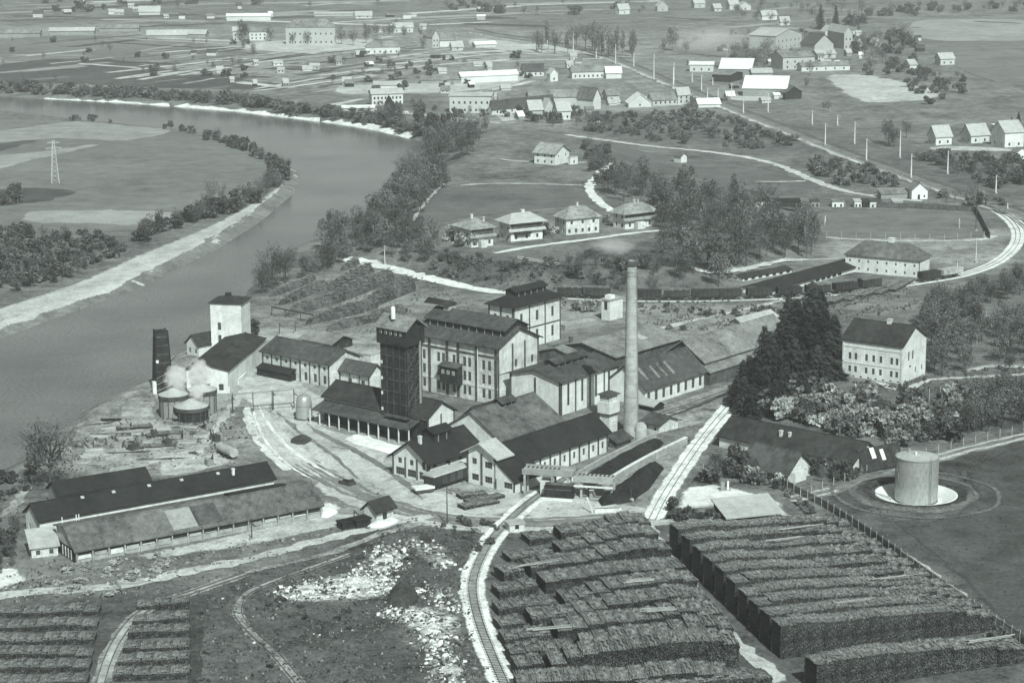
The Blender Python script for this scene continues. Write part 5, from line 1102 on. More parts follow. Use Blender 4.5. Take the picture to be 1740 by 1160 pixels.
# ladder and plates on the big tank
R2 = R_ + .03
for i in range(26):
    pass
q = MB(); a0 = math.radians(-62)
for s in (-.22, .22):
    q.bar((R2 * math.cos(a0) - s * math.sin(a0) + .12 * math.cos(a0), R2 * math.sin(a0) + s * math.cos(a0) + .12 * math.sin(a0), .2), (R2 * math.cos(a0) - s * math.sin(a0) + .12 * math.cos(a0), R2 * math.sin(a0) + s * math.cos(a0) + .12 * math.sin(a0), 10.1), .04)
for i in range(28):
    z = .4 + i * .34; q.bar(((R2 + .12) * math.cos(a0) + .22 * math.sin(a0), (R2 + .12) * math.sin(a0) - .22 * math.cos(a0), z), ((R2 + .12) * math.cos(a0) - .22 * math.sin(a0), (R2 + .12) * math.sin(a0) + .22 * math.cos(a0), z), .025)
q.obj('ladder', 'gray_wall', bt)
q = MB()
for i in range(24):
    for k in range(6):
        t0 = (i + .5 * (k % 2)) * 2 * math.pi / 24; z = .25 + k * 1.5; q.bar((R2 * math.cos(t0), R2 * math.sin(t0), z), (R2 * math.cos(t0), R2 * math.sin(t0), z + 1.4), .03, 3)
q.obj('plate_seam', 'steel', bt)

# ------------------------------------------------------------------ plants
def quad_cloud(pts, size, rr, flat=.0, jit=.5):
    mb = MB()
    for p in pts:
        s = size * (1 + jit * (rr.random() - .5) * 2)
        n = Vector((rr.gauss(0, 1), rr.gauss(0, 1), rr.gauss(0, 1) + flat)).normalized()
        u = n.orthogonal().normalized(); u.rotate(Matrix.Rotation(rr.random() * 6.28, 3, n)); v = n.cross(u)
        p = Vector(p); e = rr.uniform(.5, .9)
        mb.poly([p - u * s - v * s * e * .4, p + u * s * .2 - v * s * e, p + u * s + v * s * e * .3, p - u * s * .1 + v * s * e])
    return mb
def crown_points(rr, n, rx, rz, cz, lumps=9, hollow=.45, droop=0):
    L = []
    for _ in range(lumps):
        t = rr.random() * 6.28; u = rr.uniform(-.8, .95); r = rr.uniform(.35, .8) * math.sqrt(max(0, 1 - u * u * .8))
        L.append((Vector((math.cos(t) * r * rx, math.sin(t) * r * rx, cz + u * rz * .72)), rr.uniform(.26, .5)))
    out = []
    while len(out) < n:
        c, s = rr.choice(L)
        d = Vector((rr.gauss(0, 1), rr.gauss(0, 1), rr.gauss(0, 1))).normalized() * (rr.uniform(hollow, 1.06) ** .6)
        out.append((c.x + d.x * s * rx, c.y + d.y * s * rx, c.z + d.z * s * rz * 1.05))
    return out
def limbs(rr, h, rx, n=9, twigs=0, r0=.16, bare=False):
    mb = MB(); top = Vector((rr.uniform(-.3, .3), rr.uniform(-.3, .3), h * .62))
    mb.bar((0, 0, -.3), (top.x * .4, top.y * .4, h * .33), r0, 6, r0 * .72); mb.bar((top.x * .4, top.y * .4, h * .33), top, r0 * .72, 5, r0 * .35)
    for i in range(n):
        t = i * 2.4 + rr.uniform(-.4, .4); z = h * rr.uniform(.26, .6); a = Vector((top.x * .4, top.y * .4, z))
        m = a + Vector((math.cos(t), math.sin(t), rr.uniform(.7, 1.3))) * rx * .45; e = m + Vector((math.cos(t + .3), math.sin(t + .3), rr.uniform(.8, 1.8))) * rx * .42
        mb.bar(a, m, r0 * .4, 4, r0 * .24); mb.bar(m, e, r0 * .24, 4, r0 * .08)
        for k in range(twigs):
            p = m.lerp(e, rr.random()) if k % 3 else a.lerp(m, rr.uniform(.5, 1))
            d = Vector((rr.gauss(0, .6) + math.cos(t) * .5, rr.gauss(0, .6) + math.sin(t) * .5, rr.uniform(.1, 1.3))).normalized() * rx * rr.uniform(.2, .45)
            mb.bar(p, p + d, r0 * .12, 3, r0 * .03, False)
            for _ in range(2):
                q = p + d * rr.uniform(.4, 1); e2 = d.normalized() + Vector((rr.gauss(0, .6), rr.gauss(0, .6), rr.gauss(.2, .5)))
                mb.bar(q, q + e2.normalized() * rx * .14, r0 * .07, 3, r0 * .02, False)
    return mb
rt_ = random.Random(42)
PROTO = {}
# unit trees are 10 m tall
PROTO['leafy'] = [(limbs(rt_, 10, 3.4).mesh('trunk', 'bark'), quad_cloud(crown_points(rt_, 1100, 3.5, 4.1, 6.0, 14), .225, rt_).mesh('crown', 'leaf')) for _ in range(6)]
PROTO['mid'] = [(limbs(rt_, 10, 3.2, 12, twigs=7).mesh('trunk', 'bark'), quad_cloud(crown_points(rt_, 1050, 3.3, 4.3, 5.9, 14), .215, rt_).mesh('crown', 'leaf_mid')) for _ in range(5)]
PROTO['bare'] = [(limbs(rt_, 10, 3.6, 13, 12, .2).mesh('trunk', 'twig'), quad_cloud(crown_points(rt_, 300, 3.6, 3.9, 6.2, 13), .17, rt_).mesh('crown', 'leaf_mid')) for _ in range(4)]
PROTO['bushy'] = [(limbs(rt_, 10, 4.0, 16, 14, .22).mesh('trunk', 'twig'), quad_cloud(crown_points(rt_, 1500, 4.0, 4.2, 5.6, 18), .15, rt_).mesh('crown', 'leaf_mid')) for _ in range(2)]
PROTO['poplar'] = [(limbs(rt_, 10, 1.6, 12, 8, .13).mesh('trunk', 'twig'), quad_cloud(crown_points(rt_, 520, 1.5, 4.6, 5.6, 10), .2, rt_).mesh('crown', 'leaf')) for _ in range(3)]
def conifer(rr):
    mb = MB(); n = 0
    for i in range(46):
        z = 1.0 + 9.0 * i / 46; R = rr.uniform(.82, 1.18) * 2.35 * (1 - (z / 10.2)) ** .8 + .12; k = max(4, int(9 * R / 2 + 3))
        for j in range(k):
            t = rr.random() * 6.28; r = R * rr.uniform(.4, 1.3); c, s = math.cos(t), math.sin(t); dz = -r * rr.uniform(.22, .5); w = rr.uniform(.16, .34)
            a = Vector((c * r * .15, s * r * .15, z)); b = Vector((c * r, s * r, z + dz)); m = a.lerp(b, .6); sd = Vector((-s, c, 0)) * w
            mb.poly([a, m - sd, b, m + sd])
            mb.poly([m + Vector((0, 0, .1)), m - sd * .9 + Vector((0, 0, -.3)), b + Vector((0, 0, -.25)), m + sd * .5 + Vector((0, 0, -.35))])
    return mb
PROTO['conifer'] = [(MB().bar((0, 0, -.3), (0, 0, 9.6), .16, 6, .03).mesh('trunk', 'bark'), conifer(rt_).mesh('crown', 'leaf_dark')) for _ in range(3)]
def shrub_mesh(rr, m, n=420, s=.17):
    pts = [p for p in crown_points(rr, n, 1.15, 1.0, .85, 7, .3) if p[2] > -.1]
    return quad_cloud(pts, s, rr).mesh('shrub', m)
PROTO['shrub'] = [shrub_mesh(rt_, 'leaf_mid') for _ in range(5)]
PROTO['shrub_light'] = [shrub_mesh(rt_, 'leaf') for _ in range(4)]
PROTO['blossom'] = [shrub_mesh(rt_, 'blossom', 520) for _ in range(4)]
PLAN = []
def plant(kind, p, h, label, group, name, w=1.0):
    PLAN.append((kind, p, h, label, group, name, w, rt_.random() * 6.28, rt_.choice(PROTO[kind])))
def grow():
    """the 290 of each kind that show largest become things; the smaller rest is one mass each"""
    def shows(q):
        x, y = proj(q[1][0], q[1][1], q[1][2] + q[2] * .5)
        return q[2] * scale_at(q[1]) * (1 if -30 < x < 1770 and -20 < y < 1190 else .05)
    fam = lambda q: 'tree' if isinstance(q[8], tuple) else 'shrub'
    for f in ('tree', 'shrub'):
        L = sorted([q for q in PLAN if fam(q) == f], key=shows, reverse=True)
        if f == 'tree': few = [q for q in L if q[5] not in ('broadleaf_tree', 'shrub')]; L = [q for q in L if q[5] in ('broadleaf_tree', 'shrub')]
        else: few = []
        keep = few + L[:285]; rest = [q for q in L[290:] if shows(q) > 2 or True]
        G_ = {}
        for q in keep: G_.setdefault(q[4] or id(q), []).append(q)
        for k, qs in G_.items():
            xs = sorted(proj(*q[1])[0] for q in qs); ys = sorted(proj(*q[1])[1] for q in qs); hs = sorted(q[2] for q in qs); n = len(qs)
            for kind, p, h, label, group, name, w, rz, me in qs:
                if n > 3:
                    X, Y = proj(*p); rk = lambda L_, v, names: names[min(len(names) - 1, sum(1 for t in L_ if t < v) * len(names) // n)]
                    label = label + ', ' + rk(hs, h, ('low', 'middling', 'tall')) + ', ' + rk(ys, Y, ('rear', 'middle', 'front')) + ' ' + rk(xs, X, ('left', 'centre', 'right'))
                if f == 'tree':
                    name = 'broadleaf_tree' if name == 'shrub' else name
                    t = thing(name, label, 'tree', p, rz, group); t.scale = (h / 10 * w, h / 10 * w, h / 10); put(me[0], 'trunk', t); put(me[1], 'crown', t)
                else: tag(put(me, name, None, p, rz, (h / 2 * w, h / 2 * w, h / 2)), label, 'shrub', group)
        if not rest: continue
        cache = {}; VV, FF, MM = [], [], []; base = 0; mats = {}
        for kind, p, h, label, group, name, w, rz, me in rest:
            c, s = math.cos(rz), math.sin(rz)
            for m_ in (me if isinstance(me, tuple) else (me,)):
                if m_.name not in cache:
                    v = np.empty(len(m_.vertices) * 3, np.float32); m_.vertices.foreach_get('co', v); pl = [tuple(q.vertices) for q in m_.polygons]; cache[m_.name] = (v.reshape(-1, 3), pl)
                v, pl = cache[m_.name]; pl = pl[::2] if m_.name.startswith('crown') and h * scale_at(p) < 40 else pl
                k = (h / 10 if f == 'tree' else h / 2); kw = k * w
                q = np.stack([(v[:, 0] * c - v[:, 1] * s) * kw + p[0], (v[:, 0] * s + v[:, 1] * c) * kw + p[1], v[:, 2] * k + p[2]], -1)
                mi = mats.setdefault(m_.materials[0].name, len(mats))
                VV.append(q); FF += [tuple(i + base for i in t) for t in pl]; MM += [mi] * len(pl); base += len(v)
        me = bpy.data.meshes.new('woods'); me.from_pydata(np.concatenate(VV).tolist(), [], FF)
        for nm in mats: me.materials.append(MATS[nm])
        me.polygons.foreach_set('material_index', np.array(MM, np.int32))
        o = put(me, 'woodland' if f == 'tree' else 'undergrowth'); o['kind'] = 'stuff'
def inside(poly, x, y):
    c = False; n = len(poly)
    for i in range(n):
        (ax, ay), (bx, by) = poly[i], poly[(i + 1) % n]
        if (ay > y) != (by > y) and x < (bx - ax) * (y - ay) / (by - ay) + ax: c = not c
    return c
def scatter(poly, n, kinds, h, label, group, name, w=1.0, mind=.55, seed=1):
    rr = random.Random(seed); xs = [p[0] for p in poly]; ys = [p[1] for p in poly]; done = []; tries = 0
    while len(done) < n and tries < n * 60:
        tries += 1
        x, y = rr.uniform(min(xs), max(xs)), rr.uniform(min(ys), max(ys))
        if not inside(poly, x, y): continue
        p = G(x, y); hh = rr.uniform(*h)
        if p[2] < -1.2: continue
        if any((p[0] - q[0]) ** 2 + (p[1] - q[1]) ** 2 < (hh * mind) ** 2 for q in done): continue
        done.append(p); k = rr.choice(kinds)
        nm = name
        plant(k, p, hh, label, group, nm, w * rr.uniform(.85, 1.2))
def line_scatter(pts, n, kinds, h, label, group, name, spread=6, w=1.0, seed=1):
    rr = random.Random(seed); P = dens(pts, 10, False)
    for i in range(n):
        q = P[min(len(P) - 1, int((i + rr.random()) / n * len(P)))]
        p = G(q[0] + rr.uniform(-spread, spread), q[1] + rr.uniform(-spread, spread) * .35)
        if p[2] < -1.4: continue
        plant(rr.choice(kinds), p, rr.uniform(*h), label, group, name, w * rr.uniform(.85, 1.2))
LF = ['leafy', 'mid', 'mid', 'leafy']
scatter([(655, 350), (690, 300), (730, 262), (800, 232), (812, 262), (780, 300), (745, 330), (715, 368), (690, 395), (650, 400), (610, 400), (630, 372)], 48, ['mid', 'mid', 'leafy', 'bare'], (8, 14), 'leafy tree in the belt along the outer river bank', 'river bank trees', 'broadleaf_tree', seed=2)
scatter([(740, 440), (840, 444), (800, 474), (730, 462)], 16, ['shrub', 'shrub', 'shrub_light'], (2, 3.6), 'bush on the bank in front of the leftmost villa', 'front bank bushes', 'shrub', seed=65)
scatter([(530, 432), (560, 405), (640, 392), (715, 398), (738, 425), (735, 455), (720, 458), (640, 442), (575, 430)], 42, ['mid', 'leafy', 'mid'], (6, 11), 'leafy tree on the bank below the villas', 'villa bank trees', 'broadleaf_tree', seed=3)
scatter([(1030, 318), (1090, 322), (1200, 352), (1300, 372), (1392, 392), (1384, 432), (1300, 452), (1240, 488), (1150, 490), (1128, 450), (1130, 408), (1112, 345), (1040, 345)], 84, ['mid', 'leafy', 'bare', 'mid', 'leafy', 'mid', 'bare', 'poplar'], (8, 15), 'leafy tree in the grove right of the villas', 'grove trees', 'broadleaf_tree', mind=.45, seed=4)
scatter([(950, 462), (1000, 458), (1060, 456), (1125, 450), (1125, 495), (960, 496)], 40, ['mid', 'mid', 'shrub'], (3.2, 6), 'dark bushy tree on the slope behind the chimney', 'slope trees', 'broadleaf_tree', mind=.5, seed=5)
scatter([(800, 445), (950, 460), (950, 494), (870, 492), (800, 480), (740, 470)], 20, ['shrub', 'shrub_light'], (1.5, 3.5), 'low shrub on the grassy slope', 'slope shrubs', 'shrub', seed=6)
for x, y, h in ((464, 492, 13.5), (485, 482, 11), (446, 500, 9)): plant('bushy', G(x, y), h, {464: 'largest bare tree by the river above the tower house', 485: 'bare tree right of the largest river tree', 446: 'smaller bare tree nearest the tower house roof'}[x], 'bare river trees', 'bare_tree')
plant('bushy', G(85, 828), 14.5, 'big twiggy spreading tree at the river behind the black sheds', None, 'bare_tree', 1.15)
scatter([(500, 470), (560, 440), (600, 440), (570, 452), (520, 478)], 14, LF, (6, 10), 'leafy tree at the river end of the stacked mounds', 'river end trees', 'broadleaf_tree', seed=7)
line_scatter([(484, 288), (476, 306), (460, 326), (430, 345), (385, 362), (340, 372), (290, 390), (240, 410)], 50, ['mid', 'leafy', 'shrub', 'mid'], (4, 8.5), 'bushy tree lining the beach on the inner bend', 'inner bend trees', 'broadleaf_tree', 9, seed=8)
for x, y, h in ((360, 352, 11), (378, 350, 9), (350, 362, 8)): plant('bare', G(x, y), h, 'tall thin bare tree above the inner beach', 'tall inner bend trees', 'bare_tree', .7)
line_scatter([(352, 236), (395, 247), (432, 262), (462, 281), (478, 298)], 34, ['shrub', 'mid'], (3, 6.5), 'bush on the outer edge of the inner bend field', 'bend tip bushes', 'shrub', 5, seed=9)
line_scatter([(120, 205), (190, 208), (255, 214), (330, 226)], 16, ['shrub'], (2, 4.5), 'small bush along the far side of the pale field', 'field edge bushes', 'shrub', 4, seed=10)
scatter([(-60, 400), (0, 392), (90, 398), (190, 415), (222, 428), (150, 460), (70, 488), (-60, 520)], 190, ['shrub', 'shrub_light', 'mid', 'shrub'], (2.6, 5), 'dense thicket bush above the near beach', 'thicket bushes', 'shrub', 1.15, .5, seed=11)
scatter([(-20, 330), (35, 328), (40, 352), (-20, 358)], 8, ['shrub'], (3, 5), 'dark bush at the left edge of the field', 'left edge bushes', 'shrub', seed=12)
line_scatter([(-20, 152), (100, 158), (200, 162), (300, 169), (420, 178), (540, 196), (640, 210), (720, 228)], 210, ['shrub', 'shrub_light', 'mid'], (3.5, 7), 'bush in the long hedge on the far river bank', 'far bank hedge', 'shrub', 10, 1.3, seed=13)
line_scatter([(640, 196), (700, 210), (760, 222), (820, 226)], 30, ['mid', 'shrub', 'leafy'], (4, 8), 'tree in the scrub where the river leaves the village', 'village bank trees', 'broadleaf_tree', 12, seed=14)
scatter([(980, 205), (1060, 196), (1180, 190), (1250, 205), (1370, 245), (1280, 255), (1100, 240), (1000, 228)], 170, ['shrub', 'shrub_light'], (2, 4), 'low bush on the scrubby slope under the main line', 'railway slope bushes', 'shrub', 1.2, seed=15)
scatter([(880, 196), (1000, 196), (1030, 215), (900, 218)], 16, ['mid', 'shrub'], (4, 7), 'tree among the clustered far cottages', 'cottage trees', 'broadleaf_tree', seed=16)
scatter([(1380, 270), (1480, 285), (1540, 320), (1440, 318), (1370, 295)], 50, ['shrub', 'shrub_light'], (2.5, 4.5), 'pale bush between lane and main line', 'lane bushes', 'shrub', 1.2, seed=17)
scatter([(1545, 268), (1620, 264), (1740, 276), (1770, 330), (1690, 325), (1600, 290)], 80, ['shrub', 'mid', 'shrub'], (2.5, 5), 'dark bush on the bank below the hillside houses', 'hillside bank bushes', 'shrub', 1.1, seed=18)
scatter([(1560, 345), (1640, 330), (1720, 350), (1660, 350), (1570, 352)], 10, ['shrub_light', 'bare'], (3, 7), 'sparse tree beside the crossing house', 'crossing trees', 'broadleaf_tree', seed=19)
for x, y, h in ((1730, 222, 9), (1718, 224, 7), (1745, 228, 8)): plant('conifer', G(x, y), h, 'dark fir behind the hillside houses', 'hillside firs', 'conifer_tree')
# right: orchard and garden trees
scatter([(1572, 540), (1600, 512), (1640, 520), (1660, 570), (1640, 645), (1582, 645)], 34, ['leafy', 'mid', 'leafy'], (6, 9.5), 'round-crowned tree in the park behind the white three-storey house', 'park trees', 'broadleaf_tree', mind=.5, seed=20)
scatter([(1645, 495), (1700, 478), (1760, 486), (1720, 515), (1660, 520)], 16, ['mid', 'leafy'], (5, 7.5), 'low tree between the park and the siding', 'siding end trees', 'broadleaf_tree', seed=60)
scatter([(1690, 580), (1780, 560), (1780, 640), (1700, 630)], 14, ['mid', 'leafy'], (5, 8), 'dark tree at the right edge behind the kitchen gardens', 'right edge trees', 'broadleaf_tree', seed=61)
scatter([(560, 88), (900, 96), (900, 150), (700, 160), (560, 150)], 44, ['shrub', 'mid'], (3, 6), 'small garden tree between plots and works', 'plot trees', 'shrub', 1.1, seed=62)
scatter([(0, 66), (420, 74), (420, 140), (0, 138)], 34, ['shrub', 'mid'], (3, 6), 'small tree on the far left fields', 'far field trees', 'shrub', 1.2, seed=63)
scatter([(1150, 60), (1560, 50), (1560, 120), (1440, 120), (1200, 110)], 40, ['mid', 'shrub'], (4, 8), 'small tree in the station village', 'station garden trees', 'shrub', 1.1, seed=64)
scatter([(1650, 560), (1760, 540), (1760, 600), (1680, 600)], 12, ['mid', 'leafy'], (5, 8), 'orchard tree at the right edge', 'orchard trees', 'broadleaf_tree', seed=21)
scatter([(1640, 690), (1760, 680), (1760, 725), (1640, 745)], 20, ['leafy', 'mid'], (6, 9), 'leafy tree beside the road at the right edge', 'roadside trees', 'broadleaf_tree', seed=22)
scatter([(1310, 690), (1380, 680), (1480, 690), (1500, 745), (1440, 742), (1340, 715), (1300, 705)], 44, ['blossom', 'blossom', 'shrub_light'], (4, 7), 'pale blossoming bush behind the long dark barn', 'blossoming bushes', 'blossom_bush', 1.1, .55, seed=23)
scatter([(1490, 700), (1620, 690), (1640, 740), (1540, 765), (1480, 760)], 26, ['shrub', 'shrub_light', 'mid', 'blossom'], (4, 7), 'garden bush between pale blossoms and the road', 'garden bushes', 'shrub', 1.1, seed=24)
for i, (x, y, h) in enumerate(((1330, 640, 17), (1352, 612, 20), (1378, 602, 20), (1400, 612, 17), (1308, 660, 16), (1286, 690, 13), (1264, 702, 10), (1348, 668, 15), (1370, 640, 18), (1406, 642, 13), (1252, 690, 8), (1278, 710, 8), (1326, 692, 11), (1390, 588, 18), (1298, 645, 14), (1416, 604, 13), (1316, 704, 9), (1262, 668, 10), (1388, 655, 12), (1364, 690, 10), (1340, 590, 16))):
    plant('conifer', G(x, y), h * rt_.uniform(.8, 1.0), 'dark fir in the clump between pale hall and white house', 'dark firs', 'conifer_tree', rt_.uniform(1.45, 1.9))
scatter([(1205, 800), (1262, 790), (1260, 815), (1205, 822)], 9, ['mid', 'shrub'], (4, 6), 'dark bush beside the grey-roofed garden house', 'house bushes', 'shrub', seed=25)
scatter([(1265, 812), (1330, 815), (1340, 826), (1270, 822)], 8, ['shrub_light', 'blossom'], (2, 3.5), 'small pale bush in front of the garden house', 'front garden bushes', 'shrub', seed=26)
scatter([(1380, 800), (1450, 808), (1440, 822), (1385, 824)], 10, ['shrub', 'mid'], (3, 5), 'dark bush between garden house and the road', 'road bushes', 'shrub', seed=27)
plant('shrub', G(1535, 663), 2.6, 'dark round shrub at the corner of the white three-storey house', None, 'shrub')
scatter([(1570, 660), (1740, 655), (1740, 672), (1590, 680)], 14, ['shrub', 'shrub_light'], (1.6, 3), 'low shrub in the kitchen gardens', 'kitchen garden shrubs', 'shrub', seed=28)
# village
scatter([(880, 90), (960, 78), (1090, 88), (1080, 104), (960, 92)], 26, ['poplar', 'bare', 'poplar'], (14, 21), 'tall thin tree in the row beyond the main line', 'tall row trees', 'poplar_tree', .9, .3, seed=29)
for x, y, h in ((415, 72, 16), (470, 72, 14), (459, 70, 12), (580, 76, 13), (600, 78, 12), (622, 74, 11), (560, 72, 10), (640, 84, 10), (720, 84, 10), (430, 92, 8), (432, 96, 6), (497, 76, 9), (523, 76, 10)): plant('mid', G(x, y), h, 'dark village tree near the large white school', 'school trees', 'broadleaf_tree')
scatter([(1240, 95), (1310, 92), (1310, 122), (1250, 118)], 16, ['mid', 'leafy'], (8, 12), 'dark tree in front of the pale mill', 'mill trees', 'broadleaf_tree', seed=30)
scatter([(1440, 70), (1520, 60), (1570, 90), (1500, 115), (1440, 110)], 26, ['mid', 'leafy', 'shrub'], (6, 11), 'tree right of the station village', 'station village trees', 'broadleaf_tree', seed=31)
scatter([(1410, 112), (1520, 110), (1640, 130), (1640, 170), (1590, 190), (1560, 160), (1480, 130)], 40, ['shrub', 'shrub', 'mid'], (3, 6), 'bush around the pale gravel patch', 'gravel patch bushes', 'shrub', 1.1, seed=32)
for x, y, h in ((1394, 50, 19), (1420, 52, 19)): plant('conifer', G(x, y), h, 'tall dark conifer behind the station village', 'station conifers', 'conifer_tree')
for x, y, h in ((1142, 86, 15), (1165, 92, 9), (1128, 90, 10), (1176, 190, 9), (1170, 196, 8), (1180, 200, 6), (1376, 128, 9), (1270, 146, 6), (1370, 150, 6), (1408, 190, 6), (1400, 188, 5), (1540, 235, 9), (1510, 246, 12), (1518, 250, 9)): plant('mid', G(x, y), h, 'single dark tree along the main line', 'line-side trees', 'broadleaf_tree')
line_scatter([(1440, 40), (1520, 26), (1600, 20), (1700, 16), (1780, 14)], 40, ['mid', 'shrub'], (5, 9), 'tree in the hedge along the far hillside field', 'hillside hedge', 'broadleaf_tree', 14, 1.2, seed=33)
scatter([(1200, 5), (1540, 2), (1500, 50), (1360, 50), (1250, 40)], 40, ['mid', 'leafy'], (6, 10), 'tree on the far hillside around the scattered houses', 'far hillside trees', 'broadleaf_tree', 1.2, seed=34)
scatter([(0, 3), (500, 2), (1100, 6), (1090, 34), (560, 16), (0, 26)], 46, ['mid', 'shrub'], (5, 9), 'small far tree on the plain at the top of the view', 'far plain trees', 'broadleaf_tree', 1.2, seed=35)
scatter([(600, 45), (720, 58), (720, 66), (600, 64)], 12, ['mid'], (6, 10), 'tree between the village houses at the top', 'village trees', 'broadleaf_tree', seed=36)
scatter([(640, 165), (720, 182), (860, 196), (860, 206), (700, 194), (640, 186)], 24, ['shrub', 'mid'], (3, 6), 'garden bush in front of the white works', 'works garden bushes', 'shrub', seed=37)
scatter([(985, 245), (1030, 262), (1040, 300), (1015, 315), (1000, 280)], 18, ['mid', 'shrub'], (4, 8), 'tree along the sunken lane behind the villas', 'lane trees', 'broadleaf_tree', seed=38)
scatter([(780, 395), (850, 392), (940, 388), (1030, 378), (1040, 392), (940, 402), (850, 412)], 22, ['shrub_light', 'shrub', 'blossom'], (2, 4), 'garden bush between the villas', 'villa garden bushes', 'shrub', seed=39)
scatter([(760, 400), (795, 395), (800, 420), (765, 425)], 9, ['blossom', 'mid'], (4, 6), 'pale bushy tree left of the villas', 'villa end trees', 'broadleaf_tree', seed=40)
plant('bare', G(1128, 425), 13, 'dark bare tree standing alone right of the villa lane', None, 'bare_tree', .8); plant('poplar', G(1370, 440), 13, 'slim dark tree at the left of the white barracks', None, 'poplar_tree', .6)
scatter([(-30, 900), (25, 905), (40, 965), (-30, 985)], 14, ['shrub', 'shrub_light', 'mid'], (3, 5), 'bush at the left edge beside the gate hut', 'gate bushes', 'shrub', seed=41)
scatter([(-30, 830), (30, 805), (60, 800), (40, 840), (-30, 880)], 12, ['shrub', 'shrub_light'], (2, 4), 'bush on the bank left of the black sheds', 'bank bushes', 'shrub', seed=42)
scatter([(1140, 868), (1210, 880), (1215, 890), (1140, 885)], 8, ['shrub'], (2, 3.2), 'dark bush at the corner of the right log yard', 'log yard bushes', 'shrub', seed=43)
scatter([(820, 880), (850, 900), (830, 960), (780, 905), (700, 900)], 12, ['shrub'], (1, 2), 'low dark shrub beside the ballasted curve', 'track shrubs', 'shrub', seed=44)
line_scatter([(1310, 826), (1370, 868), (1470, 925), (1540, 975), (1640, 1045), (1720, 1100)], 36, ['shrub', 'shrub_light'], (1.2, 2.6), 'small shrub along the wire fence by the logs', 'fence shrubs', 'shrub', 8, seed=45)
line_scatter([(930, 520), (990, 530), (1010, 528)], 9, ['shrub_light', 'blossom'], (2, 4), 'pale bush right of the white block', 'block bushes', 'shrub', 6, seed=46)
line_scatter([(1090, 522), (1160, 530), (1240, 535), (1300, 528)], 14, ['shrub_light', 'shrub'], (1.2, 2.6), 'weedy bush on the bank below the siding', 'siding bushes', 'shrub', 10, seed=47)
scatter([(80, 965), (280, 940), (330, 960), (200, 1010), (60, 1015)], 30, ['blossom'], (.5, 1.2), 'pale dry shrub between grey shed and field track', 'dry shrubs', 'shrub', 2.2, seed=50)
scatter([(340, 1010), (480, 980), (800, 900), (790, 1000), (700, 1100), (400, 1170), (340, 1160)], 30, ['shrub'], (.5, 1.2), 'low tuft in the rough grass near the rubble', 'grass tufts', 'shrub', 1.4, seed=51)
scatter([(1100, 560), (1330, 530), (1330, 545), (1180, 570)], 12, ['shrub_light'], (1, 2), 'weed clump beside the pale halls', 'weed clumps', 'shrub', seed=52)
scatter([(408, 570), (430, 560), (440, 580), (416, 590)], 5, ['shrub'], (3, 4.5), 'dark bush right of the white tower house', 'tower house bushes', 'shrub', seed=48)

grow()

# ------------------------------------------------------------------ stacked wood
def pile_section(rr, h, d=1.0, L=2.6, ends=True):
    """2.6 m of stacked billets lying across the row: ends towards front and back, tumbled billets on top. Unit depth = 1 (scaled)"""
    mb = MB(); mb.box(0, L, .06, .94, 0, h * .965); core = len(mb.f)
    for y0, y1 in ((-.0, .08), (.92, 1.0)):
        z = .1
        while z < h - .08:
            x = rr.uniform(0, .12)
            while x < L:
                r = rr.uniform(.07, .125); o = rr.uniform(-.03, .03)
                mb.bar((x, y0 + o, z + rr.uniform(-.04, .04)), (x, y1 + o, z), r, 5, None, True); x += r * 2.0 + rr.uniform(0, .04)
            z += .2
    front = len(mb.f)
    for k in range(4):
        x = 0; hk = rr.uniform(-.12, .12)
        while x < L:
            r = rr.uniform(.06, .11); sk = rr.gauss(0, .07); y = k * .25 + rr.uniform(-.03, .03)
            if rr.random() > .06: mb.bar((x, y - .01, h + hk + rr.uniform(-.1, .1)), (x + sk, y + .245, h + hk + rr.uniform(-.1, .1)), r, 5)
            x += r * 1.8
    for _ in range(7):
        x, y, t = rr.uniform(.3, L - .3), rr.uniform(.1, .9), rr.uniform(-1.4, 1.4); dx, dy = math.cos(t) * .5, math.sin(t) * .12
        mb.bar((x - dx, y - dy, h + .16), (x + dx, y + dy, h + rr.uniform(.12, .35)), .09, 5)
    me = mb.mesh('log_pile', ['log_core', 'log_end_shade', 'log_top'])
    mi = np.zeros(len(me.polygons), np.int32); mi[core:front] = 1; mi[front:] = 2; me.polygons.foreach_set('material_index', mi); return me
rw = random.Random(9)
TALL = [pile_section(rw, 6.0) for _ in range(5)]
MIDH = [pile_section(rw, 3.6) for _ in range(5)]
LOW = [pile_section(rw, 1.7) for _ in range(5)]
POLE = MB().bar((0, 0, 0), (7.5, 0, 0), .085, 6, .06).mesh('pole', 'pole_wood')
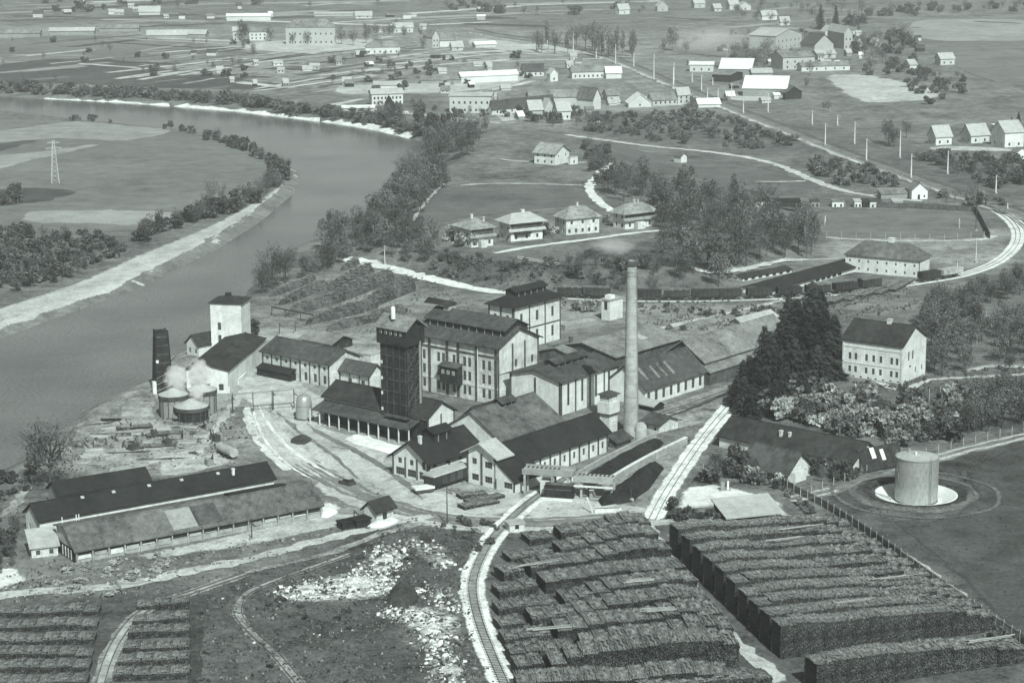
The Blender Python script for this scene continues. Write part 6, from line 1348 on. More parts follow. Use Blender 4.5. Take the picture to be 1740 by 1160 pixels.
def log_row(Lp, Rp, h0, h1, depth, label, group, bank=None, poles=0, gap=0.0, wob=.25, name='log_stack'):
    a, b = G(*Lp), G(*Rp); d = Vector((b.x - a.x, b.y - a.y, 0)); Ln = d.length; ang = math.atan2(d.y, d.x)
    t = thing(name, label, 'log stack', (a.x, a.y, a.z), ang, group); n = max(1, int(round(Ln / 2.6))); sx = Ln / (n * 2.6)
    off = rw.random() * 6
    for i in range(n):
        f = (i + .5) / n; h = h0 + (h1 - h0) * f + wob * (.7 * math.sin(off + i * .55) + .5 * math.sin(off * 2 + i * 1.27)) + rw.uniform(-.06, .06)
        if Ln > 14 and f > .82: h *= 1 - (f - .82) * 1.9
        if Ln > 14 and f < .06: h *= .93
        pool, hb = (TALL, 6.0) if h > 4.6 else (MIDH, 3.6) if h > 2.3 else (LOW, 1.7)
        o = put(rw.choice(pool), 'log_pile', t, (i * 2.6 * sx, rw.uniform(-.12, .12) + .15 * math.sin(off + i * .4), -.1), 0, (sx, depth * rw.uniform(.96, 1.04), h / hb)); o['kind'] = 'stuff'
    for k in range(poles):
        x = rw.uniform(.05, .75) * Ln; f = x / Ln; h = h0 + (h1 - h0) * f
        for j in range(rw.randint(2, 4)):
            o = put(POLE, 'pole', t, (x + rw.uniform(-1, 1), depth * (.15 + .09 * j) + rw.uniform(-.1, .1), h + .3 + wob * .5), rw.uniform(-.03, .03), (rw.uniform(.8, 1.3), 1, 1))
    return t
# right-hand block: eleven tall rows, dark ends to the left
ORD = ['rearmost', 'second', 'third', 'fourth', 'fifth', 'sixth', 'seventh', 'eighth', 'ninth', 'tenth', 'eleventh', 'twelfth']
for i in range(10):
    x0, y0 = 1153 + 19.2 * i, 948 + 19 * i
    log_row((x0, y0), (1446 + 27 * i, 908 + 18.3 * i), 6.2, 3.0 + .12 * i, 3.7, f'{ORD[i]} tall pulpwood row from the back in the right log yard', 'tall pulpwood rows', poles=[0, 1, 1, 0, 0, 0, 1, 0, 1, 0][i])
log_row((1387, 1178), (1745, 1125), 5.6, 3.5, 4.2, 'nearest tall pulpwood row cut by the lower edge at the right', 'tall pulpwood rows', poles=1)
# left block: lower, more ragged rows
for i, (x0, y0, x1, y1, h0, h1) in enumerate(((900, 925, 1106, 906, 2.2, 3.0), (868, 958, 1120, 930, 2.6, 3.6), (858, 990, 1142, 957, 2.8, 4.0), (850, 1018, 1165, 985, 2.6, 3.6), (848, 1046, 1186, 1014, 2.6, 4.0), (850, 1073, 1208, 1043, 2.4, 4.2), (858, 1100, 1228, 1072, 2.8, 4.6), (868, 1128, 1246, 1102, 2.8, 5.0), (880, 1156, 1256, 1132, 3.4, 5.8))):
    fx = .22 + .1 * math.sin(i * 2.1); mx, my = x0 + (x1 - x0) * fx, y0 + (y1 - y0) * fx
    log_row((mx + 8, my - 1), (x1, y1), h0 * .85, h1, 5.6, f'{ORD[i]} pulpwood row from the back in the left log yard', 'ragged pulpwood rows', poles=[0, 0, 0, 0, 1, 0, 1, 0, 0][i], wob=.35)
    log_row((x0, y0 + 2), (mx - 4, my + 1), h0 * .6, h0 * .8, 4.6, f'short stack at the track end of the {ORD[i]} row in the left log yard', 'short track-side stacks', poles=1 if i in (2, 6) else 0, wob=.4)
log_row((880, 1186), (1240, 1168), 2.4, 3.0, 5.5, 'low pulpwood row along the lower edge of the left log yard', 'ragged pulpwood rows', wob=.3)
log_row((1095, 1190), (1312, 1160), 1.8, 1.8, 4.0, 'low wood row at the lower edge between the two log yards', 'low wood rows')
# lower left: low rows either side of the field track
for i in range(6):
    y = 1046 + 24 * i
    log_row((-40, y + 4), (168 - 4 * i, y), 1.15, 1.15, 3.6, f'low wood row left of the field track, {ORD[i]} from the back', 'low wood rows', wob=.2)
    log_row((234 - 8 * i, y - 8), (322, y - 12), 1.15, 1.2, 3.5, f'low wood row right of the field track, {ORD[i]} from the back', 'low wood rows', wob=.2)
def heap(name, label, cat, poly, h, m, seed=0, base=0.0, group=None, sharp=False):
    P = WW(np.array([np.add(poly[i], np.multiply(np.subtract(poly[(i + 1) % len(poly)], poly[i]), k / 8)) for i in range(len(poly)) for k in range(8)]) if sharp else dens(poly, 3))[:, :2]; c = P.mean(0); rr = np.random.RandomState(seed)
    gx = np.arange(P[:, 0].min(), P[:, 0].max(), 1.2); gy = np.arange(P[:, 1].min(), P[:, 1].max(), 1.2)
    X, Y = np.meshgrid(gx, gy); X = X.ravel(); Y = Y.ravel(); k = sdf(X, Y, P) < -.5
    co = [Vector(q) for q in P] + [Vector((a, b)) for a, b in zip(X[k], Y[k])]
    r = delaunay_2d_cdt(co, [], [list(range(len(P)))], 1, 1e-4)
    V = np.array([(v.x, v.y) for v in r[0]]); d = -sdf(V[:, 0], V[:, 1], P)
    z = h * (1 - np.exp(-d / max(1.0, h * (.8 if m != 'wood_heap' else .32)))) + rr.randn(len(V)) * .12 * np.minimum(1, d) + .3 * np.sin(V[:, 0] * .5) * np.minimum(1, d / 3) * min(1, h / 2)
    g0 = hgt(c[:1], c[1:])[0]
    mb = MB(); mb.v = [(float(a - c[0]), float(b - c[1]), float(max(zz, 0) - .05 if dd > .3 else -.15)) for (a, b), zz, dd in zip(V, z, d)]; mb.f = [tuple(f) for f in r[2]]
    o = mb.obj(name, m, None, (float(c[0]), float(c[1]), float(g0) + base)); return tag(o, label, cat, group)
# mounded stacks behind the factory
for (a, b, h, dp, lab) in (((540, 505), (634, 468), 3.0, 6, 'rearmost long mounded wood stack by the white lane'), ((548, 522), (668, 479), 3.2, 6, 'middle long mounded wood stack by the white lane'), ((612, 528), (704, 494), 4.2, 7, 'big dark mounded wood stack nearest the factory'),
        ((470, 520), (556, 490), 1.6, 5, 'low wood stack nearest the river'), ((488, 536), (580, 512), 1.8, 5, 'low wood stack left of the mounded ones'), ((520, 552), (640, 524), 1.7, 5, 'low wood stack in front of the mounded ones'),
        ((556, 563), (690, 532), 1.4, 5, 'lowest wood stack just behind the dark tower'), ((455, 505), (535, 478), 1.3, 4, 'thin wood stack beneath the bare river trees'), ((576, 460), (612, 450), 1.5, 5, 'small wood stack at the lane end')):
    (ax, ay), (bx, by) = a, b; w_ = dp * 1.75
    mo = heap('wood_mound', lab, 'log stack', [(ax, ay), (ax + (bx - ax) * .3, ay + (by - ay) * .3 + 3), (bx - 8, by + 4), (bx + 2, by), (bx, by - w_ * .9), (bx - (bx - ax) * .3, by - w_ * 1.1 - (by - ay) * .3), (ax + 10, ay - w_ * .9)], h * 1.35 + .4, 'wood_heap', int(ax), group='mounded wood stacks')
    q = MB(); me_ = mo.data; vs = [v.co for v in me_.vertices if v.co.z > .5]
    for v in rw.sample(vs, min(len(vs), 260)) if len(vs) > 8 else []:
        t_ = rw.gauss(.6, .5); d_ = Vector((math.cos(t_), math.sin(t_), rw.uniform(-.1, .1))) * rw.uniform(.5, .9); o_ = Vector((rw.uniform(-.6, .6), rw.uniform(-.6, .6), .12)); q.bar(v + o_ - d_, v + o_ + d_, .11, 4)
    if q.v: bo = q.obj('billets', 'log_top', mo); bo['kind'] = 'stuff'
for i in range(6):
    log_row((1392 + 26 * i, 524 - 5.5 * i), (1430 + 24 * i, 510 - 6 * i), .9, 1.3, 3.0, 'low slanting wood heap between siding and white house', 'low siding heaps', wob=.2)
for (a, b) in (((790, 868), (850, 856)), ((800, 858), (858, 846)), ((785, 850), (830, 843))):
    log_row(a, b, .9, .7, 2.6, 'untidy low timber heap in front of the slim white house', 'yard timber heaps', wob=.3)
for (a, b, lab) in (((215, 765), (300, 758), 'low scrap timber row on the left yard'), ((250, 745), (330, 738), 'second low scrap timber row on the left yard'), ((200, 733), (260, 728), 'dark low timber row nearest the river shed')):
    log_row(a, b, .8, .8, 2.2, lab, 'yard timber heaps', wob=.3)

def grass(zones):
    VV, FF, MM = [], [], []; base = 0
    for poly, n, lo, hi, m_ in zones:
        xs = [q[0] for q in poly]; ys = [q[1] for q in poly]
        X, Y = NP.uniform(min(xs), max(xs), n * 2), NP.uniform(min(ys), max(ys), n * 2)
        # tufts gather in clumps
        k = (sdf(X, Y, np.array(poly, float)) < 0) & (np.sin(X * .11 + 2 * np.sin(Y * .17)) + np.sin(Y * .29 + X * .05) + NP.normal(size=len(X)) * .7 > .2); P = WW(np.stack([X[k], Y[k]], -1))
        for x, y, z in P[:n]:
            h = NP.uniform(lo, hi)
            for b in range(3):
                a = NP.uniform(0, 6.28); c, s = math.cos(a) * h * .6, math.sin(a) * h * .6; lx, ly = NP.normal() * h * .4, NP.normal() * h * .4
                VV += [(x - c, y - s, z - .02), (x + c, y + s, z - .02), (x + c * .6 + lx, y + s * .6 + ly, z + h), (x - c * .7 + lx, y - s * .7 + ly, z + h * .8)]; FF.append((base, base + 1, base + 2, base + 3)); base += 4; MM.append(m_)
    me = bpy.data.meshes.new('grass'); me.from_pydata(VV, [], FF)
    for m_ in ('leaf_mid', 'leaf', 'blossom'): me.materials.append(MATS[m_])
    me.polygons.foreach_set('material_index', np.array(MM, np.int32)); o = put(me, 'grass'); o['kind'] = 'stuff'
FRONT = [(335, 1015), (480, 965), (660, 905), (820, 890), (790, 985), (805, 1080), (850, 1180), (335, 1180)]
grass([(FRONT, 2600, .15, .5, 0), (FRONT, 1500, .15, .4, 1), (FRONT, 420, .1, .3, 2), ([(0, 960), (330, 930), (700, 892), (480, 960), (330, 1015), (0, 1040)], 1500, .15, .45, 1), ([(0, 960), (330, 930), (560, 900), (330, 1000), (0, 1030)], 500, .15, .4, 2), ([(1430, 840), (1740, 750), (1740, 1090), (1520, 925)], 900, .1, .3, 0),
       ([(1310, 830), (1480, 915), (1740, 1090), (1740, 1110), (1440, 920)], 900, .2, .6, 1), ([(740, 450), (950, 440), (960, 495), (800, 485)], 800, .3, .8, 0), ([(140, 740), (390, 690), (400, 790), (130, 800)], 700, .1, .4, 0), ([(1080, 515), (1560, 490), (1560, 530), (1330, 560), (1100, 560)], 1100, .2, .7, 1), ([(560, 900), (700, 880), (830, 905), (800, 960), (660, 905)], 500, .15, .5, 0), ([(860, 890), (1130, 885), (1260, 1130), (860, 1160)], 500, .2, .5, 1), ([(440, 500), (700, 460), (830, 530), (560, 580)], 900, .2, .6, 1), ([(1430, 650), (1740, 620), (1740, 700), (1500, 700)], 700, .2, .7, 0)])

# ------------------------------------------------------------------ coal store, conveyor
heap('coal_heap', 'long flat black coal bed between two pale walls in front of the workshop', 'coal heap', [(988, 812), (1050, 774), (1112, 746), (1130, 752), (1102, 782), (1030, 823), (1002, 840)], 1.5, 'coal', 1, sharp=True)
heap('coal_heap', 'larger black coal heap sloping to the white track', 'coal heap', [(1014, 850), (1042, 830), (1076, 806), (1108, 787), (1130, 795), (1104, 831), (1074, 853), (1020, 862)], 2.8, 'coal', 2, sharp=True)
heap('earth_mound', 'dark round earth mound beside the white rubble', 'mound', [(655, 1020), (668, 996), (690, 990), (708, 1000), (712, 1022), (690, 1034), (664, 1034)], 2.2, 'soil', 3)
heap('earth_mound', 'small dark earth mound under the dirt ramp', 'mound', [(708, 915), (722, 906), (738, 918), (728, 926)], 1.3, 'soil', 4)
heap('coal_dump', 'flat dark heap lying on the pale yard', 'mound', [(490, 748), (512, 738), (534, 746), (520, 756), (498, 756)], .8, 'soil', 5)
heap('sand_heap', 'bright white sand heap at the dark wagon shed', 'sand heap', [(592, 742), (620, 740), (660, 752), (694, 762), (680, 772), (630, 764)], .8, 'white_roof', 6)
heap('sand_heap', 'bright white lime heap beside the little dark-roofed hut', 'sand heap', [(620, 892), (650, 882), (678, 880), (676, 890), (640, 900)], .8, 'white_roof', 7)
heap('sand_heap', 'bright white heap at the right end of the grey shed', 'sand heap', [(538, 872), (552, 856), (570, 860), (574, 872), (552, 882)], 1.6, 'white_roof', 8)
def poly_wall(name, label, cat, pts, h, th, m, top=None):
    P = path_world(pts, 3.0, False); S = side(P); z0 = float(hgt(P[:1, 0], P[:1, 1])[0])
    t = thing(name, label, cat, (float(P[0][0]), float(P[0][1]), z0)); mb = MB(); cp = MB(); hh = hgt(P[:, 0], P[:, 1]) - z0
    for i in range(len(P) - 1):
        a, b = P[i] - P[0], P[i + 1] - P[0]; s0, s1 = S[i] * th / 2, S[i + 1] * th / 2
        q = [(*(a - s0), hh[i] - .2), (*(b - s1), hh[i + 1] - .2), (*(b + s1), hh[i + 1] - .2), (*(a + s0), hh[i] - .2)]
        mb.hexa(q + [(x, y, z + h + .2) for x, y, z in q])
        e = 1.3; q = [(*(a - s0 * e), hh[i] + h), (*(b - s1 * e), hh[i + 1] + h), (*(b + s1 * e), hh[i + 1] + h), (*(a + s0 * e), hh[i] + h)]
        cp.hexa(q + [(x, y, z + .15) for x, y, z in q])
    mb.obj('wall_body', m, t); cp.obj('coping', top or m, t); return t
poly_wall('retaining_wall', 'long pale concrete wall between the two coal beds', 'wall', [(1004, 846), (1032, 826), (1070, 803), (1106, 783), (1166, 754)], 1.5, .6, 'concrete', 'white_wall')
poly_wall('retaining_wall', 'pale concrete wall along the workshop side of the coal bed', 'wall', [(984, 808), (1030, 782), (1085, 755), (1114, 743)], .9, .5, 'concrete')
poly_wall('retaining_wall', 'white zigzag boundary wall right of the dark flat-roofed hall', 'wall', [(389, 668), (391, 650), (402, 655), (415, 645), (424, 628)], 1.2, .4, 'white_wall')
poly_wall('board_fence', 'tall dark board fence behind the sports ground', 'fence', [(1490, 353), (1560, 355), (1658, 360), (1668, 378), (1682, 406)], 1.9, .15, 'trim')
# conveyor bridge with two flat roofs on legs
p = G(915, 838); q_ = G(1020, 845)
cv = thing('conveyor_bridge', 'long pale flat-topped conveyor bridge crossing above the coal beds', 'conveyor', p); d = Vector(q_) - Vector(p); d.z = 0; ang = math.atan2(d.y, d.x); cv.rotation_euler = (0, 0, ang); Ln = d.length
L2 = Ln * .5
MB().box(-3.0, L2 + 1, -1.6, 1.6, 4.9, 5.15).obj('deck', 'concrete', cv); MB().box(L2 + 1.2, Ln + 3, -1.9, 1.6, 4.1, 4.35).obj('deck', 'concrete', cv)
MB().box(-3.0, L2 + 1, -1.68, -1.55, 4.3, 5.5).obj('side_girder', 'gray_wall', cv); MB().box(L2 + 1.2, Ln + 3, -1.98, -1.85, 3.5, 4.7).obj('side_girder', 'concrete', cv)
MB().box(-3.0, L2 + 1, 1.62, 1.75, 4.3, 5.6).obj('side_girder', 'gray_wall', cv)
for i in range(9): part_box(cv, 'hatch', 'trim', L2 + 1.8 + i * .85, L2 + 2.2 + i * .85, .2, 1.2, 4.36, 4.5)
for i in range(8): part_box(cv, 'hatch', 'trim', -2.4 + i * .9, -2.0 + i * .9, .3, 1.3, 5.16, 5.3)
for x in (-2.5, L2 * .5, L2, Ln * .72, Ln + 2.6):
    for y in (-1.4, 1.3): MB().box(x - .2, x + .2, y - .2, y + .2, -.2, 4.08 if x > L2 + 1 else 4.88).obj('leg', 'concrete', cv)
part_box(cv, 'engine_cabin', 'old_wall', L2 * .1, L2 * .45, -1.2, 1.2, 0, 3.0)
part_box(cv, 'cross_beam', 'white_wall', L2 + 1.2, Ln + 3, -2.3, -2.0, 2.6, 2.9)
pit = thing('coal_pit', 'black open coal chute with white rim under the conveyor', 'chute', G(950, 850)); pit.rotation_euler = (0, 0, ang)
part_box(pit, 'pit_mouth', 'coal', -3, 2.6, -.3, 2.6, 0, 3.0); part_box(pit, 'rim', 'white_wall', -3.3, 2.9, -.7, -.32, 0, .6); MB().hexa([(-3, -.31, 2.2), (2.6, -.31, 2.2), (2.6, 1, 3.2), (-3, 1, 3.2), (-3, -.31, 2.4), (2.6, -.31, 2.4), (2.6, 1, 3.4), (-3, 1, 3.4)]).obj('chute_plate', 'trim', pit)
tb = thing('trough', 'small white-sided trough at the roadside below the coal heap', 'trough', G(1012, 872)); tb.rotation_euler = (0, 0, .12)
part_box(tb, 'trough_side', 'white_wall', -.2, 5.2, -.1, .1, 0, .9); part_box(tb, 'trough_body', 'timber', 0, 5, .12, 1.2, 0, .7); MB().bar((-.6, 0, 0), (-1.6, 1.2, 3.0), .18).obj('arm', 'white_wall', tb)

# ------------------------------------------------------------------ wagons, vehicles
def wagon_parts():
    body = MB().box(-3.6, 3.6, -1.3, 1.3, 1.15, 2.9).mesh('body', 'wagon')
    f = MB()
    for i in range(7): x = -3.6 + i * 1.2; f.box(x - .06, x + .06, -1.36, -1.302, 1.1, 2.92).box(x - .06, x + .06, 1.302, 1.36, 1.1, 2.92)
    ribs = f.mesh('stanchion', 'metal_dark')
    fr = MB().box(-3.8, 3.8, -1.0, 1.0, .85, 1.14).box(-4.2, -3.81, -.8, -.6, .9, 1.08).box(-4.2, -3.81, .6, .8, .9, 1.08).box(3.81, 4.2, -.8, -.6, .9, 1.08).box(3.81, 4.2, .6, .8, .9, 1.08).mesh('underframe', 'metal_dark')
    wh = MB(); wh.bar((0, -.08, 0), (0, .08, 0), .48, 14); wheel = wh.mesh('wheel', 'metal_dark')
    box = MB().box(-3.6, 3.6, -1.35, 1.35, 1.15, 3.3).mesh('body', 'wagon')
    rf = MB().hexa([(-3.7, -1.45, 3.32), (3.7, -1.45, 3.32), (3.7, 1.45, 3.32), (-3.7, 1.45, 3.32), (-3.7, -.5, 3.72), (3.7, -.5, 3.72), (3.7, .5, 3.72), (-3.7, .5, 3.72)]).mesh('roof', 'gray_roof')
    pale = MB().box(-4.6, 4.6, -1.35, 1.35, 1.15, 2.8).mesh('body', 'wagon_pale')
    load = MB(); rr = random.Random(3)
    for i in range(24): load.bar((-3.5 + i * .3, -1.15, 2.9 + rr.uniform(0, .4)), (-3.5 + i * .3 + rr.uniform(-.1, .1), 1.15, 2.9 + rr.uniform(0, .4)), .16, 5)
    ld_ = load.mesh('load', 'log_top')
    return body, ribs, fr, wheel, box, rf, pale, ld_
WG = wagon_parts()
SID = path_world([(870, 500), (960, 506), (1060, 510), (1150, 511), (1262, 509), (1368, 504), (1458, 496), (1561, 481), (1635, 468), (1690, 448)], 1.0)
def wagon_at(px, kind, label, P=SID):
    xs = np.array([proj(a, b, 0)[0] for a, b in P]); i = int(np.clip(np.argmin(np.abs(xs - px)), 1, len(P) - 2)); d = P[i + 1] - P[i - 1]; z = float(hgt(P[i:i + 1, 0], P[i:i + 1, 1])[0]) + .75
    t = thing('goods_wagon', label, 'railway wagon', (float(P[i][0]), float(P[i][1]), z - .4), math.atan2(d[1], d[0]), 'wagons on the siding')
    if kind == 'open': put(WG[0], 'body', t); put(WG[1], 'stanchion', t)
    elif kind == 'log': put(WG[0], 'body', t); put(WG[1], 'stanchion', t); put(WG[7], 'load', t)
    elif kind == 'box': put(WG[4], 'body', t); put(WG[1], 'stanchion', t); put(WG[5], 'roof', t)
    else: put(WG[6], 'body', t)
    put(WG[2], 'underframe', t)
    for x in (-2.3, 2.3):
        for y in (-.75, .75): put(WG[3], 'wheel', t, (x, y, .48))
for px, k, lab in ((968, 'log', 'open wagon at the left end of the siding, near the white block'), (1016, 'box', 'covered wagon with a pale roof left of the hopper house'), (1104, 'open', 'first dark open wagon right of the chimney'), (1150, 'log', 'second wagon right of the chimney, carrying wood'),
                   (1198, 'open', 'third dark wagon right of the chimney'), (1240, 'open', 'dark open wagon left of the siding shed end'), (1289, 'open', 'dark open wagon in front of the white shed wall'), (1341, 'open', 'dark open wagon under the middle of the siding shed'),
                   (1391, 'log', 'wood-laden wagon under the right part of the siding shed'), (1434, 'open', 'dark open wagon at the right end of the siding shed'), (1476, 'box', 'covered wagon in front of the white barracks'), (1579, 'open', 'dark wagon right of the barracks'), (1616, 'pale', 'long pale flat-sided wagon at the right end of the train')):
    wagon_at(px, k, lab)
# covered goods wagon standing at the saw house
p = G(760, 824); q_ = G(793, 813); t = thing('goods_van', 'dark goods van with pale roof standing against the corner workshop', 'railway wagon', (p.x, p.y, p.z + .1), math.atan2(q_.y - p.y, q_.x - p.x))
MB().box(-5.6, 5.6, -1.4, 1.4, .9, 3.0).obj('body', 'wagon', t); MB().hexa([(-5.8, -1.6, 3.02), (5.8, -1.6, 3.02), (5.8, 1.6, 3.02), (-5.8, 1.6, 3.02), (-5.8, -1.4, 3.3), (5.8, -1.4, 3.3), (5.8, 1.4, 3.5), (-5.8, 1.4, 3.5)]).obj('roof', 'light_roof', t)
MB().box(-5.4, 5.4, -1.1, 1.1, .55, .88).obj('underframe', 'metal_dark', t)
for x in (-3.8, 3.8):
    for y in (-.8, .8): put(WG[3], 'wheel', t, (x, y, .48))
for x in (-2.4, 0, 2.4): part_box(t, 'door', 'metal_dark', x - .8, x + .8, -1.46, -1.402, 1.0, 2.8)
def car(px, py, ang, label, body='white_roof', L=4.2):
    t = thing('parked_car', label, 'car', G(px, py), ang); h = L / 2
    MB().hexa([(-h, -.85, .3), (h, -.85, .3), (h, .85, .3), (-h, .85, .3), (-h + .08, -.8, .85), (h - .1, -.8, .8), (h - .1, .8, .8), (-h + .08, .8, .85)]).obj('body', 'metal_dark', t)
    MB().hexa([(-h + .25, -.74, .86), (h * .5, -.74, .86), (h * .5, .74, .86), (-h + .25, .74, .86), (-h + .7, -.62, 1.4), (h * .2, -.62, 1.4), (h * .2, .62, 1.4), (-h + .7, .62, 1.4)]).obj('cabin', 'glass', t)
    MB().box(-h + .65, h * .23, -.66, .66, 1.405, 1.5).obj('roof', body, t)
    MB().box(h * .3, h - .2, -.75, .75, .861, .9).obj('bonnet', body, t)
    for x in (-h * .6, h * .62):
        for y in (-.8, .8): MB().bar((x, y - .1, .32), (x, y + .1, .32), .32, 12).obj('wheel', 'metal_dark', t)
p = G(719, 837); t = thing('flat_trailer', 'low trailer with a bright white top in front of the goods van', 'trailer', p, math.radians(25))
MB().box(-2.0, 2.0, -1.1, 1.1, .5, 1.0).obj('body', 'metal_dark', t); MB().box(-2.1, 2.1, -1.2, 1.2, 1.003, 1.4).obj('cover', 'white_roof', t)
for x in (-1.2, 1.2):
    for y in (-.95, .95): put(WG[3], 'wheel', t, (x, y, .38), 0, (.8, .8, .8))
MB().bar((-2, 0, .6), (-3.2, 0, .4), .06).obj('drawbar', 'metal_dark', t)
car(590, 823, 2.4, 'small pale-roofed car on the yard road', 'light_roof', 3.6)
# small hut group beside the road
bld('road_hut', 'small dark-roofed open hut beside the road bend', 'hut', (640, 886), 868, a=4.6, b=3.4, th=48, ridge='R', rise=1.5, roof='dark_roof', wall='old_wall', oh=.6, win=[('R', 1, .1, 1.9, 1.2, (.2, .8), S_)])
bld('dark_kiosk', 'tiny dark kiosk left of the dark-roofed hut', 'hut', (606, 898), 886, a=3.2, b=2.4, th=35, flat=True, roof='black_roof', wall='timber', oh=.25)
bld('dark_bin', 'low dark timber bin at the end of the pale shed apron', 'bin', (582, 900), 890, a=5, b=2.2, th=35, flat=True, roof='black_roof', wall='timber', oh=.15)
bld('track_hut', 'little white hut beside the ballasted curve', 'hut', (866, 905), 892, a=3.0, b=2.6, th=20, flat=True, roof='light_roof', wall='old_wall', oh=.2, win=[('R', 1, .7, .8, .8, (.2, .8), S_)])
# tank wagon lying in the yard and scrap
p = G(386, 775); t = thing('boiler_drum', 'pale cylindrical boiler drum lying on timbers in the left yard', 'boiler', p, math.radians(125))
q = MB(); q.bar((-3.2, 0, 1.5), (3.2, 0, 1.5), 1.05, 24); q.obj('drum', 'light_roof', t, smooth=False)
for x in (-2, 0, 2): part_box(t, 'cradle', 'timber', x - .25, x + .25, -1.1, 1.1, 0, .75)
MB().bar((.8, 0, 2.5), (.8, 0, 3.0), .35, 10).obj('dome', 'gray_wall', t)
rr = random.Random(21)
for (x, y, lab) in ((190, 756, 'dark rusty boiler scrap on the left yard, leftmost'), (203, 760, 'upright dark scrap frame on the left yard'), (228, 764, 'leaning dark scrap beam frame on the left yard'), (365, 748, 'dark scrap frame left of the boiler drum'), (388, 740, 'small pale crate stack on the left yard'), (262, 742, 'dark scrap heap in the middle of the left yard'), (316, 745, 'dark scrap heap right of the middle of the left yard'), (240, 752, 'tangled dark scrap behind the leaning frame'), (284, 757, 'low dark scrap in front of the middle heap'), (150, 762, 'dark scrap near the river bank of the left yard'), (352, 728, 'dark scrap beside the vats lane'), (376, 762, 'dark timber scrap under the boiler drum end'), (355, 790, 'dark scrap between boiler drum and black shed'), (214, 730, 'dark scrap behind the plank piles near the river shed')):
    t = thing('scrap_frame', lab, 'scrap', G(x, y), rr.uniform(0, 3))
    for k in range(5): MB().bar((rr.uniform(-1.5, 1.5), rr.uniform(-1, 1), 0), (rr.uniform(-1.5, 1.5), rr.uniform(-1, 1), rr.uniform(1.2, 2.6)), .16).obj('beam', 'metal_dark', t)
    part_box(t, 'box', rr.choice(['metal_dark', 'gray_wall']), -1.2, .8, -.7, .7, 0, 1.4)
for (x, y) in ((170, 742), (250, 786), (280, 776), (312, 768), (345, 742), (300, 742), (238, 738), (140, 786), (205, 800), (330, 788), (268, 752), (225, 725), (160, 765), (185, 778), (235, 792), (262, 765), (290, 788), (318, 752), (355, 775), (340, 760), (210, 745), (185, 728), (275, 730), (322, 726), (150, 755), (246, 752)):
    t = thing('plank_pile', 'small plank pile on the left yard, ' + ('rear', 'middle', 'front')[int((y - 724) / 26)] + ' ' + ('far left', 'left', 'centre', 'right', 'far right')[int((x - 138) / 48)], 'plank pile', G(x, y), rr.uniform(-.3, .6), 'plank piles on the left yard')
    for k in range(5): part_box(t, 'plank', rr.choice(['pole_wood', 'light_roof', 'gray_wall']), -1.9 + rr.uniform(-.3, .3), 1.9 + rr.uniform(-.3, .3), -.8 + .34 * k, -.8 + .34 * k + .26, 0, .25 + rr.uniform(0, .35))
# rubble blocks
BL = [MB().hexa([tuple(Vector(v) + Vector((rr.uniform(-.2, .2), rr.uniform(-.2, .2), rr.uniform(-.15, .1)))) for v in ((-.5, -.5, 0), (.5, -.5, 0), (.5, .5, 0), (-.5, .5, 0), (-.4, -.4, .6), (.4, -.4, .6), (.4, .4, .6), (-.4, .4, .6))]).mesh('rubble_block', k) for k in ('white_roof', 'concrete', 'gray_wall', 'soil')]
def chunks(polys, name):
    mb = MB(); mi = []
    for poly, n, lo, hi in polys:
        k = 0; xs = [q[0] for q in poly]; ys = [q[1] for q in poly]
        while k < n:
            x, y = rr.uniform(min(xs), max(xs)), rr.uniform(min(ys), max(ys))
            if not inside(poly, x, y): continue
            p = G(x, y); s = lo + (hi - lo) * rr.random() ** 3; a = rr.random() * 6.28; u = Vector((math.cos(a), math.sin(a), 0)) * s; v = Vector((-math.sin(a), math.cos(a), 0)) * s * rr.uniform(.4, 1); n0 = len(mb.f)
            t = Vector((rr.uniform(-.2, .2), rr.uniform(-.2, .2), rr.uniform(.3, .8))) * s
            mb.hexa([p - u - v, p + u - v, p + u + v, p - u + v, p - u * .7 - v * .6 + t, p + u * .6 - v * .8 + t, p + u * .8 + v * .7 + t * 1.3, p - u * .6 + v * .7 + t]); mi += [rr.choice((0, 0, 0, 0, 1, 2, 3, 3))] * 6; k += 1
    me = mb.mesh(name, ['white_roof', 'concrete', 'gray_wall', 'soil']); me.polygons.foreach_set('material_index', np.array(mi, np.int32)); o = put(me, name); o['kind'] = 'stuff'
def spill(spine, n, spread, lo, hi, mb, mi, pal):
    P = dens(spine, 12, False)
    for _ in range(n):
        q = P[rr.randrange(len(P))]; x, y = q[0] + rr.gauss(0, spread), q[1] + rr.gauss(0, spread * .42); p = G(x, y); s = lo + (hi - lo) * rr.random() ** 4
        a = rr.random() * 6.28; u = Vector((math.cos(a), math.sin(a), 0)) * s; v = Vector((-math.sin(a), math.cos(a), 0)) * s * rr.uniform(.4, 1); t = Vector((rr.uniform(-.2, .2), rr.uniform(-.2, .2), rr.uniform(.4, 1.0))) * s
        mb.hexa([p - u - v, p + u - v, p + u + v, p - u + v, p - u * .7 - v * .6 + t, p + u * .6 - v * .8 + t, p + u * .8 + v * .7 + t * 1.3, p - u * .6 + v * .7 + t]); mi += [rr.choice(pal)] * 6
mb = MB(); mi = []
PALE = (0, 0, 0, 1, 1, 2, 2, 3, 3)
for sp, n, w_ in (([(492, 1008), (530, 1000), (580, 996), (620, 985), (650, 960), (660, 935)], 3000, 20), ([(600, 1000), (640, 1004), (660, 990)], 900, 14), ([(664, 1040), (700, 1045), (735, 1060), (755, 1085)], 1300, 17), ([(735, 1075), (750, 1110), (760, 1150), (775, 1185)], 1200, 20), ([(700, 920), (735, 935), (755, 960)], 380, 12), ([(690, 1000), (740, 1010), (770, 1040)], 400, 18)):
    spill(sp, int(n * 1.5), w_ * .8, .05, .42, mb, mi, PALE)
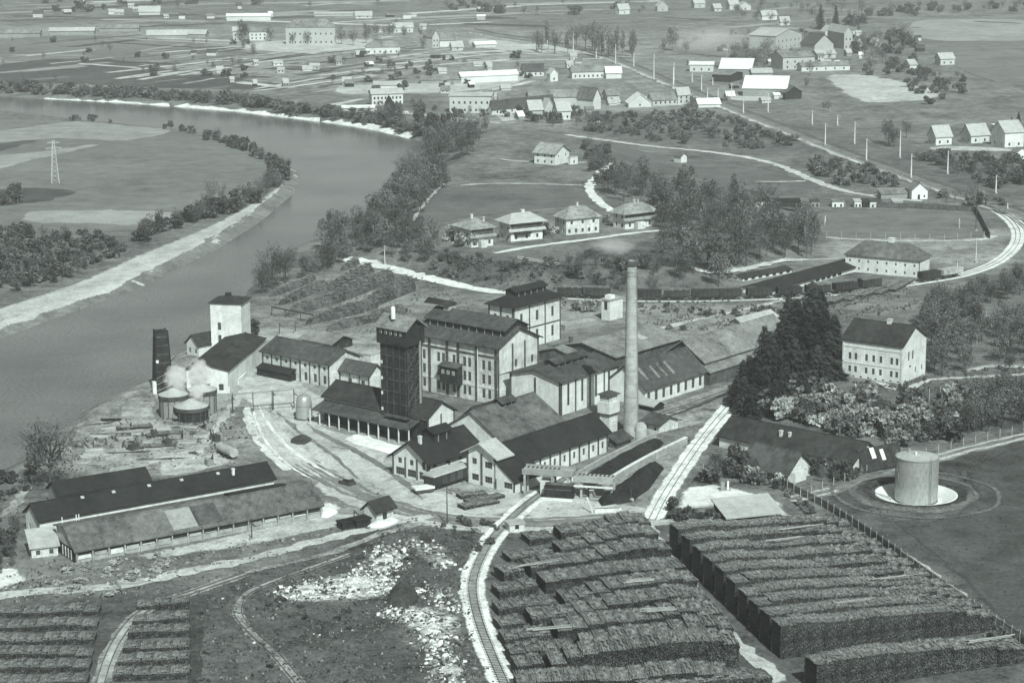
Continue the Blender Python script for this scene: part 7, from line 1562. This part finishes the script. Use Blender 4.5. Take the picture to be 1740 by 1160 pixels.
spill([(400, 1060), (560, 1100), (780, 960), (690, 910)], 160, 60, .06, .3, mb, mi, PALE); spill([(150, 760), (240, 760), (340, 770), (380, 720), (280, 740), (180, 740)], 900, 26, .06, .4, mb, mi, (1, 2, 2, 3, 3)); spill([(430, 720), (520, 780), (640, 830), (800, 862)], 220, 34, .06, .3, mb, mi, (2, 3, 3)); spill([(880, 850), (1000, 858), (1090, 868)], 160, 16, .06, .35, mb, mi, (2, 3, 1)); spill([(60, 1000), (250, 965), (600, 890)], 300, 22, .06, .35, mb, mi, (1, 2, 3))
me = mb.mesh('rubble', ['white_roof', 'concrete', 'gray_wall', 'soil']); me.polygons.foreach_set('material_index', np.array(mi, np.int32)); o = put(me, 'rubble'); o['kind'] = 'stuff'
for x, y, l_, s in ((520, 1002, 'low pale rubble bank at the left end of the rubble strip', 26), (610, 992, 'broad pale rubble bank in the middle of the rubble strip', 34), (652, 952, 'tapering pale rubble bank at the upper end of the rubble strip', 20), (735, 1070, 'pale rubble bank beside the ballasted curve', 28), (765, 1140, 'pale rubble bank running to the lower edge', 26)):
    heap('rubble_bank', l_, 'rubble bank', [(x - s, y + 2), (x - s * .5, y - s * .3), (x + s * .4, y - s * .36), (x + s, y - 3), (x + s * .6, y + s * .3), (x - s * .3, y + s * .34)], .8, 'rubble', int(x))

# ------------------------------------------------------------------ masts, poles, fences, pylon
def mast(x, yt, yb, label, m='pole', r=.28, group='white railway masts', arm=True, name='railway_mast', cat='mast'):
    p = G(x, yb); h = (yb - yt) / scale_at(p) / math.cos(PITCH); t = thing(name, label, cat, p, .45, group)
    MB().bar((0, 0, -.2), (0, 0, h), r, 6, r * .5).obj('shaft', m, t)
    if arm: MB().bar((0, 0, h * .86), (0, -2.6, h * .9), .09).bar((0, 0, h * .97), (0, -2.2, h * .9), .05).obj('arm', m, t)
    MB().box(-.45, .45, -.45, .45, -.1, .5).obj('footing', 'concrete', t); return t
for x, yt, yb in ((930, 59, 83), (974, 57, 90), (1008, 58, 84), (1013, 83, 100), (1046, 76, 110), (1077, 90, 114), (1111, 93, 136), (1144, 116, 146), (1145, 107, 142), (1176, 121, 140), (1192, 128, 155), (1202, 150, 173), (1243, 143, 168), (1263, 171, 193), (1305, 159, 191), (1380, 188, 212), (1402, 210, 247), (1452, 208, 245), (1472, 236, 273), (1529, 223, 268), (1548, 262, 303), (1610, 257, 296), (1692, 298, 329), (1712, 345, 356), (1423, 195, 214), (1211, 132, 145), (1220, 150, 165)):
    mast(x, yt, yb, 'pale tapering mast along the main line', r=.34)
for x, yt, yb, lab in ((1658, 298, 392, 'tall dark pole at the corner of the board fence'), (1658, 404, 446, 'dark pole beside the pale loop'), (1626, 440, 470, 'thin dark pole beside the long pale wagon'), (1334, 380, 440, 'dark pole at the grove edge'), (428, 884, 918, 'dark pole in front of the grey shed'), (760, 825, 893, 'thin pole at the road bend'), (1072, 820, 850, 'thin pole in front of the coal heap'),
        (463, 664, 700, 'pole left of the steel tank'), (395, 672, 706, 'pole beside the vats wall'), (500, 664, 696, 'pole just left of the steel tank'), (502, 545, 566, 'pole behind the timber shed'), (475, 548, 570, 'pole above the pilastered workshop'), (654, 418, 450, 'pale pole beside the lane under the villas'), (1740, 690, 720, 'pole at the right edge by the road'), (602, 865, 890, 'pole beside the dark kiosk'), (430, 565, 590, 'pole right of the white tower house')):
    mast(x, yt, yb, lab, 'pole_dark' if 'pale' not in lab else 'pole', .15, 'wooden poles', True, 'utility_pole', 'pole')
# lattice pylon in the field
p = G(94, 311); h = 72 / scale_at(p); t = thing('lattice_pylon', 'pale lattice power pylon standing in the left field', 'pylon', p, .3)
w = 1.5
for sx in (-1, 1):
    for sy in (-1, 1):
        MB().bar((sx * w, sy * w, -.3), (sx * .35, sy * .35, h), .085, 4, .06).obj('leg', 'pole', t)
for i in range(9):
    z0, z1 = h * i / 9, h * (i + 1) / 9; a0, a1 = w + (.35 - w) * i / 9, w + (.35 - w) * (i + 1) / 9; q = MB()
    for (ux, uy) in ((1, 0), (0, 1)):
        for s in (-1, 1):
            A = [(k * a0 if ux else s * a0, s * a0 if ux else k * a0, z0) for k in (-1, 1)]; B = [(k * a1 if ux else s * a1, s * a1 if ux else k * a1, z1) for k in (-1, 1)]
            q.bar(A[0], B[1], .03).bar(A[1], B[0], .03)
    q.obj('lattice', 'pole', t)
for z, l in ((h * .82, 3.2), (h * .95, 2.4)): MB().bar((-l, 0, z), (l, 0, z), .06).bar((-l, 0, z), (0, 0, z + .9), .04).bar((l, 0, z), (0, 0, z + .9), .04).obj('crossarm', 'pole', t)
PST = MB().box(-.07, .07, -.07, .07, -.2, 2.0).mesh('post', 'concrete')
def fence(pts, spacing, label, name='wire_fence', h=1.0, rails=2, m='metal_dark', thick=.03, dark=0):
    P = path_world(pts, spacing, False); z0 = hgt(P[:, 0], P[:, 1]); t = thing(name, label, 'fence', (float(P[0][0]), float(P[0][1]), float(z0[0])))
    for i, p in enumerate(P): put(PST, 'post', t, (float(p[0] - P[0][0]), float(p[1] - P[0][1]), float(z0[i] - z0[0])), 0, (1, 1, h))
    for k in range(rails):
        z = 2.0 * h * (k + .8) / rails * .9; q = MB()
        for i in range(len(P) - 1): q.bar((*(P[i] - P[0]), float(z0[i] - z0[0]) + z), (*(P[i + 1] - P[0]), float(z0[i + 1] - z0[0]) + z), thick, 3, None, False)
        q.obj('rail', m, t)
    if dark:
        q = MB()
        for i in range(len(P) - 1):
            a, b = P[i] - P[0], P[i + 1] - P[0]; d = (b - a) / np.hypot(*(b - a)); n_ = int(np.hypot(*(b - a)) / .3)
            for j in range(n_):
                c = a + (b - a) * (j + .5) / n_; q.hexa([(*(c + d * e + np.array([-d[1], d[0]]) * f), zz) for zz in (.0, dark) for e, f in ((-.11, .02), (.11, .02), (.11, .06), (-.11, .06))])
        o = q.obj('paling', 'trim', t); o['kind'] = 'stuff'
fence([(1296, 808), (1340, 832), (1400, 862), (1470, 906), (1540, 955), (1620, 1012), (1700, 1068), (1790, 1128)], 2.6, 'long dark paling fence with pale posts along the right log yard', h=1.0, dark=1.5)
fence([(1360, 848), (1400, 832), (1470, 806), (1530, 786), (1600, 768), (1680, 748), (1780, 724)], 4.0, 'wire fence with thin pale posts along the grey road', h=1.0)
fence([(1195, 800), (1240, 806), (1300, 812), (1350, 832)], 3.0, 'paling fence in front of the garden house', h=.8, dark=1.2)
fence([(1380, 404), (1440, 407), (1520, 409), (1600, 410), (1672, 406)], 4.5, 'post fence along the near side of the sports ground', h=1.3)
fence([(1540, 690), (1590, 680), (1650, 676)], 3.5, 'vineyard post row below the white three-storey house, front one', name='post_row', h=.9)
fence([(1560, 676), (1620, 664), (1690, 660)], 3.5, 'vineyard post row below the white three-storey house, rear one', name='post_row', h=.9)
fence([(1595, 345), (1500, 350), (1400, 350), (1284, 352)], 5.0, 'wire fence in front of the allotment sheds', h=.8)
fence([(880, 441), (950, 453)], 4.0, 'short white rail fence on the villa slope', name='rail_fence', h=.6, m='pole', thick=.08)
fence([(1660, 540), (1740, 525)], 3.5, 'orchard post row at the right edge', name='post_row', h=1.0)
fence([(1660, 585), (1740, 590)], 3.5, 'second orchard post row at the right edge', name='post_row', h=1.0)
# goal on the sports ground
for x, y, lab in ((1630, 385, 'white goal frame at the right end of the sports ground'), (1402, 380, 'white goal frame at the left end of the sports ground')):
    t = thing('goal', lab, 'goal', G(x, y), 1.4)
    MB().bar((-3, 0, 0), (-3, 0, 2.4), .1).obj('upright', 'pole', t); MB().bar((3, 0, 0), (3, 0, 2.4), .1).obj('upright', 'pole', t); MB().bar((-3, 0, 2.4), (3, 0, 2.4), .1).obj('crossbar', 'pole', t)
# pipe bridge on posts across the yard
p = G(396, 702); q_ = G(500, 694); t = thing('pipe_bridge', 'thin pipe bridge on posts crossing the yard to the steel tank', 'pipe bridge', p); d = Vector(q_) - Vector(p)
for k, z in ((0, 4.6), (1, 1.4)): MB().bar((0, k * .4, z), (d.x, d.y + k * .4, z), .16, 6).obj('pipe', 'gray_wall', t)
for f in (0, .33, .66, 1): MB().bar((d.x * f, d.y * f, -.1), (d.x * f, d.y * f, 4.8), .14).obj('post', 'pole_dark', t)
# bare cable trestle behind the timber shed
p = G(462, 535); q_ = G(532, 548); t = thing('timber_gantry', 'long thin timber gantry behind the pilastered workshop', 'gantry', p); d = Vector(q_) - Vector(p)
MB().bar((0, 0, 2.3), (d.x, d.y, 2.2), .2).obj('beam', 'timber', t)
for f in (0, .35, .7, 1): MB().bar((d.x * f, d.y * f, -.1), (d.x * f, d.y * f, 2.25), .12).obj('leg', 'timber', t)

# ------------------------------------------------------------------ steam, smoke, haze
def vapour(name, label, c, rx, rz, dens_, seed, scale=1.6, lean=(0, 0)):
    m = bpy.data.materials.new(name); m.use_nodes = True; t = m.node_tree; N = t.nodes; L = t.links; N.remove(N['Principled BSDF'])
    v = N.new('ShaderNodeVolumePrincipled'); v.inputs['Color'].default_value = (.985, .99, .987, 1); v.inputs['Anisotropy'].default_value = .0
    tc = N.new('ShaderNodeTexCoord'); n = N.new('ShaderNodeTexNoise'); n.inputs['Scale'].default_value = scale; n.inputs['Detail'].default_value = 5; n.inputs['Roughness'].default_value = .62
    mp = N.new('ShaderNodeMapping'); mp.inputs['Location'].default_value = (seed * 3.7, seed * 1.3, 0); L.new(tc.outputs['Object'], mp.inputs[0]); L.new(mp.outputs[0], n.inputs['Vector'])
    ln = N.new('ShaderNodeVectorMath'); ln.operation = 'LENGTH'; L.new(tc.outputs['Object'], ln.inputs[0])
    a = N.new('ShaderNodeMath'); a.operation = 'MULTIPLY'; a.inputs[1].default_value = .55; L.new(ln.outputs['Value'], a.inputs[0])
    b = N.new('ShaderNodeMath'); b.operation = 'SUBTRACT'; L.new(n.outputs[0], b.inputs[0]); L.new(a.outputs[0], b.inputs[1])
    r = N.new('ShaderNodeMapRange'); r.inputs[1].default_value = .02; r.inputs[2].default_value = .36; r.inputs[3].default_value = 0; r.inputs[4].default_value = dens_
    L.new(b.outputs[0], r.inputs[0]); L.new(r.outputs[0], v.inputs['Density']); L.new(v.outputs[0], N['Material Output'].inputs['Volume'])
    mb = MB(); mb.lathe([(math.sin(math.pi * k / 10) + 1e-4, -math.cos(math.pi * k / 10)) for k in range(11)], 20); me = mb.mesh(name, m)
    o = put(me, name, None, c, 0, (rx, rx, rz)); o.rotation_euler = (lean[0], lean[1], 0); o['kind'] = 'stuff'; o['label'] = label; return o
a_, b_, e_ = G(298, 703), G(345, 698), G(338, 708)
vapour('steam', 'white steam rising from the left rear vat', (a_.x + .6, a_.y, 8.4), 3.2, 3.6, 1.3, 1, 2.4)
vapour('steam', 'white steam rising from the right rear vat', (b_.x - .6, b_.y, 8.8), 3.4, 4.0, 1.3, 2, 2.4)
vapour('steam', 'white steam drifting over the front vat', (e_.x, e_.y - 2, 6.2), 2.2, 2.6, 1.0, 5, 2.4)
c_ = G(1072, 741)
vapour('smoke', 'thin pale smoke drifting left from the chimney top', (c_.x - 4, c_.y + 2, 42.2), 6.0, 2.2, .13, 3, 2.0)
d_ = G(1205, 88)
vapour('smoke', 'pale smoke drifting over the far station village', (d_.x, d_.y, 8), 34, 12, .02, 4)
SC.cycles.volume_bounces = 3

mh_ = bpy.data.materials.new('haze'); mh_.use_nodes = True; t = mh_.node_tree; t.nodes.remove(t.nodes['Principled BSDF'])
v = t.nodes.new('ShaderNodeVolumePrincipled'); v.inputs['Color'].default_value = (.93, .97, .945, 1); v.inputs['Density'].default_value = HAZE; v.inputs['Anisotropy'].default_value = 0.0
t.links.new(v.outputs[0], t.nodes['Material Output'].inputs['Volume'])
o = MB().box(-2500, 2500, -400, 4750, -5.5, 135).obj('haze', mh_); o['kind'] = 'stuff'
